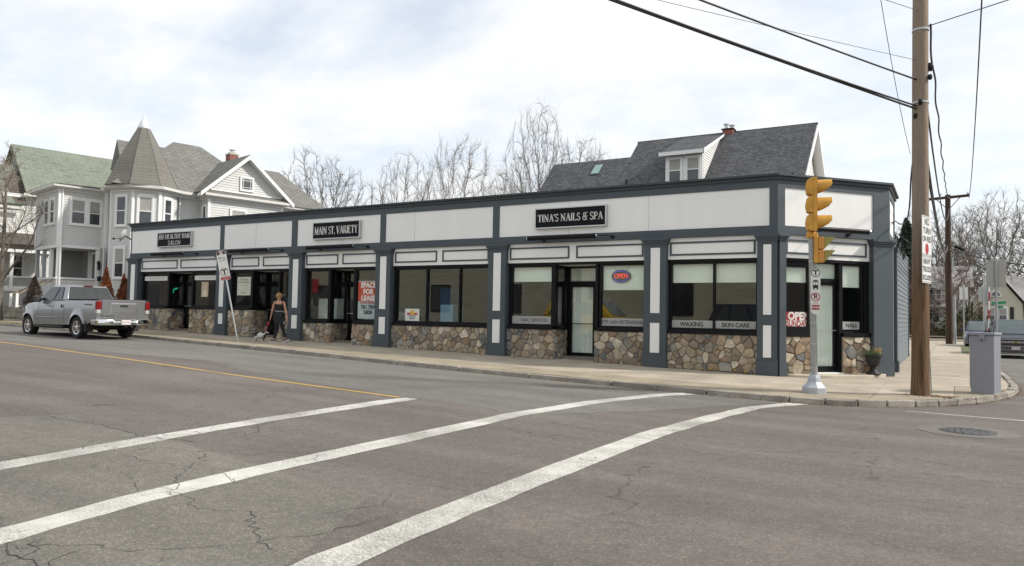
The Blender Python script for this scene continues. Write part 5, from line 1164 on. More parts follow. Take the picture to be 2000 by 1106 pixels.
def wheel(parent, x, y, r_, w, side, z=None, spokes=5, rimm=None):
    z = z or r_; s_ = 1 if side > 0 else -1
    P = [(r_*.60,-w*.42),(r_*.92,-w*.5),(r_*.985,-w*.40),(r_,-w*.2),(r_,w*.2),(r_*.985,w*.40),(r_*.92,w*.5),(r_*.64,w*.44),(r_*.60,w*.30)]
    mb = MB(); mb.lathe(P, c=(x,y,z), n=36, axis='y'); t = mb.build('wheel', TYRE, parent, smooth=40)
    mb = MB(); yo = w*.46*s_
    def ring(r0, r1, y0, y1):
        k = 32; vs = [(x+r_k*math.cos(2*math.pi*j/k), y+yy, z+r_k*math.sin(2*math.pi*j/k)) for r_k, yy in ((r0,y0),(r1,y1)) for j in range(k)]; mb.add(vs, [(j,(j+1)%k,k+(j+1)%k,k+j) for j in range(k)])
    ring(r_*.60, r_*.62, yo*.75, yo*.98); ring(r_*.62, r_*.54, yo*.98, yo*.92); ring(r_*.54, r_*.52, yo*.92, yo*.3)
    for k in range(spokes):
        a = 2*math.pi*k/spokes+.3; ca, sa = math.cos(a), math.sin(a)
        def q(rr, tt, yy): return (x+rr*ca-tt*sa, y+yy, z+rr*sa+tt*ca)
        mb.hexa([q(r_*.12,-.05,yo*.6),q(r_*.56,-.035,yo*.7),q(r_*.56,.035,yo*.7),q(r_*.12,.05,yo*.6),q(r_*.12,-.045,yo*.9),q(r_*.56,-.03,yo*.94),q(r_*.56,.03,yo*.94),q(r_*.12,.045,yo*.9)])
    mb.lathe([(r_*.17,yo*.6),(r_*.17,yo*.93),(r_*.10,yo*1.0)], c=(x,y,z), n=16, axis='y')
    mb.build('rim', rimm or CHROME, t, smooth=35)
    mb = MB(); mb.lathe([(r_*.5,yo*.28),(r_*.5,yo*.32)], c=(x,y,z), n=24, axis='y'); mb.build('brake_disc', UNDER, t)
def bil(P, u, v, off=0):
    a, b, c, d = [Vector(p) for p in P]; p = a.lerp(b, u).lerp(d.lerp(c, u), v)
    if off: n_ = (b-a).cross(d-a).normalized(); p = p+n_*off
    return p
def pane_on(parent, P, u0, u1, v0, v1, mat, name, off=.006, th=.004, cut=None):
    pts = cut or [(u0,v0),(u1,v0),(u1,v1),(u0,v1)]
    mb = MB(); A = [bil(P,u,v,off-th*2) for u, v in pts]; B = [bil(P,u,v,off) for u, v in pts]; k = len(pts)
    mb.add(A+B, [tuple(range(k-1,-1,-1)), tuple(range(k,2*k))]+[(i,(i+1)%k,k+(i+1)%k,k+i) for i in range(k)]); return mb.build(name, mat, parent)
def cabin(parent, base, roof, mat, name='cab', bev=.035):
    """base/roof: (x_rear, x_front, half_width, z)"""
    xr, xf, w, z0 = base; rr, rf, w2, z1 = roof
    mb = MB(); mb.hexa([(xr,-w,z0),(xf,-w,z0),(xf,w,z0),(xr,w,z0),(rr,-w2,z1),(rf,-w2,z1),(rf,w2,z1),(rr,w2,z1)]); o = mb.build(name, mat, parent, smooth=30)
    md = o.modifiers.new('bevel', 'BEVEL'); md.width = bev; md.segments = 3; md.limit_method = 'ANGLE'
    left = [(xf,w,z0),(xr,w,z0),(rr,w2,z1),(rf,w2,z1)]      # +y side seen from outside, normal outward
    right = [(xr,-w,z0),(xf,-w,z0),(rf,-w2,z1),(rr,-w2,z1)]
    front = [(xf,-w,z0),(xf,w,z0),(rf,w2,z1),(rf,-w2,z1)]; rear = [(xr,w,z0),(xr,-w,z0),(rr,-w2,z1),(rr,w2,z1)]
    return o, left, right, front, rear
# ---- silver pickup, tailgate towards the corner
def pickup():
    L = 5.22; t = thing('pickup_truck', 'silver extended cab pickup truck parked at the left kerb with its tailgate towards the shops', 'pickup truck', (-23.93,14.87,G(-26)-.06), math.pi-R(1.5))
    ar = [(1.18,.44),(4.42,.44)]; HW = .91
    # mirror x: rear at 0, front at L
    body = car_body(t, L, [(0,1.27),(.06,1.30),(2.05,1.31),(2.1,1.26),(3.55,1.25),(3.7,1.24),(4.5,1.16),(5.0,1.04),(5.15,.93),(5.22,.80)], [(0,.62),(.6,.50),(1.9,.44),(3.6,.42),(4.9,.40),(5.22,.46)], [(0,HW-.015),(.1,HW),(4.6,HW),(5.0,HW-.09),(5.15,HW-.22),(5.22,HW-.38)], ar, SILV, open_x=(.12,1.98), xs_extra=(.1,.12,1.98,2.0))
    mb = MB(); mb.box(.11,1.99,-.78,.78,.74,.78); mb.box(.11,1.99,-.84,-.79,.74,1.28); mb.box(.11,1.99,.79,.84,.74,1.28); mb.box(1.95,1.99,-.79,.79,.78,1.26); mb.box(.07,.11,-.79,.79,.74,1.26); mb.build('bed_liner', UNDER, t)
    mb = MB(); mb.box(.02,1.98,-.90,-.80,1.305,1.325); mb.box(.02,1.98,.80,.90,1.305,1.325); mb.box(-.01,.06,-.80,.80,1.305,1.325); mb.build('bed_rail_cap', PLAST, t, bevel=.006)
    mb = MB(); mb.box(.5,4.9,-.66,.66,.30,.62); mb.box(.1,.6,-.5,.5,.38,.6); mb.build('underbody', UNDER, t)
    for xc in (1.18, 4.42):
        mb = MB(); mb.box(xc-.46,xc+.46,-.83,.83,.45,.84); mb.build('wheel_well', UNDER, t)
    cb_, lf, rt, fr, re = cabin(t, (1.98,4.0,.875,1.24), (2.22,3.16,.68,1.80), SILV, 'cab', .06)
    for P, nm, flip in ((lf,'l',True),(rt,'r',False)):
        def mir(pts): return [((1-u) if flip else u, v) for u, v in (pts if not flip else pts[::-1])]
        # u from rear 0 to front 1 on the right side
        pane_on(t, P, 0,0,0,0, CGL, 'side_window', .02, cut=mir([(.12,.08),(.36,.08),(.385,.88),(.20,.88)]))
        pane_on(t, P, 0,0,0,0, CGL, 'side_window', .02, cut=mir([(.41,.06),(.86,.06),(.90,.35),(.93,.80),(.90,.88),(.44,.88)]))
    pane_on(t, fr, .05,.95,.08,.94, CGL, 'windshield', .02)
    for a, b in ((.045,.36),(.365,.635),(.64,.955)): pane_on(t, re, a, b, .10, .90, CGL, 'rear_window', .02)
    mb = MB(); mb.box(2.16,2.24,-.16,.16,1.79,1.815); mb.build('brake_lamp', RLENS, t)
    # tailgate
    mb = MB(); mb.box(-.025,.03,-.745,.745,.68,1.302); g = mb.build('tailgate', SILV, t, bevel=.012)
    mb = MB(); mb.hexa([(-.04,-.42,.90),(-.026,-.52,.72),(-.026,.52,.72),(-.04,.42,.90),(-.034,-.42,1.17),(-.026,-.46,1.22),(-.026,.46,1.22),(-.034,.42,1.17)]); mb.build('tailgate_relief', SILV, g, bevel=.01)
    mb = MB(); mb.box(-.055,-.026,-.13,.13,1.075,1.145); mb.build('tailgate_handle', PLAST, g, bevel=.008)
    text_mesh('lettering', 'TUNDRA', .085, CHROME, g, (-.03,.53,.765), (0,-1,0), (0,0,1), .003, 'CENTER', 1.25, .002); text_mesh('lettering', '4x4', .06, CHROME, g, (-.03,-.60,.765), (0,-1,0), (0,0,1), .003)
    for s_ in (-1, 1):
        mb = MB(); mb.box(-.045,.09,s_*.76 if s_ > 0 else -.915,.915 if s_ > 0 else -.76,.98,1.255); l_ = mb.build('tail_lamp', RLENS, t, bevel=.02)
        mb = MB(); mb.box(-.040,.08,s_*.765 if s_ > 0 else -.91,.91 if s_ > 0 else -.765,.84,.975); mb.build('reversing_lens', CLENS, l_, bevel=.02)
    mb = MB(); P = []
    for y in (-.93,-.80,-.45,-.36,.36,.45,.80,.93): P.append(y)
    vs = []
    for y in P:
        xo = -.17+.13*max(0, abs(y)-.72)/.21; top = .655 if abs(y) > .40 else .60
        vs += [(xo,y,.47),(xo-.02,y,.56),(xo+.01,y,top),(.0,y,top),(.0,y,.47)]
    mb.add(vs, [(i*5+j,i*5+(j+1)%5,(i+1)*5+(j+1)%5,(i+1)*5+j) for i in range(len(P)-1) for j in range(5)]+[(0,1,2,3,4),(35,36,37,38,39)]); bp = mb.build('rear_bumper', CHROME, t, smooth=35)
    for s_ in (-1,1):
        mb = MB(); mb.box(-.08,.28,.86*s_ if s_ > 0 else -.93,.93 if s_ > 0 else -.86,.47,.64); mb.build('bumper_end', CHROME, bp, bevel=.02)
    mb = MB(); mb.box(-.20,-.17,-.155,.155,.49,.645); mb.build('number_plate', PLATE, bp); text_mesh('lettering', '667 XR3', .075, REDP, bp, (-.201,0,.565), (0,-1,0), (0,0,1), .001)
    mb = MB(); mb.box(-.12,.1,-.06,.06,.38,.47); mb.box(-.19,.0,-.05,.05,.40,.43); mb.lathe([(.04,-.20),(.04,-.14)], c=(0,-.2,.42), axis='x', n=10); mb.build('tow_hitch', UNDER, t)
    mb = MB(); mb.lathe([(.0,-.2),(.2,-.14),(.24,0),(.2,.14),(.0,.2)], c=(1.18,0,.40), axis='y', n=14); mb.tube([(1.18,-.7,.36),(1.18,.7,.36)], .05, 8); mb.build('rear_axle', UNDER, t)
    mb = MB(); mb.box(5.10,5.25,-.62,.62,.46,.66); mb.hexa([(4.86,-.90,.44),(5.16,-.62,.46),(5.1,-.5,.46),(4.8,-.8,.44),(4.86,-.90,.66),(5.16,-.62,.66),(5.1,-.5,.66),(4.8,-.8,.66)]); mb.hexa([(4.86,.90,.44),(5.16,.62,.46),(5.1,.5,.46),(4.8,.8,.44),(4.86,.90,.66),(5.16,.62,.66),(5.1,.5,.66),(4.8,.8,.66)]); mb.build('front_bumper', SILV, t, bevel=.02)
    for s_ in (-1,1):
        mb = MB(); mb.hexa([(4.95,s_*.865,.80),(5.17,s_*.60,.78),(5.19,s_*.50,.78),(4.97,s_*.5,.80),(4.93,s_*.86,1.0),(5.10,s_*.62,.98),(5.12,s_*.5,.98),(4.95,s_*.5,1.0)]); mb.build('headlight', CLENS, t)
        mb = MB(); mb.box(3.52,3.70,*(sorted((s_*.90,s_*1.13))),1.20,1.42); mi_ = mb.build('mirror', PLAST, t, bevel=.035)
        for xa in (3.36-.98, 2.62-.1):
            pass
        mb = MB(); mb.box(2.92,3.08,*(sorted((s_*.905,s_*.945))),1.06,1.10); mb.build('door_handle', CHROME, t, bevel=.01)
        mb = MB(); mb.box(2.16,2.19,*(sorted((s_*.895,s_*.93))),1.02,1.14); mb.build('rear_door_handle', PLAST, t, bevel=.006)
        for x0 in (2.015, 2.745, 3.74):
            mb = MB(); Z_ = [.50+.075*q for q in range(11)]
            def by(z): zr = (z-.35)/.93; return HW*(1-.055*max(0,zr-.45)**1.6*3-.05*max(0,.35-zr)**1.2*2)+.0025
            mb.add([(x0,s_*by(z),z) for z in Z_]+[(x0+.012,s_*by(z),z) for z in Z_], [(q,q+1,12+q,11+q) for q in range(10)]); mb.build('door_gap', UNDER, t, fixn=False)
        mb = MB(); mb.box(2.2,3.85,*(sorted((s_*.90,s_*.928))),.665,.70); mb.build('side_moulding', SILV, t, bevel=.008)
        mb = MB(); mb.box(2.0,3.92,*(sorted((s_*.84,s_*.97))),.33,.40); mb.build('running_board', PLAST, t, bevel=.02)
        mb = MB(); mb.box(.60,.66,*(sorted((s_*.66,s_*.92))),.24,.60); mb.build('mud_flap', PLAST, t)
        for x in (1.18,4.42): wheel(t, x, s_*.80, .365, .25, s_)
        text_mesh('lettering', 'TRD OFF ROAD', .07, PLAST, t, (.55,s_*.905,1.14), (-s_,0,0), (0,0,1), .002, 'CENTER', .9)
    return t
pickup()
# ---- cars facing the camera on the side street
def suv(loc, rot, paint, label, name, L=4.7, HW=.92, H_=1.72, grille=True, glass=CGL2, group=None):
    t = thing(name, label, 'car', loc, rot, group); ar = [(.95,.38),(3.75,.38)]
    car_body(t, L, [(0,.95),(.1,1.02),(1.0,1.06),(3.2,1.06),(3.9,1.02),(4.4,.93),(4.6,.84),(L,.66)], [(0,.34),(.5,.28),(4.1,.26),(L,.30)], [(0,HW-.12),(.3,HW),(3.9,HW),(4.35,HW-.06),(4.58,HW-.2),(L,HW-.36)], ar, paint)
    mb = MB(); mb.box(.3,4.3,-.7,.7,.2,.6); mb.build('underbody', UNDER, t)
    cb_, lf, rt, fr, re = cabin(t, (.12,3.55,HW-.05,1.02), (.45,2.75,HW-.24,H_), paint, 'cabin', .08)
    pane_on(t, fr, .06,.94,.06,.92, glass, 'windshield', .025); pane_on(t, re, .08,.92,.15,.88, CGL, 'rear_window', .025)
    for P, flip in ((lf,True),(rt,False)):
        for c_ in ([(.08,.12),(.26,.12),(.27,.86),(.16,.86)],[(.30,.10),(.56,.10),(.57,.88),(.31,.88)],[(.60,.10),(.90,.10),(.93,.78),(.88,.88),(.61,.88)]):
            pts = [((1-u),v) for u, v in c_[::-1]] if flip else c_
            pane_on(t, P, 0,0,0,0, CGL, 'side_window', .025, cut=pts)
    for s_ in (-1,1):
        for x in (.95,3.75): wheel(t, x, s_*(HW-.12), .34, .22, s_)
        mb = MB(); mb.box(3.0,3.18,*(sorted((s_*(HW-.02),s_*(HW+.22)))),1.02,1.20); mb.build('mirror', paint, t, bevel=.04)
        mb = MB(); mb.hexa([(4.18,s_*(HW-.03),.74),(4.60,s_*(HW-.30),.70),(4.62,s_*(HW-.46),.72),(4.3,s_*.5,.74),(4.14,s_*(HW-.06),.90),(4.52,s_*(HW-.32),.84),(4.54,s_*(HW-.46),.84),(4.3,s_*.5,.88)]); mb.build('headlight', CLENS, t)
    if grille:
        mb = MB(); mb.box(L-.14,L+.005,-.52,.52,.74,.83); mb.box(L-.12,L+.02,-.50,.50,.54,.69); g = mb.build('grille', PLAST, t)
        mb = MB()
        for z in (.535,.69,.735,.835): mb.box(L-.12,L+.03,-.54,.54,z,z+.018)
        mb.build('chrome_bar', CHROME, g)
        mb = MB(); mb.box(L+.005,L+.04,-.11,.11,.695,.735); mb.box(L+.005,L+.04,-.045,.045,.680,.752); mb.build('emblem', M('emblem_gold', (.50,.36,.12), .35, .6, bmp=0), g)
        mb = MB(); mb.box(L+.0,L+.035,-.155,.155,.40,.51); pl_ = mb.build('number_plate', PLATE, t); text_mesh('lettering', '987 TH3', .07, REDP, pl_, (L+.036,0,.455), (0,1,0), (0,0,1), .001)
        mb = MB(); mb.box(L-.18,L+.02,-.72,.72,.20,.34); mb.build('bumper_lower', PLAST, t, bevel=.03)
        mb = MB(); mb.box(L-.1,L+.03,-.66,.66,.235,.25); mb.build('bumper_trim', CHROME, t)
    return t
suv((2.53,39+4.7,-.05), R(-90), NAVY, 'dark navy SUV parked facing the camera with a gold emblem on its grille', 'parked_suv')
suv((1.75,57,-.05), R(-90), BLUEC, 'blue violet minivan behind the grey cabinet, further back than the navy SUV', 'parked_minivan', 4.6, .90, 1.66)
# cars standing on the near side of the street, seen as reflections in the shop windows
suv((-19.0,2.0,G(-16)-.05), 0, YELC, 'yellow car reflected in the shop windows', 'yellow_car', H_=1.78).scale = (1.2,1.2,1.2)
suv((-10.4,.9,G(-8)-.05), 0, NAVY, 'dark car reflected in the corner shop window', 'dark_car', H_=1.9).scale = (1.12,1.12,1.12)
suv((-42,1.4,G(-38)-.05), 0, WHC, 'white car reflected in the salon window', 'white_car', H_=1.42)
suv((-33.5,1.2,G(-30)-.05), 0, WHC, 'pale car reflected near the leftmost shop door', 'pale_car', H_=1.42)
# building across the street (seen in the glass)
BEIG = M('beige_painted_brick', (.52,.49,.39), .9, var=.22, vscale=1.6, bmp=.5, stretch=(.35,1,3.5))
t = thing('beige_building', 'long beige painted brick building across the street, seen reflected in the shop glass', 'building', (-18,-6,0))
mb = MB(); mb.box(-30,22,-8,0,-.2,5.0); mb.build('wall', BEIG, t)
for k, x in enumerate(range(-27,20,6)):
    mb = MB(); mb.box(x,x+1.7,0,.05,1.6,3.6); w_ = mb.build('window', PLAST, t)
    mb = MB(); mb.box(x+.1,x+1.6,.05,.06,1.7,3.5); mb.build('pane', CGL, w_)
mb = MB(); mb.box(-28.5,-26.5,0,.6,3.0,4.1); mb.build('awning', REDP, t); mb = MB(); mb.box(-28.3,-26.7,.61,.63,3.3,3.8); mb.build('awning_panel', PAPER, t)

t = thing('brown_street_building', 'brown building across the street, seen reflected in the salon windows', 'building', (-50,-6,.6))
mb = MB(); mb.box(-60,1.5,-8,0,-.4,5.2); mb.build('wall', M('brown_plaster', (.17,.145,.12), .9, var=.15, vscale=1.5, bmp=.3), t)
for k, x in enumerate(range(-58,0,5)):
    mb = MB(); mb.box(x,x+2.4,0,.05,1.0,3.2); mb.build('window', CGL, t)
t = thing('brick_corner_building', 'brown building across the side street, seen only in the corner shop glass', 'building', (15,14,0))
BRB = M('brown_wall', (.26,.23,.20), .9, var=.15, vscale=1.5, bmp=.3)
mb = MB(); mb.box(0,12,0,26,-.1,5); mb.build('wall', BRB, t)
for k in range(5):
    mb = MB(); mb.box(-.05,0,2+4.8*k,4.2+4.8*k,1,3.2); w_ = mb.build('window', CGL, t)
# ------------------------------------------------------------------ person and dog
def skin_obj(name, J, E, mat, parent, sub=2, root=None):
    names = list(J); idx = {n: i for i, n in enumerate(names)}
    me = bpy.data.meshes.new(name); me.from_pydata([J[n][0] for n in names], [(idx[a], idx[b]) for a, b in E], [])
    o = bpy.data.objects.new(name, me); COL.objects.link(o)
    md = o.modifiers.new('skin', 'SKIN'); md.use_smooth_shade = True
    for n in names:
        r_ = J[n][1]; r_ = r_ if hasattr(r_, '__len__') else (r_, r_); sv = me.skin_vertices[0].data[idx[n]]; sv.radius = r_; sv.use_root = (n == (root or names[0]))
    sm = o.modifiers.new('sub', 'SUBSURF'); sm.levels = sub; sm.render_levels = sub
    bpy.context.view_layer.update(); dg = bpy.context.evaluated_depsgraph_get(); ev = o.evaluated_get(dg); m2 = bpy.data.meshes.new_from_object(ev)
    bpy.data.objects.remove(o); m2.name = name; m2.materials.clear(); m2.materials.append(mat); m2.polygons.foreach_set('use_smooth', [True]*len(m2.polygons))
    for p in m2.polygons: p.material_index = 0
    o = bpy.data.objects.new(name, m2); COL.objects.link(o); o.parent = parent; return o
SKIN = M('skin', (.50,.27,.18), .6, var=.06, bmp=0); TANK = M('black_tank_top', (.012,.012,.014), .85, bmp=0); TROU = M('black_leggings', (.011,.011,.013), .8, bmp=0); JACK = M('grey_trim', (.28,.28,.29), .8, bmp=0); HAIR = M('blonde_hair', (.42,.26,.12), .7, var=.3, vscale=30, bmp=.3); SHOE = M('running_shoe', (.06,.06,.065), .7, bmp=0); SHOEW = M('shoe_sole', (.65,.65,.65), .7, bmp=0)
# local frame: person faces -x' (walking left); x right as seen from the camera, y away
pr = thing('person', 'person with curly blonde hair, black tank top and jacket tied at the waist', 'person', (-19.65,17.75,G(-19.65)+.05), TH)
h = 1.63
def fingers(J, E, hand, wrist_dir, side, s_=1):
    b = Vector(J[hand][0]); d = Vector(wrist_dir).normalized(); sd = Vector((0,1,0)) if abs(d.y) < .8 else Vector((1,0,0)); sd = (sd-d*sd.dot(d)).normalized()
    for k, (off, ln) in enumerate(((-.026,.065),(-.009,.075),(.009,.070),(.026,.055))):
        p0 = b+sd*off+d*.02; p1 = p0+d*ln*.55; p2 = p1+(d+Vector((side*.4,0,-.1))).normalized()*ln*.45
        for q, (p, r_) in enumerate(((p0,.010),(p1,.009),(p2,.007))): J['%sf%d%d' % (hand,k,q)] = (tuple(p), r_)
        E += [(hand,'%sf%d0' % (hand,k)),('%sf%d0' % (hand,k),'%sf%d1' % (hand,k)),('%sf%d1' % (hand,k),'%sf%d2' % (hand,k))]
    p0 = b-sd*.03; p1 = p0+(d-sd*.9).normalized()*.05
    J[hand+'t0'] = (tuple(p0), .011); J[hand+'t1'] = (tuple(p1), .008); E += [(hand,hand+'t0'),(hand+'t0',hand+'t1')]
J = {'pelvis': ((0,0,.92),(.14,.10)), 'belly': ((0,0,1.05),(.125,.09)), 'chest': ((-.01,0,1.22),(.15,.10)), 'upper': ((-.012,0,1.34),(.12,.08)), 'neck': ((-.015,.0,1.42),(.048,.048)), 'skull0': ((-.02,.012,1.48),(.062,.068)), 'skull': ((-.022,.015,1.55),(.074,.085)), 'crown': ((-.022,.01,1.61),(.05,.06)), 'nose': ((-.028,.108,1.535),(.012,.014)),
 'ls': ((-.17,0,1.34),(.052,.052)), 'le': ((-.235,.01,1.08),(.038,.038)), 'lw': ((-.30,.06,.86),(.026,.026)), 'lh': ((-.315,.075,.79),(.030,.022)),
 'rs': ((.15,0,1.34),(.052,.052)), 're': ((.225,-.03,1.08),(.038,.038)), 'rw': ((.28,-.03,.84),(.026,.026)), 'rh': ((.29,-.02,.77),(.030,.022)),
 'lhip': ((-.09,0,.88),(.10,.10)), 'lk': ((-.06,.0,.48),(.062,.062)), 'la': ((-.14,-.02,.10),(.038,.042)), 'lt': ((-.20,.03,.045),(.032,.03)),
 'rhip': ((.09,0,.88),(.10,.10)), 'rk': ((.12,.02,.49),(.062,.062)), 'ra': ((.25,-.05,.13),(.038,.042)), 'rt': ((.22,.03,.06),(.032,.03))}
E = [('pelvis','belly'),('belly','chest'),('chest','upper'),('upper','neck'),('neck','skull0'),('skull0','skull'),('skull','crown'),('skull','nose'),('upper','ls'),('ls','le'),('le','lw'),('lw','lh'),('upper','rs'),('rs','re'),('re','rw'),('rw','rh'),('pelvis','lhip'),('lhip','lk'),('lk','la'),('la','lt'),('pelvis','rhip'),('rhip','rk'),('rk','ra'),('ra','rt')]
fingers(J, E, 'lh', (-.2,.2,-1), -1); fingers(J, E, 'rh', (.1,.1,-1), 1)
skin_obj('body', J, E, SKIN, pr, 2, 'pelvis')
def sub_j(keys, g): return {k: (J[k][0], tuple(x*g+.006 for x in (J[k][1] if hasattr(J[k][1],'__len__') else (J[k][1],)*2))) for k in keys}
T = sub_j(['pelvis','belly','chest','upper'], 1.03); T['upper'] = ((-.012,0,1.335),(.135,.095)); T['sl'] = ((-.135,0,1.355),(.062,.066)); T['sr'] = ((.115,0,1.355),(.062,.066)); skin_obj('tank_top', T, [('pelvis','belly'),('belly','chest'),('chest','upper'),('upper','sl'),('upper','sr')], TANK, pr, 2)
T = sub_j(['pelvis','lhip','lk','la','rhip','rk','ra'], 1.06); skin_obj('leggings', T, [('pelvis','lhip'),('lhip','lk'),('lk','la'),('pelvis','rhip'),('rhip','rk'),('rk','ra')], TROU, pr, 2)
# jacket tied round the waist
mb = MB(); vs = []; n_ = 28; rows_ = [(1.02,1.0,0),(.98,1.07,0),(.88,1.22,.02),(.76,1.36,.04),(.66,1.46,.06)]
for z, k, w_ in rows_:
    for j in range(n_):
        a = 2*math.pi*j/n_; rr = k*(1+w_*math.sin(a*5)); zz = z-(.05*math.sin(a*3)+.05*math.cos(a)) if z < .8 else z; vs.append((.145*rr*math.cos(a)+.01, .115*rr*math.sin(a), zz))
mb.add(vs, [(i*n_+j,i*n_+(j+1)%n_,(i+1)*n_+(j+1)%n_,(i+1)*n_+j) for i in range(len(rows_)-1) for j in range(n_)]); mb.build('tied_jacket', TANK, pr, smooth=True, fixn=False)
mb = MB(); mb.lathe([(.148,1.02),(.156,1.035),(.152,1.055)], n=26, sq=(1,.80)); mb.build('jacket_waistband', JACK, pr, smooth=True)
mb = MB(); mb.tube([(.17,-.04,.70),(.19,-.03,.60)], [.05,.035], 8); mb.build('jacket_cuff', JACK, pr, smooth=True)
# hair: many curls
mb = MB(); rnd = random.Random(31)
for _ in range(120):
    a, b_ = rnd.random()*6.28, rnd.uniform(-.5,1.4); r_ = rnd.uniform(.075,.098); c_ = Vector((-.022+r_*math.cos(a)*math.cos(b_), -.005+r_*1.05*math.sin(a)*math.cos(b_), 1.555+r_*1.05*math.sin(b_)))
    if c_.y > .055 and c_.z < 1.60: continue
    s_ = rnd.uniform(.014,.026); mb.lathe([(s_*.5,-s_),(s_,-s_*.4),(s_,s_*.4),(s_*.4,s_)], c=c_, n=6)
mb.lathe([(.02,-.05),(.045,-.03),(.055,.0),(.04,.03),(.01,.045)], c=(-.03,-.055,1.63), n=10); mb.tube([(-.0,-.09,1.53),(.01,-.10,1.46),(.005,-.09,1.42)], [.035,.028,.01], 8)
mb.build('hair', HAIR, pr, smooth=60)
for x_ in (-.098,.056):
    mb = MB(); mb.lathe([(.004,-.02),(.014,-.008),(.016,.008),(.006,.022)], c=(x_,.01,1.54), n=8); mb.build('ear', SKIN, pr, smooth=True)
for (x, y, z, rz, pitch_) in ((-.19,.0,.0,R(35),0),(.27,-.02,.03,R(25),R(-25))):
    m_ = Matrix.Translation((x,y,z)) @ Matrix.Rotation(rz,4,'Z') @ Matrix.Rotation(pitch_,4,'Y')
    mb = MB(); P = [(-.13,-.03,.0),(-.10,-.045,.0),(.02,-.045,.0),(.12,-.035,.0),(.12,.035,.0),(.02,.045,.0),(-.10,.045,.0),(-.13,.03,.0)]; mb.prism(P, (0,0,.03)); sh = mb.build('shoe', SHOEW, pr, m_, bevel=.008)
    mb = MB(); mb.hexa([(-.125,-.04,.031),(.11,-.038,.031),(.11,.038,.031),(-.125,.04,.031),(-.07,-.03,.068),(.10,-.032,.10),(.10,.032,.10),(-.07,.03,.068)]); mb.build('shoe_upper', SHOE, sh, bevel=.015)
# dog
m_, t_, bs_ = newmat('dog_coat'); c_ = coord(t_, 'Object'); f_ = maprange(t_, noise(t_, c_, 5.5, 2, .5, .5), .46, .50, 0, 1); o_ = mixrgb(t_, f_, (.62,.60,.56), (.025,.022,.022)); t_.links.new(o_, bs_.inputs['Base Color']); bs_.inputs['Roughness'].default_value = .95; bump(t_, bs_, noise(t_, c_, 60, 4), .8, .01)
COAT = m_
dg_ = thing('dog', 'small shaggy black and white dog on a pink leash beside the walking person', 'dog', (-20.12,17.42,G(-20.1)+.05), TH+R(18))
DJ = {'rump': ((-.17,0,.22),(.085,.08)), 'back': ((-.05,0,.23),(.085,.085)), 'chest': ((.08,0,.22),(.082,.09)), 'neck': ((.14,0,.28),(.055,.055)), 'head': ((.19,0,.33),(.058,.055)), 'muzzle': ((.255,0,.305),(.028,.026)), 'earl': ((.17,.055,.30),(.022,.03)), 'earr': ((.17,-.055,.30),(.022,.03)), 'tail1': ((-.25,0,.31),(.03,.03)), 'tail2': ((-.24,0,.39),(.028,.028)), 'tail3': ((-.19,0,.42),(.02,.02))}
DE = [('rump','back'),('back','chest'),('chest','neck'),('neck','head'),('head','muzzle'),('head','earl'),('head','earr'),('rump','tail1'),('tail1','tail2'),('tail2','tail3')]
for nm, x, y, dx_ in (('fl',.10,.055,.02),('fr',.10,-.055,-.02)):
    DJ[nm+'1'] = ((x,y,.13),(.035,.035)); DJ[nm+'2'] = ((x+dx_,y,.07),(.026,.026)); DJ[nm+'3'] = ((x+dx_+.01,y,.022),(.028,.024)); DE += [('chest',nm+'1'),(nm+'1',nm+'2'),(nm+'2',nm+'3')]
for nm, x, y, dx_ in (('bl',-.16,.055,.015),('br',-.16,-.055,-.02)):
    DJ[nm+'1'] = ((x+.03,y,.14),(.042,.042)); DJ[nm+'2'] = ((x-.035+dx_,y,.09),(.026,.026)); DJ[nm+'3'] = ((x-.01+dx_,y,.022),(.028,.024)); DE += [('rump',nm+'1'),(nm+'1',nm+'2'),(nm+'2',nm+'3')]
skin_obj('body', DJ, DE, COAT, dg_, 2, 'back')
mb = MB(); rnd = random.Random(3)
for _ in range(420):
    a = rnd.random()*6.28; x = rnd.uniform(-.2,.12); r_ = .083; y, z = r_*math.cos(a), .22+r_*math.sin(a); l_ = .05
    mb.add([(x-.012,y,z),(x+.012,y,z),(x-.02,y*1.25,z-l_)], [(0,1,2)])
mb.build('fur_tufts', COAT, dg_, kind='stuff', fixn=False)
a_ = pr.matrix_basis if False else None
bpy.context.view_layer.update()
hw_ = pr.matrix_world @ Vector((-.33,.08,.74)); dn_ = dg_.matrix_world @ Vector((.10,0,.33))
mb = MB(); mid_ = hw_.lerp(dn_, .5)-Vector((0,0,.04)); mb.tube([hw_, mid_, dn_], .007, 5); tag(mb.build('leash', M('pink_leash', (.55,.05,.09), .6, bmp=0)), 'thin pink leash from the walking person to the dog', 'leash')
mb = MB(); mb.lathe([(.058,0),(.062,.012),(.058,.024)], c=(.125,0,.265), n=14); mb.build('collar', REDP, dg_)
mb = MB(); mb.lathe([(.02,0),(.03,.02),(.028,.1),(.02,.12)], n=8); b_ = mb.build('leash_holder', M('red_holder', (.5,.04,.07), .6, bmp=0)); b_.location = hw_.lerp(dn_, .28)-Vector((0,0,.06)); tag(b_, 'small red bag dispenser hanging on the leash', 'bag dispenser')
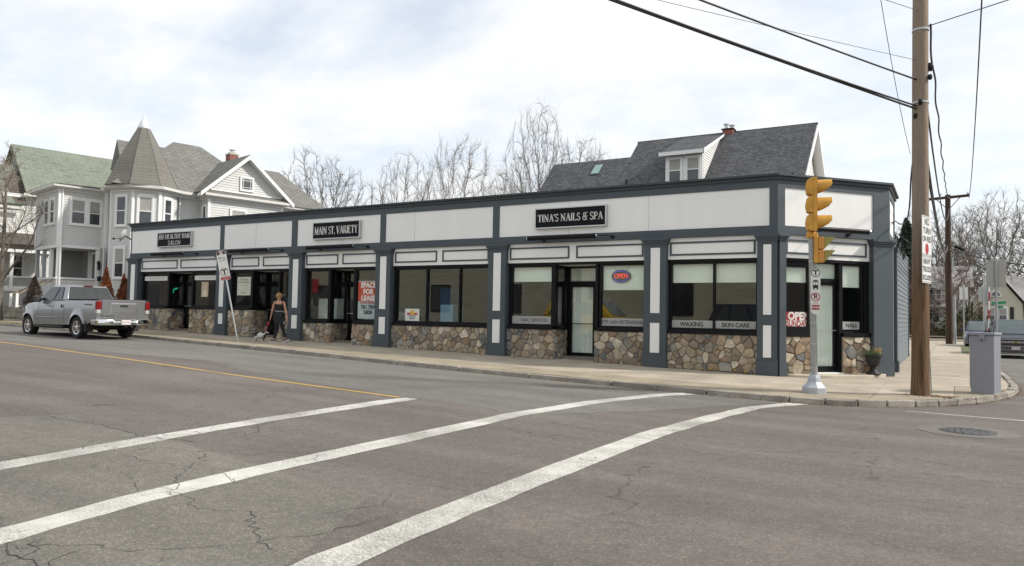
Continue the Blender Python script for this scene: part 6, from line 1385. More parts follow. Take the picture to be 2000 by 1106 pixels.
# ------------------------------------------------------------------ houses
def lap_wall(parent, P0, P1, poly, mat, board=.125, name='siding', off=0.0, lap=.02):
    """convex poly in (s,z) along P0->P1; outside is to the right of P0->P1"""
    P0, P1 = Vector((P0[0],P0[1],0)), Vector((P1[0],P1[1],0)); d = (P1-P0).normalized(); n = Vector((d.y,-d.x,0)); mb = MB()
    zs = [p[1] for p in poly]; z = math.floor(min(zs)/board)*board
    while z < max(zs):
        q = clip_half(clip_half([(p[0],p[1]) for p in poly], 0, -1, -z), 0, 1, z+board)
        if len(q) >= 3:
            vs = []
            for s_, zz in q: o_ = off+lap*(1-(zz-z)/board); vs.append(P0+d*s_+n*o_+Vector((0,0,zz)))
            mb.face(vs)
            lo = sorted([p for p in q if abs(p[1]-z) < 1e-6]); 
            if len(lo) >= 2: a, b = lo[0], lo[-1]; mb.face([P0+d*a[0]+n*off+Vector((0,0,z)), P0+d*b[0]+n*off+Vector((0,0,z)), P0+d*b[0]+n*(off+lap)+Vector((0,0,z)), P0+d*a[0]+n*(off+lap)+Vector((0,0,z))])
        z += board
    return mb.build(name, mat, parent, fixn=False)
def wall_quad(L, z0, z1): return [(0,z0),(L,z0),(L,z1),(0,z1)]
TRIM = M('white_trim', (.80,.80,.79), .6, var=.03, bmp=0)
def fbox(mb, P0, d, n, s0, s1, n0, n1, z0, z1):
    def p(s_, k, z): q = P0+d*s_+n*k; return (q.x,q.y,z)
    mb.hexa([p(s0,n1,z0),p(s1,n1,z0),p(s1,n0,z0),p(s0,n0,z0),p(s0,n1,z1),p(s1,n1,z1),p(s1,n0,z1),p(s0,n0,z1)])
def hwin(parent, P0, P1, s0, s1, z0, z1, double=True, off=.0, cw=.075, blind=0, name='window', trim=None):
    trim = trim or TRIM; off += .014
    P0, P1 = Vector((P0[0],P0[1],0)), Vector((P1[0],P1[1],0)); d = (P1-P0).normalized(); n = Vector((d.y,-d.x,0)); mb = MB(); B = lambda *a: fbox(mb, P0, d, n, *a)
    B(s0-cw,s0,off-.02,off+.045,z0-cw,z1+cw); B(s1,s1+cw,off-.02,off+.045,z0-cw,z1+cw); B(s0,s1,off-.02,off+.045,z1,z1+cw*1.3); B(s0,s1,off-.02,off+.055,z0-cw*1.1,z0)
    w = mb.build(name, trim, parent)
    mb = MB(); B = lambda *a: fbox(mb, P0, d, n, *a); B(s0,s1,off-.03,off+.005,z0,z1); mb.build('pane', HGLASS, w)
    mb = MB(); B = lambda *a: fbox(mb, P0, d, n, *a); e = .04; B(s0,s1,off+.006,off+.03,z1-e,z1); B(s0,s1,off+.006,off+.03,z0,z0+e); B(s0,s0+e,off+.006,off+.03,z0+e,z1-e); B(s1-e,s1,off+.006,off+.03,z0+e,z1-e)
    if double: m_ = (z0+z1)/2; B(s0+e,s1-e,off+.006,off+.033,m_-e*.6,m_+e*.6)
    mb.build('sash', trim, w)
    if blind:
        mb = MB(); fbox(mb, P0, d, n, s0+e, s1-e, off+.0055, off+.0062, z1-(z1-z0)*blind, z1-e); mb.build('blind', M('house_blind', (.36,.35,.33), .9, bmp=0) if 'house_blind' not in bpy.data.materials else bpy.data.materials['house_blind'], w)
    return w
def slab_poly(mb, pts, th): # roof plane given as polygon, thickness downward
    mb.prism(pts, (0,0,-th))
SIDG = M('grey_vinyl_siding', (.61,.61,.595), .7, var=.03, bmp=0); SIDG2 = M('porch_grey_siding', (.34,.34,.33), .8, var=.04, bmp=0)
RFG = shingle('grey_shingles', (.175,.172,.160), (.225,.222,.208), dirt=.25); RFT = shingle('tower_shingles', (.175,.168,.152), (.195,.188,.170), .9, .17, .006, dirt=.25)
RFGR = shingle('green_shingles', (.20,.225,.18), (.235,.255,.205), moss=(.10,.105,.085), dirt=.4); RFB = shingle('brown_porch_shingles', (.10,.085,.075), (.14,.12,.105)); RFR = shingle('blended_grey_shingles', (.135,.138,.146), (.068,.070,.075), .20, .125, .016, dirt=.35)
GUT = M('gutter_white', (.62,.61,.58), .5, var=.05, bmp=0)
g_ = thing('grey_victorian_house', 'grey sided house with a pointed shingled tower behind the left end of the shops', 'house', (-36.54,19.31,0), R(-12))
EZ = 7.3; TW = [(.55,2.30),(1.60,1.76),(2.78,2.28),(3.20,3.35),(2.60,4.42)]
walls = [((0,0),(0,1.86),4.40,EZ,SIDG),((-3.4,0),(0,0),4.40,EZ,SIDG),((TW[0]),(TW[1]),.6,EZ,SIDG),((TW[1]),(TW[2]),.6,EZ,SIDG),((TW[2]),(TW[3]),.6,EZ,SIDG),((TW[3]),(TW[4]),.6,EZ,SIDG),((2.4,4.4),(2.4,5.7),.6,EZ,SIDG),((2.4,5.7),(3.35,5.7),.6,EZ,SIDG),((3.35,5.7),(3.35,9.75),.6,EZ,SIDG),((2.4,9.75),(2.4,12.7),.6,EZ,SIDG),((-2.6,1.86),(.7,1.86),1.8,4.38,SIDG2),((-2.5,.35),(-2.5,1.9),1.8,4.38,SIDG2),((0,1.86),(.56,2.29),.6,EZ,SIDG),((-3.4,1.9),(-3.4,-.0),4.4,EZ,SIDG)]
for a, b, z0, z1, m_ in walls: lap_wall(g_, a, b, wall_quad(math.dist(a,b), z0, z1), m_)
for a, b in (((0,.0),(0,1.86)),((-3.4,0),(0,0))): lap_wall(g_, a, b, wall_quad(math.dist(a,b), 1.5, 2.78), SIDG)
mb = MB(); mb.box(-3.3,-.05,.1,1.8,1.75,1.85); mb.build('porch_floor', SIDG2, g_); mb = MB(); mb.box(-3.38,-.03,.03,1.84,4.33,4.39); mb.build('porch_ceiling', TRIM, g_)
mb = MB(); mb.box(-3.45,.05,-.06,.06,2.79,2.87); mb.box(-.05,.07,.06,1.86,2.79,2.87); mb.box(-3.45,.06,-.07,.02,4.28,4.42); mb.box(-.02,.06,.02,1.86,4.30,4.42); mb.build('porch_rail', TRIM, g_)
for x, y in ((-3.3,.06),(-2.2,.06),(-1.1,.06),(-.06,.06),(-.03,1.76),(-1.15,1.8)):
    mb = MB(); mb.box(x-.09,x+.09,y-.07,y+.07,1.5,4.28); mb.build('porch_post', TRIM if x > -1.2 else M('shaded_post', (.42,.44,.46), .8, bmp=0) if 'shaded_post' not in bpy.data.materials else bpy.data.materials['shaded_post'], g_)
mb = MB(); mb.box(-.75,-.02,1.78,1.84,1.85,4.1); dd = mb.build('door', M('front_door', (.12,.11,.10), .5, bmp=0), g_); mb = MB(); mb.box(-.82,-.76,1.74,1.85,1.85,4.2); mb.box(-.02,.05,1.74,1.85,1.85,4.2); mb.box(-.82,.05,1.74,1.85,4.1,4.2); mb.build('door_casing', TRIM, g_)
mb = MB(); mb.box(.22,.36,1.70,1.78,3.3,3.62); mb.lathe([(.05,3.55),(.08,3.65),(.02,3.75)], c=(.29,1.72,0), n=8); mb.build('porch_lamp', BLACK, g_); mb = MB(); mb.box(.18,.42,1.72,1.80,2.75,2.98); mb.build('mailbox', BLACK, g_)
# corner boards
def cboard(x, y, z0, z1, w=.065, name='corner_board'):
    mb = MB(); mb.box(x-w,x+w,y-w,y+w,z0,z1); return mb.build(name, TRIM, g_)
for x, y in ((.0,.0),(-3.4,0)): cboard(x, y, 4.42, EZ)
for x, y in TW[1:4]+[(3.35,5.7),(3.35,9.75),(.52,1.9)]: cboard(x, y, .7, EZ, .06)
# windows
for s0, s1, bl in ((.50,1.12,.5),(1.28,1.80,.45)): hwin(g_, (0,0),(0,1.86), s0, s1, 5.48, 6.66, True, .016, .08, bl)
hwin(g_, (-3.4,0),(0,0), 1.3, 1.9, 5.48, 6.66, True, .016); hwin(g_, (-3.4,0),(0,0), 2.2, 2.8, 5.48, 6.66, True, .016)
for i, (s0, s1) in ((1,(.36,.93)),(2,(.26,.84)),(0,(.35,.85)),(3,(.3,.8))):
    a, b = TW[i], TW[i+1]
    hwin(g_, a, b, s0, s1, 5.40, 6.78, True, .016, .085, .5 if i == 2 else 0); hwin(g_, a, b, s0, s1, 2.90, 4.28, True, .016, .085, .5)
hwin(g_, (3.35,5.7),(3.35,9.75), 1.18, 1.95, 5.4, 6.60, True, .016, .08, .7); hwin(g_, (2.4,5.7),(3.35,5.7), .40, .75, 5.35, 6.7, True, .016, .07)
# cornice / gutters around
def offs(P, o):   # outward offset of open polyline (outside to the right)
    out = []
    for i, p in enumerate(P):
        ns = []
        for a, b in ((i-1,i),(i,i+1)):
            if a >= 0 and b < len(P): d = Vector((P[b][0]-P[a][0], P[b][1]-P[a][1])).normalized(); ns.append(Vector((d.y,-d.x)))
        n = sum(ns, Vector((0,0))).normalized(); k = 1/max(.5, n.dot(ns[0])); out.append((p[0]+n.x*o*k, p[1]+n.y*o*k))
    return out
def band(name, P, o0, o1, z0, z1, mat, parent):
    A, B = offs(P, o0), offs(P, o1); mb = MB()
    for i in range(len(P)-1): mb.hexa([(*B[i],z0),(*B[i+1],z0),(*A[i+1],z0),(*A[i],z0),(*B[i],z1),(*B[i+1],z1),(*A[i+1],z1),(*A[i],z1)])
    return mb.build(name, mat, parent)
EV = [(-3.6,2.2),(-3.4,0),(0,0),(.05,1.90),(.55,2.1),(1.60,1.76),(2.78,2.28),(3.20,3.35),(2.75,4.5),(2.45,5.6)]
EV = [(-3.4,2.2),(-3.4,0),(0,0),(.0,1.95),(.9,2.05),(1.60,1.76),(2.78,2.28),(3.20,3.35),(2.6,4.45),(2.42,5.65),(3.35,5.7),(3.35,9.75),(2.42,9.80),(2.42,12.8)]
band('frieze_board', EV, -.05, .05, 7.02, 7.12, TRIM, g_); band('eave_soffit', EV, -.05, .30, 7.121, 7.17, GUT, g_); band('gutter', EV, .24, .37, 7.171, 7.30, GUT, g_)
for x, y in ((.06,.10),(2.46,4.62)):
    mb = MB(); mb.tube([(x+.10,y-.02,7.2),(x+.10,y-.02,7.05),(x+.02,y,6.9),(x+.02,y,.8)], .045, 8); mb.build('downspout', TRIM, g_)
# roofs
mb = MB(); mb.prism([(-3.8,-.35,7.27),(.38,-.35,7.27),(.42,2.4,7.27),(-3.8,2.4,7.27)], (0,0,.06)); mb.add([(-3.8,-.35,7.331),(.38,-.35,7.331),(.42,2.6,7.331),(-3.8,2.6,7.331),(-1.6,1.4,7.62),(-1.6,2.6,7.62)], [(0,1,4),(1,2,5,4),(2,3,5),(3,0,4,5)]); mb.build('porch_roof', RFG, g_)
hip = MB(); A = [(-2.3,3.3,7.3),(2.78,1.3,7.3),(2.78,10.4,7.3),(-4.6,10.4,7.3)]; r1_, r2_ = (-.8,5.55,10.5), (-.8,7.05,10.5); hip.add(A+[r1_,r2_], [(0,1,4),(1,2,5,4),(2,3,5),(3,0,4,5)]); hip.build('main_roof', RFG, g_)
hip = MB(); A = [(-4.6,6.5,7.3),(2.78,6.5,7.3),(2.9,13.1,7.3),(-4.6,13.1,7.3)]; hip.add(A+[(-.8,8.2,9.82),(-.8,11.9,9.82)], [(1,2,5,4),(2,3,5),(3,0,4,5),(0,1,4)]); hip.build('rear_roof', RFG, g_)
mb = MB(); mb.prism([(3.68,5.15,7.30),(3.68,10.25,7.30),(3.68,7.62,9.62)], (-.02,0,0)); 
mb = MB(); mb.add([(3.72,5.12,7.33),(3.72,7.62,9.56),(3.72,10.25,7.33),(-.6,5.12,7.33),(-.6,7.62,9.56),(-.6,10.25,7.33)], [(0,1,4,3),(1,2,5,4)]); rr_ = mb.build('gable_roof', RFG, g_, fixn=False)
sm_ = rr_.modifiers.new('thick', 'SOLIDIFY'); sm_.thickness = .05; sm_.offset = -1
lap_wall(g_, (3.36,5.45),(3.36,9.95), [(.1,7.55),(4.4,7.55),(2.2,9.40)], SIDG, off=0)
mb = MB()
for (y0, z0), (y1, z1) in (((5.10,7.29),(7.62,9.52)),((7.62,9.52),(10.27,7.29))):
    mb.hexa([(3.70,y0,z0-.20),(3.76,y0,z0-.20),(3.76,y1,z1-.22),(3.70,y1,z1-.22),(3.70,y0,z0),(3.76,y0,z0),(3.76,y1,z1),(3.70,y1,z1)])
    mb.hexa([(3.36,y0,z0-.16),(3.70,y0,z0-.16),(3.70,y1,z1-.17),(3.36,y1,z1-.17),(3.36,y0,z0-.08),(3.70,y0,z0-.08),(3.70,y1,z1-.09),(3.36,y1,z1-.09)])
mb.build('bargeboard', TRIM, g_)
mb = MB(); mb.hexa([(3.33,5.3,7.31),(3.72,5.3,7.31),(3.72,10.1,7.31),(3.33,10.1,7.31),(3.33,5.6,7.52),(3.34,5.6,7.52),(3.34,9.85,7.52),(3.33,9.85,7.52)]); mb.build('pent_roof', RFG, g_)
mb = MB(); mb.box(3.36,3.42,5.75,9.7,7.50,7.57); mb.build('gable_trim', TRIM, g_)
w_ = hwin(g_, (3.36,5.45),(3.36,9.95), 1.90, 2.55, 7.72, 8.36, False, .02, .06)
mb = MB()
for s_ in (2.02,2.43): mb.box(3.39,3.415,5.45+s_-.012,5.45+s_+.012,7.74,8.34)
for z_ in (7.86,8.22): mb.box(3.39,3.415,7.36,7.98,z_-.012,z_+.012)
mb.build('muntins', TRIM, w_)
# small dormer peak beside the tower
mb = MB(); mb.add([(-1.55,2.7,8.6),(-.05,2.7,8.6),(-.8,2.7,10.1),(-1.55,5.4,8.6),(-.05,5.4,8.6),(-.8,5.4,10.1)], [(0,1,2),(0,2,5,3),(2,1,4,5),(3,5,4)]); mb.build('attic_dormer', RFG, g_)
# tower roof
TC = (1.78,3.02); n8 = 8; ph = R(-82); prof = [(1.74,7.30),(1.50,7.78),(1.20,8.50),(.80,9.32),(.42,10.05),(.25,10.36)]
mb = MB(); vs = []
for r_, z in prof:
    for k in range(8): a = ph+2*math.pi*k/8; vs.append((TC[0]+r_*math.cos(a), TC[1]+r_*math.sin(a), z))
mb.add(vs, [(i*8+k,i*8+(k+1)%8,(i+1)*8+(k+1)%8,(i+1)*8+k) for i in range(len(prof)-1) for k in range(8)]+[tuple(range(40,48)), tuple(range(7,-1,-1))]); mb.build('tower_roof', RFT, g_)
mb = MB(); 
for k in range(8):
    a = ph+2*math.pi*k/8; mb.tube([(TC[0]+r_*math.cos(a)*1.005, TC[1]+r_*math.sin(a)*1.005, z+.005) for r_, z in prof], .012, 4)
mb.build('hip_ridge', RFT, g_)
mb = MB(); mb.lathe([(.27,10.30),(.28,10.36),(.02,10.98),(.001,11.0)], c=(TC[0],TC[1],0), n=16); mb.build('tower_finial', M('zinc_cap', (.70,.72,.75), .4, .3, bmp=0), g_, smooth=40)
# chimney
def brickm(name, a, b, mo):
    m, t, bs = newmat(name); uv = nd(t, 'ShaderNodeUVMap'); uv.uv_map = 'metres'; br = nd(t, 'ShaderNodeTexBrick'); br.inputs['Scale'].default_value = 1; br.inputs['Brick Width'].default_value = .21; br.inputs['Row Height'].default_value = .075; br.inputs['Mortar Size'].default_value = .008
    br.inputs['Color1'].default_value = rgba(a); br.inputs['Color2'].default_value = rgba(b); br.inputs['Mortar'].default_value = rgba(mo); t.links.new(uv.outputs[0], br.inputs['Vector']); t.links.new(br.outputs[0], bs.inputs['Base Color']); bs.inputs['Roughness'].default_value = .9; bump(t, bs, br.outputs['Fac'], -.4, .006); return m
BRK = brickm('chimney_brick', (.30,.085,.05), (.22,.06,.04), (.20,.17,.15))
def chimney(parent, x, y, z0, z1, w=.42):
    mb = MB(); mb.box(x-w/2,x+w/2,y-w/2,y+w/2,z0,z1-.16); c = mb.build('chimney', BRK, parent)
    mb = MB(); mb.box(x-w/2-.03,x+w/2+.03,y-w/2-.03,y+w/2+.03,z1-.16,z1-.09); mb.hexa([(x-w/2,y-w/2,z1-.09),(x+w/2,y-w/2,z1-.09),(x+w/2,y+w/2,z1-.09),(x-w/2,y+w/2,z1-.09),(x-.13,y-.13,z1+.02),(x+.13,y-.13,z1+.02),(x+.13,y+.13,z1+.02),(x-.13,y+.13,z1+.02)]); mb.build('chimney_cap', M('cap_concrete', (.36,.33,.26), .9) if 'cap_concrete' not in bpy.data.materials else bpy.data.materials['cap_concrete'], c); return c
c_ = chimney(g_, -.5, 8.75, 8.9, 10.42, .50); mb = MB(); mb.lathe([(.11,10.42),(.11,10.56),(.17,10.57),(.17,10.60)], c=(-.5,8.75,0), n=14); mb.build('flue_cap', ALUM, c_)
# satellite dish on the corner
dsh = thing('satellite_dish', 'grey satellite dish on the house siding beside the left end of the shop', 'satellite dish', (-31.9,19.75,4.7), 0)
mb = MB(); mb.lathe([(.02,0),(.16,.03),(.27,.09),(.28,.095),(.27,.10),(.15,.045),(.01,.015)], n=24); o_ = mb.build('dish', M('dish_grey', (.45,.45,.44), .5, bmp=0), dsh, Matrix.Rotation(R(-62),4,'Y')@Matrix.Rotation(R(35),4,'X'), smooth=True); mb = MB(); mb.tube([(0,0,0),(-.15,-.15,-.25)], .02, 6); mb.tube([(-.05,0,-.1),(-.42,-.25,-.15)], .015, 6); mb.box(-.47,-.40,-.30,-.22,-.18,-.10); mb.tube([(0,0,0),(.1,.35,-.2)], .03, 6); mb.build('feed_arm', BLACK, dsh)
# ---- green roofed house further left
q_ = thing('green_roofed_house', 'white house with a worn green shingle roof and wide porch at far left', 'house', (-36.54,19.31,0), R(-12))
SIDW = M('white_siding', (.70,.70,.68), .7, var=.04, bmp=0)
lap_wall(q_, (-10.5,-4),(-10.5,8), wall_quad(12,1.4,8.0), SIDW, .15); lap_wall(q_, (-17.5,1.4),(-10.5,1.4), [(0,7.6),(7,7.6),(3.5,11.2)], SIDG2, .15)
mb = MB(); mb.add([(-10.1,1.15,8.05),(-10.1,9,8.05),(-14,9,11.50),(-14,1.15,11.50),(-17.9,1.15,8.05),(-17.9,9,8.05)], [(0,1,2,3),(3,2,5,4)]); r_o = mb.build('main_roof', RFGR, q_, fixn=False); s_m = r_o.modifiers.new('t','SOLIDIFY'); s_m.thickness = .12; s_m.offset = -1
mb = MB(); mb.add([(-10.1,-5,7.22),(-10.1,1.16,7.4),(-12.6,1.5,10.0),(-12.6,-5,9.6),(-16,-5,7.2),(-16,1.1,7.2)], [(0,1,2,3),(3,2,5,4)]); r_o = mb.build('front_roof', RFGR, q_, fixn=False); s_m = r_o.modifiers.new('t','SOLIDIFY'); s_m.thickness = .12; s_m.offset = -1
mb = MB(); mb.add([(-10.12,.6,7.42),(-10.12,1.16,7.44),(-12.3,1.45,9.75),(-11.6,.3,9.0)], [(0,1,2,3)]); mb.build('dark_valley', RFB, q_, fixn=False)
mb = MB(); mb.box(-10.15,-9.98,1.0,9,7.86,8.02); mb.box(-10.15,-9.98,-5,1.0,7.05,7.20); mb.build('gutter', GUT, q_)
hwin(q_, (-10.5,-4),(-10.5,8), 6.4, 7.0, 5.9, 7.2, True, .016); hwin(q_, (-10.5,-4),(-10.5,8), 4.6, 5.2, 2.9, 4.4, True, .016)
lap_wall(q_, (-8.0,2.2),(-8.0,6), wall_quad(3.8,1.4,4.9), SIDW, .15)
mb = MB(); mb.hexa([(-10.5,-4.2,4.9),(-7.6,-4.2,4.55),(-7.6,2.9,4.75),(-10.5,2.9,5.0),(-10.5,-4.2,5.55),(-7.5,-4.2,4.72),(-7.5,2.9,4.92),(-10.5,2.9,5.75)]); mb.build('porch_roof', RFB, q_); mb = MB(); mb.box(-7.75,-7.55,-4.1,2.8,4.40,4.56); mb.build('porch_fascia', TRIM, q_)
mb = MB(); mb.box(-10.5,-7.7,-4.1,2.8,2.30,2.42); mb.build('porch_floor', SIDG2, q_)
for y in (-3.9,-1.9,.0,1.3,2.7):
    mb = MB(); mb.box(-7.82,-7.66,y-.08,y+.08,2.42,4.42); mb.build('porch_post', TRIM, q_)
for y0, y1 in ((-3.8,-2.0),(-1.8,-.1),(.1,1.2),(1.4,2.6)):
    mb = MB(); mb.box(-7.78,-7.70,y0,y1,3.02,3.10); mb.box(-7.78,-7.70,y0,y1,2.44,2.54); mb.build('railing', TRIM, q_)
    mb = MB(); mb.box(-7.75,-7.73,y0,y1,2.54,3.02); mb.build('railing_panel', SIDG2, q_)
mb = MB(); mb.box(-7.72,-7.60,-4.1,2.8,2.27,2.43); mb.build('porch_edge', TRIM, q_)
mb = MB(); y = -4.0
while y < 2.8:
    for s_ in (1,-1):
        y0, y1 = (y, y+.75) if s_ > 0 else (y+.75, y)
        mb.prism([(-7.66+.01*s_,y0,1.45),(-7.66+.01*s_,y0+.045,1.45),(-7.66+.01*s_,y1+.045,2.27),(-7.66+.01*s_,y1,2.27)], (.008,0,0))
    y += .13
mb.build('lattice_skirt', TRIM, q_, kind='stuff'); mb = MB(); mb.box(-7.9,-7.8,-4.1,2.8,1.4,2.27); mb.build('skirt_backing', UNDER, q_)
# stair with hand rail, retaining wall, yard
STW = M('stair_rail_wood', (.30,.23,.155), .85, var=.15); STG = M('stair_grey', (.40,.39,.36), .85)
t = thing('porch_stairs', 'wooden porch stairs with a sloping handrail left of the pickup truck', 'stairs', (-36.54,19.31,0), R(-12))
for k in range(5):
    mb = MB(); y1 = -.05-.28*k; mb.box(-1.5,-.5,y1-.30,y1,1.42,1.78-.075*k); mb.build('stair_step', STG, t)
for x in (-.45,-1.5):
    mb = MB(); mb.tube([(x,.15,2.82),(x,-1.45,2.0)], .035, 6); mb.build('handrail', STW, t); mb = MB(); mb.box(x-.05,x+.05,-1.5,-1.4,1.4,2.05); mb.box(x-.05,x+.05,-.75,-.65,1.5,2.38); mb.build('rail_post', TRIM, t)
YARD = M('winter_lawn', (.19,.155,.085), .95, var=.3, vscale=1.5, fine=.5, bmp=.8)
mb = MB(); mb.prism([(-80,19.9,1.0),(-37.3,19.6,1.0),(-36.9,22,1.0),(-36.9,60,1.0),(-80,60,1.0)], (0,0,.42)); mb.build('raised_yard', YARD, kind='structure')
mb = MB(); mb.prism([(-36.9,19.3,.3),(-30.25,19.35,.3),(-30.25,60,.3),(-36.9,60,.3)], (0,0,.38)); mb.build('side_yard', YARD, kind='structure')
t = thing('retaining_wall', 'low wall of long weathered stone blocks along the pavement left of the pickup truck', 'wall', (0,0,0)); GRB = M('wall_block', (.25,.235,.19), .9, var=.25, vscale=3, bmp=.7, objvar=.12)
rnd = random.Random(14)
for r_ in range(3):
    x = -66+rnd.random()
    while x < -37.2:
        l_ = rnd.uniform(1.2,2.2); x1 = min(x+l_, -37.15); mb = MB(); yy = 19.45+rnd.uniform(-.015,.015); base_ = .58+.285*r_+max(0,(-x-50)*.0)
        mb.box(x+.008,x1-.008,yy,yy+.35,base_,base_+.278); mb.build('stone_block', GRB, t, bevel=.015); x = x1
mb = MB(); drape(mb, [(-75,16.75),(-60,17.25),(-34,16.7),(-30,16.5),(-30,17.0),(-34,17.3),(-60,17.9),(-75,17.5)], .058); mb.build('grass_verge', M('dry_verge_grass', (.20,.19,.08), .95, var=.3, vscale=3, fine=.5, bmp=.8), kind='structure', fixn=False)
# ---- house behind the shop
h_ = thing('grey_roofed_house', 'house with a blended grey shingle roof and white dormer rising behind the shops', 'house', (0,0,0))
sl = .9; RZ, RY = 10.45, 36.0; fy = 29.2; fz = RZ-sl*(RY-fy); ly = 34.9; lz = RZ-sl*(RY-ly)
mb = MB(); mb.add([(-5.15,fy,fz),(-5.15,RY,RZ),(-13.75,RY,RZ),(-13.75,ly,lz),(-18.05,ly,lz),(-17.75,fy,fz)], [(0,1,2,3,4,5)]); mb.add([(-5.15,RY,RZ),(-5.15,43,RZ-.9*7),(-13.75,43,RZ-.9*7),(-13.75,RY,RZ),(-18.05,42,lz-.9*7.1),(-18.05,ly,lz),(-13.75,ly,lz),(-13.75,42,lz-.9*7.1)], [(0,1,2,3),(5,6,7,4)]); r_o = mb.build('roof', RFR, h_, fixn=False); s_m = r_o.modifiers.new('t','SOLIDIFY'); s_m.thickness = .14; s_m.offset = 0
mb = MB(); mb.tube([(-5.1,RY,RZ+.03),(-13.8,RY,RZ+.03)], .07, 6); mb.build('ridge_cap', ROOF, h_)
lap_wall(h_, (-5.5,fy+.6),(-5.5,42.4), [(0,.5),(12.8,.5),(12.8,4.3),(6.0,RZ-.35),(0,fz+.3)], SIDW, .13)
lap_wall(h_, (-17.6,fy+.6),(-5.5,fy+.6), wall_quad(12.1,.5,fz+.3), SIDW, .13);
mb = MB()
for (y0, z0), (y1, z1) in (((fy-.1,fz-.02),(RY,RZ+.04)),((RY,RZ+.04),(43.1,RZ-.9*7.05))):
    mb.hexa([(-5.13,y0,z0-.30),(-5.07,y0,z0-.30),(-5.07,y1,z1-.30),(-5.13,y1,z1-.30),(-5.13,y0,z0-.03),(-5.07,y0,z0-.03),(-5.07,y1,z1-.03),(-5.13,y1,z1-.03)])
    mb.hexa([(-5.5,y0,z0-.30),(-5.13,y0,z0-.30),(-5.13,y1,z1-.30),(-5.5,y1,z1-.30),(-5.5,y0,z0-.22),(-5.13,y0,z0-.22),(-5.13,y1,z1-.22),(-5.5,y1,z1-.22)])
mb.build('bargeboard', TRIM, h_)
# dormer
dz = 8.98; dyf = 32.6; pz = RZ-sl*(RY-dyf)
dm = MB(); dm.box(-11.15,-9.45,dyf,dyf+.1,pz-.4,dz-.1); dm = dm.build('dormer', TRIM, h_)
for a in (-11.02,-10.18):
    hwin(dm, (a,dyf),(a+.64,dyf), .03, .61, 7.62, 8.72, True, .004, .05, .5)
mb = MB(); mb.hexa([(-11.35,dyf-.3,dz-.14),(-9.3,dyf-.3,dz-.14),(-9.3,RY-.3,RZ-.13),(-11.35,RY-.3,RZ-.13),(-11.35,dyf-.3,dz),(-9.3,dyf-.3,dz),(-9.3,RY-.05,RZ+.03),(-11.35,RY-.05,RZ+.03)]); mb.build('dormer_roof', RFR, dm)
mb = MB(); mb.box(-11.37,-9.28,dyf-.34,dyf-.301,dz-.16,dz+.01); mb.hexa([(-9.299,dyf-.34,dz-.16),(-9.26,dyf-.34,dz-.16),(-9.26,RY-.3,RZ-.15),(-9.299,RY-.3,RZ-.15),(-9.299,dyf-.34,dz+.01),(-9.26,dyf-.34,dz+.01),(-9.26,RY-.1,RZ+.02),(-9.299,RY-.1,RZ+.02)]); mb.build('dormer_fascia', TRIM, dm)
for x, s_ in ((-9.45,1),(-11.15,-1)):
    a, b = ((x,dyf+.1),(x,RY-.2)); L_ = RY-.3-dyf
    if s_ < 0: lap_wall(dm, b, a, [(0,RZ-.2),(0,RZ-.1),(L_,dz-.1),(L_,pz)], SIDW, .12)
    else: lap_wall(dm, a, b, [(0,pz),(L_,RZ-.2),(L_,RZ-.1),(0,dz-.1)], SIDW, .12)
c_ = MB(); c_.box(-9.40,-8.90,35.8,36.3,10.0,10.62); c_ = c_.build('chimney', BRK, h_); mb = MB(); mb.box(-9.44,-8.86,35.76,36.34,10.621,10.68); mb.build('chimney_cap', UNDER, c_)
for x, zt_ in ((-9.28,11.0),(-9.0,10.92)):
    mb = MB(); mb.lathe([(.08,10.68),(.08,zt_-.1),(.14,zt_-.09),(.14,zt_-.05),(.03,zt_)], c=(x,36.05,0), n=12); mb.build('flue_pipe', ALUM, c_)
def onroof(y): return RZ-sl*(RY-y)
mb = MB(); y0, y1 = 33.75, 34.45; mb.hexa([(-15.5,y0,onroof(y0)+.02),(-15.0,y0,onroof(y0)+.02),(-15.0,y1,onroof(y1)+.02),(-15.5,y1,onroof(y1)+.02),(-15.5,y0,onroof(y0)+.16),(-15.0,y0,onroof(y0)+.16),(-15.0,y1,onroof(y1)+.16),(-15.5,y1,onroof(y1)+.16)]); sk = mb.build('skylight', SLATED, h_)
mb = MB(); mb.face([(-15.46,y0+.04,onroof(y0+.04)+.165),(-15.04,y0+.04,onroof(y0+.04)+.165),(-15.04,y1-.04,onroof(y1-.04)+.165),(-15.46,y1-.04,onroof(y1-.04)+.165)]); mb.build('pane', M('skylight_glass', (.22,.36,.32), .1, bmp=0), sk)
for x, y in ((-13.05,32.6),(-5.55,32.2)):
    z = onroof(y); mb = MB(); mb.tube([(x,y,z),(x,y,z+.55)], .045, 8); v_ = mb.build('vent_pipe', BLACK, h_); mb = MB(); mb.lathe([(.17,-.06),(.12,.06),(.06,.10)], c=(x,y,z), n=10); mb.build('flashing', TRIM, v_)
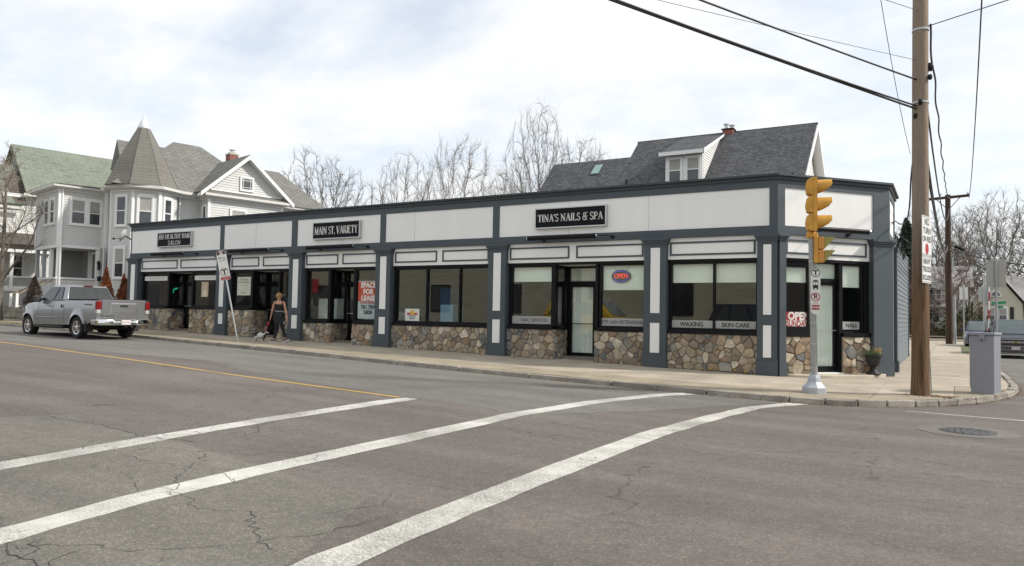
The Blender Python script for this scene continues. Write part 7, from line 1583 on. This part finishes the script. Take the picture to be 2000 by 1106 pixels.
# ---- far houses across the end of the side street
CRS = M('cream_siding', (.54,.52,.42), .8, var=.04, bmp=0); RFL = shingle('pale_grey_shingles', (.40,.38,.37), (.48,.46,.44))
SHUT = M('black_shutter', (.015,.015,.02), .6, bmp=0)
c = thing('cream_house', 'small cream gabled house with black shutters at the end of the side street', 'house', (0,0,0))
Y0 = 98.0
lap_wall(c, (2.4,Y0),(7.0,Y0), [(0,.2),(4.6,.2),(4.6,3.7),(2.3,6.9),(0,3.9)], CRS, .3, lap=.03); lap_wall(c, (7.0,Y0),(7.0,Y0+9), wall_quad(9,.2,3.7), CRS, .3)
lap_wall(c, (2.4,Y0+9),(2.4,Y0), wall_quad(9,.2,3.8), CRS, .3)
mb = MB(); mb.hexa([(4.7,Y0-.3,7.35),(7.9,Y0-.3,3.0),(7.9,Y0+10,3.0),(4.7,Y0+10,7.35),(4.7,Y0-.3,7.6),(7.9,Y0-.3,3.25),(7.9,Y0+10,3.25),(4.7,Y0+10,7.6)]); mb.hexa([(1.7,Y0-.3,3.4),(4.7,Y0-.3,7.35),(4.7,Y0+10,7.35),(1.7,Y0+10,3.4),(1.7,Y0-.3,3.65),(4.7,Y0-.3,7.6),(4.7,Y0+10,7.6),(1.7,Y0+10,3.65)]); mb.hexa([(5.2,Y0+.6,3.2),(22,Y0+.6,3.2),(22,Y0+5,6.8),(5.2,Y0+5,6.8),(5.2,Y0+.6,3.45),(22,Y0+.6,3.45),(22,Y0+5,7.05),(5.2,Y0+5,7.05)]); mb.build('roof', RFL, c)
mb = MB(); mb.hexa([(4.7,Y0-.38,7.2),(7.95,Y0-.38,2.85),(7.95,Y0-.31,2.85),(4.7,Y0-.31,7.2),(4.7,Y0-.38,7.6),(7.95,Y0-.38,3.2),(7.95,Y0-.31,3.2),(4.7,Y0-.31,7.6)]); mb.hexa([(1.65,Y0-.38,3.2),(4.7,Y0-.38,7.2),(4.7,Y0-.31,7.2),(1.65,Y0-.31,3.2),(1.65,Y0-.38,3.6),(4.7,Y0-.38,7.6),(4.7,Y0-.31,7.6),(1.65,Y0-.31,3.6)]); mb.build('bargeboard', TRIM, c)
for a in (3.65, 4.75): hwin(c, (a,Y0),(a+1,Y0), 0, .80, 1.7, 3.2, True, .03, .16, .5)
for a in (2.95, 5.85):
    mb = MB(); mb.box(a,a+.35,Y0-.08,Y0,1.6,3.35); mb.build('shutter', SHUT, c)
mb = MB(); mb.prism([(4.55+.42*math.cos(R(k*20)),Y0-.06,4.55+.5*math.sin(R(k*20))) for k in range(10)], (0,.05,0)); w_ = mb.build('arched_window', HGLASS, c)
mb = MB(); mb.tube([(4.55+.48*math.cos(R(k*20)),Y0-.08,4.55+.56*math.sin(R(k*20))) for k in range(10)], .08, 5); mb.tube([(4.0,Y0-.08,4.5),(5.1,Y0-.08,4.5)], .07, 5); mb.tube([(4.55,Y0-.08,4.5),(4.55,Y0-.08,5.05)], .04, 4); mb.build('arch_trim', TRIM, w_)
lap_wall(c, (7.0,Y0+1.5),(20,Y0+1.5), wall_quad(13,.2,3.3), CRS, .3)
c = thing('white_house', 'white two storey house with a sunroom behind the distant pole', 'house', (0,0,0)); Y0 = 96.0
WHS = M('offwhite_siding', (.58,.58,.55), .8, var=.04, bmp=0)
lap_wall(c, (-3.2,Y0),(.6,Y0), wall_quad(3.8,.2,3.2), WHS, .3, lap=.03); lap_wall(c, (.6,Y0),(.6,Y0+2.5), wall_quad(2.5,.2,3.2), WHS, .3); lap_wall(c, (-6.5,Y0+2.5),(2.0,Y0+2.5), wall_quad(8.5,.2,5.6), WHS, .3, lap=.03); lap_wall(c, (2.0,Y0+2.5),(2.0,Y0+10), wall_quad(7.5,.2,5.6), WHS, .3)
mb = MB(); mb.hexa([(-3.5,Y0-.4,3.1),(.9,Y0-.4,3.1),(.9,Y0+2.5,3.3),(-3.5,Y0+2.5,3.3),(-3.5,Y0-.4,3.3),(.9,Y0-.4,3.3),(.9,Y0+2.5,4.0),(-3.5,Y0+2.5,4.0)]); mb.build('sunroom_roof', RFL, c)
mb = MB(); mb.add([(-7,Y0+2,5.5),(2.5,Y0+2,5.5),(2.5,Y0+6,8.2),(-7,Y0+6,8.2),(2.5,Y0+10,5.5),(-7,Y0+10,5.5)], [(0,1,2,3),(3,2,4,5),(0,3,5),(1,4,2)]); mb.build('roof', RFL, c)
mb = MB(); mb.add([(-2.2,Y0+2,5.3),(.8,Y0+2,5.3),(-.7,Y0+2,7.0),(-2.2,Y0+5,5.3),(.8,Y0+5,5.3),(-.7,Y0+5,7.0)], [(0,1,2),(0,2,5,3),(1,4,5,2)]); mb.build('front_gable', WHS, c)
hwin(c, (-3.2,Y0),(.6,Y0), 1.0, 1.6, 1.5, 3.0, False, .03, .10); hwin(c, (-3.2,Y0),(.6,Y0), 1.75, 2.35, 1.5, 3.0, False, .03, .10)
for s_ in (.6,1.4): hwin(c, (-2.6,Y0+2.5),(2,Y0+2.5), s_, s_+.5, 4.2, 5.3, True, .03, .10)
# white picket fence beside the shop's far corner
t = thing('picket_fence', 'short white picket fence beyond the far corner of the clapboard wall', 'fence', (-1.35,37,0))
for k in range(7):
    mb = MB(); mb.box(-.02,.02,.3*k,.3*k+.10,.05,1.65); mb.build('picket', TRIM, t)
mb = MB(); mb.box(.021,.05,0,2.0,.4,.5); mb.box(.021,.05,0,2.0,1.3,1.4); mb.build('rail', TRIM, t)
# grass strip and lawns beside the side street
mb = MB(); mb.prism([(.55,41,.04),(1.2,41,.04),(1.2,52,.04),(.65,52,.04)], (0,0,.03)); mb.build('grass_strip', GRASSM, kind='structure')
mb = MB(); drape(mb, [(-40,85),(80,85),(80,300),(-40,300)], .06); mb.build('far_lawn', YARD, kind='structure', fixn=False)
mb = MB(); drape(mb, [(-29,24.2),(-6,24.2),(-6,73.5),(-29,73.5)], .03); mb.build('back_yard', YARD, kind='structure', fixn=False)
for k, (x, y, s_) in enumerate(((1.6,93,1.0),(2.7,92,1.3),(-1.5,94,.6))):
    pass
# ------------------------------------------------------------------ trees and shrubs
def np_mesh(name, V, F, mat, smooth=True):
    me = bpy.data.meshes.new(name); n, m, k = len(V), len(F), F.shape[1]
    me.vertices.add(n); me.vertices.foreach_set('co', V.astype(np.float32).ravel()); me.loops.add(m*k); me.loops.foreach_set('vertex_index', F.astype(np.int32).ravel())
    me.polygons.add(m); me.polygons.foreach_set('loop_start', np.arange(0, m*k, k, dtype=np.int32)); me.polygons.foreach_set('loop_total', np.full(m, k, np.int32))
    if smooth: me.polygons.foreach_set('use_smooth', np.ones(m, bool))
    me.materials.append(mat); me.update(calc_edges=True); return me
def tubes(P, r, n):
    N, K, _ = P.shape; D = np.gradient(P, axis=1); D /= np.linalg.norm(D, axis=2, keepdims=True)+1e-9
    ref = np.where(np.abs(D[:,:1,2:3]) < .9, np.array([0,0,1.]), np.array([1.,0,0])); A = np.cross(D, np.broadcast_to(ref, D.shape)); A /= np.linalg.norm(A, axis=2, keepdims=True)+1e-9; B = np.cross(D, A)
    t = np.arange(n)*2*np.pi/n; V = P[:,:,None,:]+(A[:,:,None,:]*np.cos(t)[None,None,:,None]+B[:,:,None,:]*np.sin(t)[None,None,:,None])*r[:,:,None,None]
    b = (np.arange(N)*K*n)[:,None,None]; i = (np.arange(K-1)*n)[None,:,None]; j = np.arange(n)[None,None,:]; j2 = (j+1) % n
    F = np.stack([b+i+j, b+i+j2, b+i+n+j2, b+i+n+j], -1).reshape(-1,4); return V.reshape(-1,3), F
def unit(a): return a/(np.linalg.norm(a, axis=-1, keepdims=True)+1e-9)
def grow_tree(seed, H, r0, levels, fork=.35, lean=(0,0), wob=.03, minr=.006, trunk_mat=None, twig_mat=None, name='tree', trunkfrac=.75, norm=True, crown=0):
    rg = np.random.default_rng(seed); K = 12
    z = np.linspace(0, H*trunkfrac, K+1); P = np.zeros((1,K+1,3)); P[0,:,2] = z
    P[0,:,:2] += np.cumsum(rg.normal(0, wob*H/K, (K+1,2)), 0)*np.linspace(0,1,K+1)[:,None]+np.linspace(0,1,K+1)[:,None]*np.array(lean)
    R_ = (r0*(1-.72*np.linspace(0,1,K+1)**.9))[None]; R_[0,0] *= 1.35
    L = np.array([H*trunkfrac]); out = [(P, R_, 9)]
    for li, (nc, ratio, ang, t0, Kc, gn, up, rr, sides) in enumerate(levels):
        N, K1, _ = P.shape; t = np.clip(t0+(1-t0)*(np.arange(nc)+.5)/nc+rg.normal(0,.03,(N,nc)), t0*.9, .995)
        f = t*(K1-1); i0 = np.clip(f.astype(int), 0, K1-2); w = (f-i0)[...,None]; n_ = np.arange(N)[:,None]
        S = P[n_,i0]*(1-w)+P[n_,i0+1]*w; D = unit(P[n_,i0+1]-P[n_,i0]); rp = R_[n_,i0]*(1-w[...,0])+R_[n_,i0+1]*w[...,0]
        az = rg.uniform(0,6.28,(N,1))+np.arange(nc)*2.4+rg.normal(0,.5,(N,nc)); ref = np.where(np.abs(D[...,2:3]) < .95, np.array([0,0,1.]), np.array([1.,0,0])); A = unit(np.cross(D, ref)); B = np.cross(D, A)
        th_ = np.radians(ang)*rg.uniform(.6,1.35,(N,nc)); side = A*np.cos(az)[...,None]+B*np.sin(az)[...,None]
        d = unit(D*np.cos(th_)[...,None]+side*np.sin(th_)[...,None]); ln = L[:,None]*ratio*(1.15-.55*(t-t0)/(1-t0))*rg.uniform(.65,1.2,(N,nc))
        S = S.reshape(-1,3); d = d.reshape(-1,3); ln = ln.reshape(-1); rp = rp.reshape(-1)*rr*rg.uniform(.8,1.15,N*nc)
        Q = np.zeros((len(S),Kc+1,3)); Q[:,0] = S
        for k in range(Kc):
            d = unit(d+rg.normal(0,gn,d.shape)+np.array([0,0,up])); Q[:,k+1] = Q[:,k]+d*(ln/Kc)[:,None]
        rad = np.maximum(rp[:,None]*(1-.75*np.linspace(0,1,Kc+1)[None]), minr); out.append((Q, rad, sides)); P, R_, L = Q, rad, ln
    def join(parts):
        Vs, Fs, o = [], [], 0
        for P_, r_, n in parts:
            V, F = tubes(P_, r_, n); Vs.append(V); Fs.append(F+o); o += len(V)
        return np.concatenate(Vs), np.concatenate(Fs)
    top = max(p[0][...,2].max() for p in out); k_ = H/top; cen = np.concatenate([p[0].reshape(-1,3) for p in out[2:]]); cxy = cen[cen[:,2] > .5*top].mean(0)
    def shp(p): q = p[0].copy(); q[...,0] -= cxy[0]*q[...,2]/top*1.3; q[...,1] -= cxy[1]*q[...,2]/top*1.3; return (q*k_/1.0, p[1]*1.0, p[2])
    if norm: out = [shp(p) for p in out]
    if crown:
        al = np.concatenate([p[0].reshape(-1,3) for p in out[2:]]); kk = crown/np.percentile(np.hypot(al[:,0], al[:,1]), 96)
        for p in out: p[0][...,:2] *= kk
    k_ = 1; V, F = join(out[:2]); a = np_mesh('trunk', V, F, trunk_mat); V, F = join(out[2:]); b = np_mesh('branches', V, F, twig_mat); return a, b
BARK = M('grey_bark', (.17,.15,.125), .95, var=.25, vscale=4, fine=.4, bmp=.6); TWIG = M('grey_twigs', (.15,.132,.114), .95, var=.15, bmp=0); TWIGL = M('pale_twigs', (.27,.225,.18), .95, var=.15, bmp=0); TWIGR = M('red_budding_twigs', (.165,.110,.098), .95, var=.25, vscale=2, bmp=0); BARKD = M('dark_bark', (.10,.088,.075), .95, var=.25, bmp=.4); TWIGD = M('dark_twigs', (.135,.118,.102), .95, var=.15, bmp=0)
def plant(name, label, meshes, loc, rot, sc, group='bare winter trees', cat='tree'):
    t = thing(name, label, cat, loc, rot, group); t.scale = sc if hasattr(sc,'__len__') else (sc,)*3
    for nm, me in zip(('trunk','crown'), meshes): o = bpy.data.objects.new(nm, me); COL.objects.link(o); o.parent = t
    return t
# levels: (children, length ratio, angle, t0, segs, gnarl, up, radius ratio, sides)
def colony_tree(seed, H, trunk_h, zc, rx, zb, n_att, step, di, dk, up, r0, pw, sprig, sprig_n, mats, shell=.45, wig=.08):
    rg = np.random.default_rng(seed)
    d = unit(rg.normal(size=(n_att,3))); rr = rg.random(n_att)**shell; lump = 1+.10*np.sin(d[:,0]*4+seed)+.10*np.sin(d[:,1]*5+d[:,2]*4)
    A = d*(rr*lump)[:,None]*rx; A[:,2] = np.where(d[:,2] > 0, A[:,2]/rx*(H-zc), A[:,2]/rx*(zc-zb)); A[:,2] += zc
    nodes = [np.array([0,0,z_]) for z_ in np.arange(0, trunk_h+.01, step)]
    for i in range(1,len(nodes)): nodes[i] = nodes[i]+np.array([rg.normal(0,.03),rg.normal(0,.03),0])
    P = np.array(nodes); par = list(range(-1,len(nodes)-1)); nchild = np.zeros(len(P), int)
    D = np.linalg.norm(A[:,None]-P[None], axis=2); near = D.argmin(1); nd_ = D.min(1); alive = np.ones(n_att, bool)
    for it in range(160):
        act = alive & (nd_ < di)
        if not act.any(): break
        dirs = unit(A[act]-P[near[act]]); acc = np.zeros((len(P),3)); np.add.at(acc, near[act], dirs); idx = np.unique(near[act]); idx = idx[nchild[idx] < 4]
        if len(idx) == 0: break
        v = unit(unit(acc[idx])+np.array([0,0,up])+rg.normal(0,wig,(len(idx),3))); new = P[idx]+v*step
        # drop growth that repeats an existing child
        base = len(P); nchild = np.concatenate([nchild, np.zeros(len(new), int)]); nchild[idx] += 1; P = np.concatenate([P, new]); par += idx.tolist()
        al = np.where(alive)[0]; Dn = np.linalg.norm(A[al][:,None]-new[None], axis=2); j = Dn.argmin(1); dm = Dn.min(1); up_ = dm < nd_[al]; near[al[up_]] = base+j[up_]; nd_[al[up_]] = dm[up_]; alive[al[dm < dk]] = False
        if len(P) > 9000: break
    par = np.array(par); n = len(P); r = np.zeros(n); cnt = np.bincount(par[par >= 0], minlength=n); r[cnt == 0] = r0**pw; 
    for i in range(n-1, 0, -1): r[par[i]] += r[i]
    rad = r**(1/pw); ok = np.arange(1, n); pp = par[ok]
    for _ in range(2):
        Q = P.copy(); s_ = np.zeros((n,3)); c_ = np.zeros(n); np.add.at(s_, pp, P[ok]); np.add.at(c_, pp, 1); has = c_ > 0; has[0] = False
        Q[has] = .5*P[has]+.25*P[par[has]]+.25*(s_[has]/c_[has][:,None]); P = Q
    E_ = np.stack([P[pp], P[ok]], 1); re_ = np.stack([np.minimum(rad[pp], rad[ok]*1.25), rad[ok]], 1)
    dv = unit(P[ok]-P[pp]); big = rad[ok] > .045; rad_ok = rad[ok]
    parts_b = [tubes(E_[big], re_[big], 6)] ; parts_s = [tubes(E_[~big], re_[~big], 4)]
    sm = np.where(rad_ok < r0*2.6)[0]; sm = np.repeat(sm, sprig_n); t = rg.random(len(sm))[:,None]; S = E_[sm,0]*(1-t)+E_[sm,1]*t
    v = unit(dv[sm]+rg.normal(0,.42,(len(sm),3))+np.array([0,0,.15])); L_ = sprig*rg.uniform(.5,1.3,len(sm))[:,None]; v2 = unit(v+rg.normal(0,.22,v.shape)+np.array([0,0,.12]))
    K_ = np.stack([S, S+v*L_*.5, S+v*L_*.5+v2*L_*.5], 1); rk = np.tile(np.array([[.75,.62,.38]])*r0, (len(sm),1)); parts_s.append(tubes(K_, rk, 3))
    def join(parts):
        Vs, Fs, o = [], [], 0
        for V, F in parts: Vs.append(V); Fs.append(F+o); o += len(V)
        return np.concatenate(Vs), np.concatenate(Fs)
    V, F = join(parts_b); a = np_mesh('trunk', V, F, mats[0]); V, F = join(parts_s); b = np_mesh('crown', V, F, mats[1]); return a, b
VASE = colony_tree(1, 16, 4.0, 9.6, 5.0, 3.8, 3400, .38, 4.0, .56, .17, .0105, 2.25, .95, 3, (BARKD, TWIG))
OVAL = colony_tree(2, 16, 3.2, 9.8, 4.2, 3.0, 2400, .40, 4.0, .62, .28, .0105, 2.25, 1.0, 3, (BARK, TWIG))
ROUND = colony_tree(3, 14, 4.0, 8.8, 5.2, 3.6, 3000, .36, 4.0, .56, .05, .0115, 2.2, .70, 3, (BARKD, TWIGD), wig=.2)
STREET = grow_tree(7, 8.1, .15, [(13,.46,46,.20,8,.08,.10,.50,6),(8,.46,42,.18,5,.11,.07,.5,4),(7,.42,40,.12,4,.13,.06,.55,3),(3,.45,36,.2,3,.12,.06,.7,3)], lean=(.35,.1), minr=.0055, trunk_mat=BARK, twig_mat=TWIGL, trunkfrac=.84, norm=False)
BUD = grow_tree(5, 8, .16, [(8,.7,50,.2,6,.12,.05,.6,5),(8,.5,46,.12,5,.15,.06,.5,4),(7,.46,44,.1,4,.16,.06,.5,3),(4,.5,42,.1,3,.18,.05,.6,3)], minr=.010, trunk_mat=BARKD, twig_mat=TWIGR, trunkfrac=.6)
plant('street_tree', 'bare young street tree at the far left edge in front of the green roofed house', STREET, (-38.7,17.9,.75), 2.2, 1.0, 'bare winter trees')
plant('bare_tree', 'bare knobbly tree above the roofline just right of the grey victorian house', ROUND, (-44.8,45.2,.5), .4, (.86,.86,1.02))
plant('bare_tree', 'left of the two slim bare trees rising over the middle of the shop roof', OVAL, (-42.9,53,.3), 1.0, (.9,.9,.95))
plant('bare_tree', 'right and taller of the two slim bare trees over the middle of the shop roof', OVAL, (-34.2,48.9,.3), 3.0, (.95,.95,.95))
plant('bare_tree', 'small faint bare tree between the pair of slim trees and the tall oval tree', VASE, (-34.2,56.1,.3), 3.3, (.6,.6,.86))
plant('bare_tree', 'tall oval bare tree left of the grey roofed house', VASE, (-29.4,53.9,.3), .2, (.74,.74,1.13))
plant('bare_tree', 'bare tree with a fine crown just behind and right of the tall oval tree', VASE, (-30.8,64.7,.3), 2.4, (.75,.75,1.14))
plant('bare_tree', 'lower bare tree fading behind the left end of the grey roofed house', OVAL, (-30.4,69.6,.3), 4.1, (.85,.85,1.10))
plant('bare_tree', 'large wide bare tree at the right edge above the cream house', ROUND, (5.3,106,0), .9, (1.25,1.25,1.22))
plant('bare_tree', 'bare tree between the distant pole and the large right edge tree', VASE, (2.2,111,0), 1.7, (1.0,1.0,1.0))
plant('bare_tree', 'bare tree cut by the right frame edge behind the cream house', ROUND, (11.5,112,0), 3.1, (1.3,1.3,1.3))
plant('bare_tree', 'bare spreading tree directly behind the distant utility pole', ROUND, (-1.8,118,0), 4.4, (1.35,1.35,1.25))
plant('bare_tree', 'far bare tree low behind the white house', VASE, (-5,128,0), 5.4, (1.1,1.1,.9))
plant('budding_tree', 'reddish budding tree in front of the white house', BUD, (.3,80,0), .6, (1.0,1.0,1.2), None)
plant('budding_tree', 'smaller reddish budding tree between the white and the cream house', BUD, (1.9,88,0), 2.6, (.8,.8,.9), None)
plant('budding_tree', 'low reddish budding tree left of the distant pole', BUD, (-2.3,86,0), 4.1, (.7,.7,.75), None)
def leaf_cloud(n, fn, size, seed, mat, name='crown'):
    rg = np.random.default_rng(seed); C = fn(rg, n); a = unit(rg.normal(size=(n,3))); b = unit(np.cross(a, rg.normal(size=(n,3)))); s = (size*rg.uniform(.5,1.3,n))[:,None]
    V = np.stack([C-a*s*.5, C+b*s*.35, C+a*s*.5, C-b*s*.35], 1).reshape(-1,3); F = np.arange(4*n).reshape(-1,4); return np_mesh(name, V, F, mat, False)
def cone_fn(H, R_, z0=.1, lump=.2):
    def f(rg, n):
        z = rg.random(n)**1.35; a = rg.random(n)*6.283; lum = 1+lump*np.sin(a*3+z*9)+lump*.6*np.sin(a*7-z*23); r = R_*(1-z)**.8*np.minimum(1, (z+.08)*6)*lum*rg.random(n)**.35
        return np.stack([r*np.cos(a), r*np.sin(a), z0+z*(H-z0)], 1)
    return f
RUST = M('rusty_foliage', (.23,.075,.028), .95, var=.4, vscale=6, bmp=0); DKBR = M('dark_brown_foliage', (.055,.035,.03), .95, var=.4, vscale=6, bmp=0); CONG = M('conifer_green', (.030,.045,.030), .95, var=.3, vscale=1, bmp=0); SHG = M('shrub_green', (.055,.07,.025), .95, var=.4, vscale=3, bmp=0); SHB = M('shrub_brown', (.13,.10,.065), .95, var=.4, vscale=3, bmp=0)
def stem(H, r_):
    P = np.array([[[0,0,0],[0,0,H*.5],[0,0,H*.9]]], float); V, F = tubes(P, np.array([[r_,r_*.7,r_*.3]]), 6); return np_mesh('trunk', V, F, BARKD)
rc = leaf_cloud(6500, cone_fn(1, .30), .045, 3, RUST); rs = stem(1, .02)
def gl(x, y): a = R(-12); return (-36.54+x*math.cos(a)-y*math.sin(a), 19.31+x*math.sin(a)+y*math.cos(a))
for (x, y), h_, w_, lab in ((gl(2.95,1.20),2.65,1.6,'tallest rusty brown evergreen shrub behind the pickup truck bed'),(gl(3.55,1.75),2.35,1.5,'middle rusty brown evergreen shrub in front of the tower'),(gl(4.0,1.75),2.1,1.35,'rightmost rusty brown evergreen shrub beside the shop end wall')):
    plant('evergreen_shrub', lab, (rs, rc), (x,y,.68), x, (w_,w_,h_), 'rusty brown evergreen shrubs', 'shrub')
dk = leaf_cloud(5000, cone_fn(1, .42, .02), .05, 4, DKBR); x, y = gl(-.2,-.5); plant('dark_shrub', 'dark brown pointed shrub beside the porch stairs', (rs, dk), (x-.3,y-.2,1.2), 0, (1.25,1.25,1.7), None, 'shrub')
cg = leaf_cloud(14000, cone_fn(1, .20, .05, .35), .022, 5, CONG); cs = stem(1, .012)
plant('conifer', 'dark green pointed conifer just right of the slate clapboard wall', (cs, cg), (-4.1,96,0), 0, (15,15,13.4), None); plant('conifer', 'lower dark conifer beside the pointed one beyond the shop', (cs, cg), (-3.4,108,0), 2, (17,17,11.5), None)
def blob_fn(rx, ry, rz, seed=0):
    def f(rg, n):
        d = unit(rg.normal(size=(n,3))); r = rg.random(n)**.33; l = 1+.22*np.sin(d[:,0]*5+seed)+.18*np.sin(d[:,1]*7+d[:,2]*5); p = d*(r*l)[:,None]*np.array([rx,ry,rz]); p[:,2] = np.abs(p[:,2]); return p
    return f
sg = leaf_cloud(3500, blob_fn(1,1,1), .11, 6, SHG); sb = leaf_cloud(3500, blob_fn(1,1,1,2), .11, 7, SHB)
plant('round_shrub', 'green rounded shrub before the distant houses', (rs, sg), (1.2,93,0), 0, (1.7,1.2,2.9), None, 'shrub'); plant('round_shrub', 'green shrub at the left corner of the cream house', (rs, sg), (2.8,94,0), 1, (1.5,1.2,2.3), None, 'shrub'); plant('brown_shrub', 'brown leafless shrub under the sunroom windows', (rs, sb), (-1.6,94.5,0), 0, (1.3,1,1.3), None, 'shrub'); plant('brown_shrub', 'dark brown hedge beside the white house', (rs, sb), (-3.0,94,0), 2, (.7,1,3.0), None, 'shrub'); plant('brown_shrub', 'brown hedge behind the sign post in the grass strip', (rs, sb), (1.2,91,0), 3, (1.2,1,1.5), None, 'shrub')
# far wooded slope reads as one mass
def woods_fn(rg, n):
    x = rg.uniform(-16,46,n); y = rg.uniform(118,165,n); top = 8.5+2*np.sin(x*.35+1)+2*np.sin(x*.9)+rg.normal(0,1.2,n); z = rg.random(n)**1.0*top; return np.stack([x,y,z],1)
wm = leaf_cloud(60000, woods_fn, .36, 8, M('woods_brown', (.135,.105,.08), .95, var=.45, vscale=.25, bmp=0), 'woods'); V = None
o = bpy.data.objects.new('distant_woods', wm); COL.objects.link(o); tag(o, 'brown leafless woods filling the background behind the distant houses', 'woods', kind='stuff')
bpy.context.view_layer.update()
for o in COL.objects:
    if o.parent is None and o.type == 'MESH' and 'label' not in o and o.get('kind') is None: print('UNLABELLED', o.name)
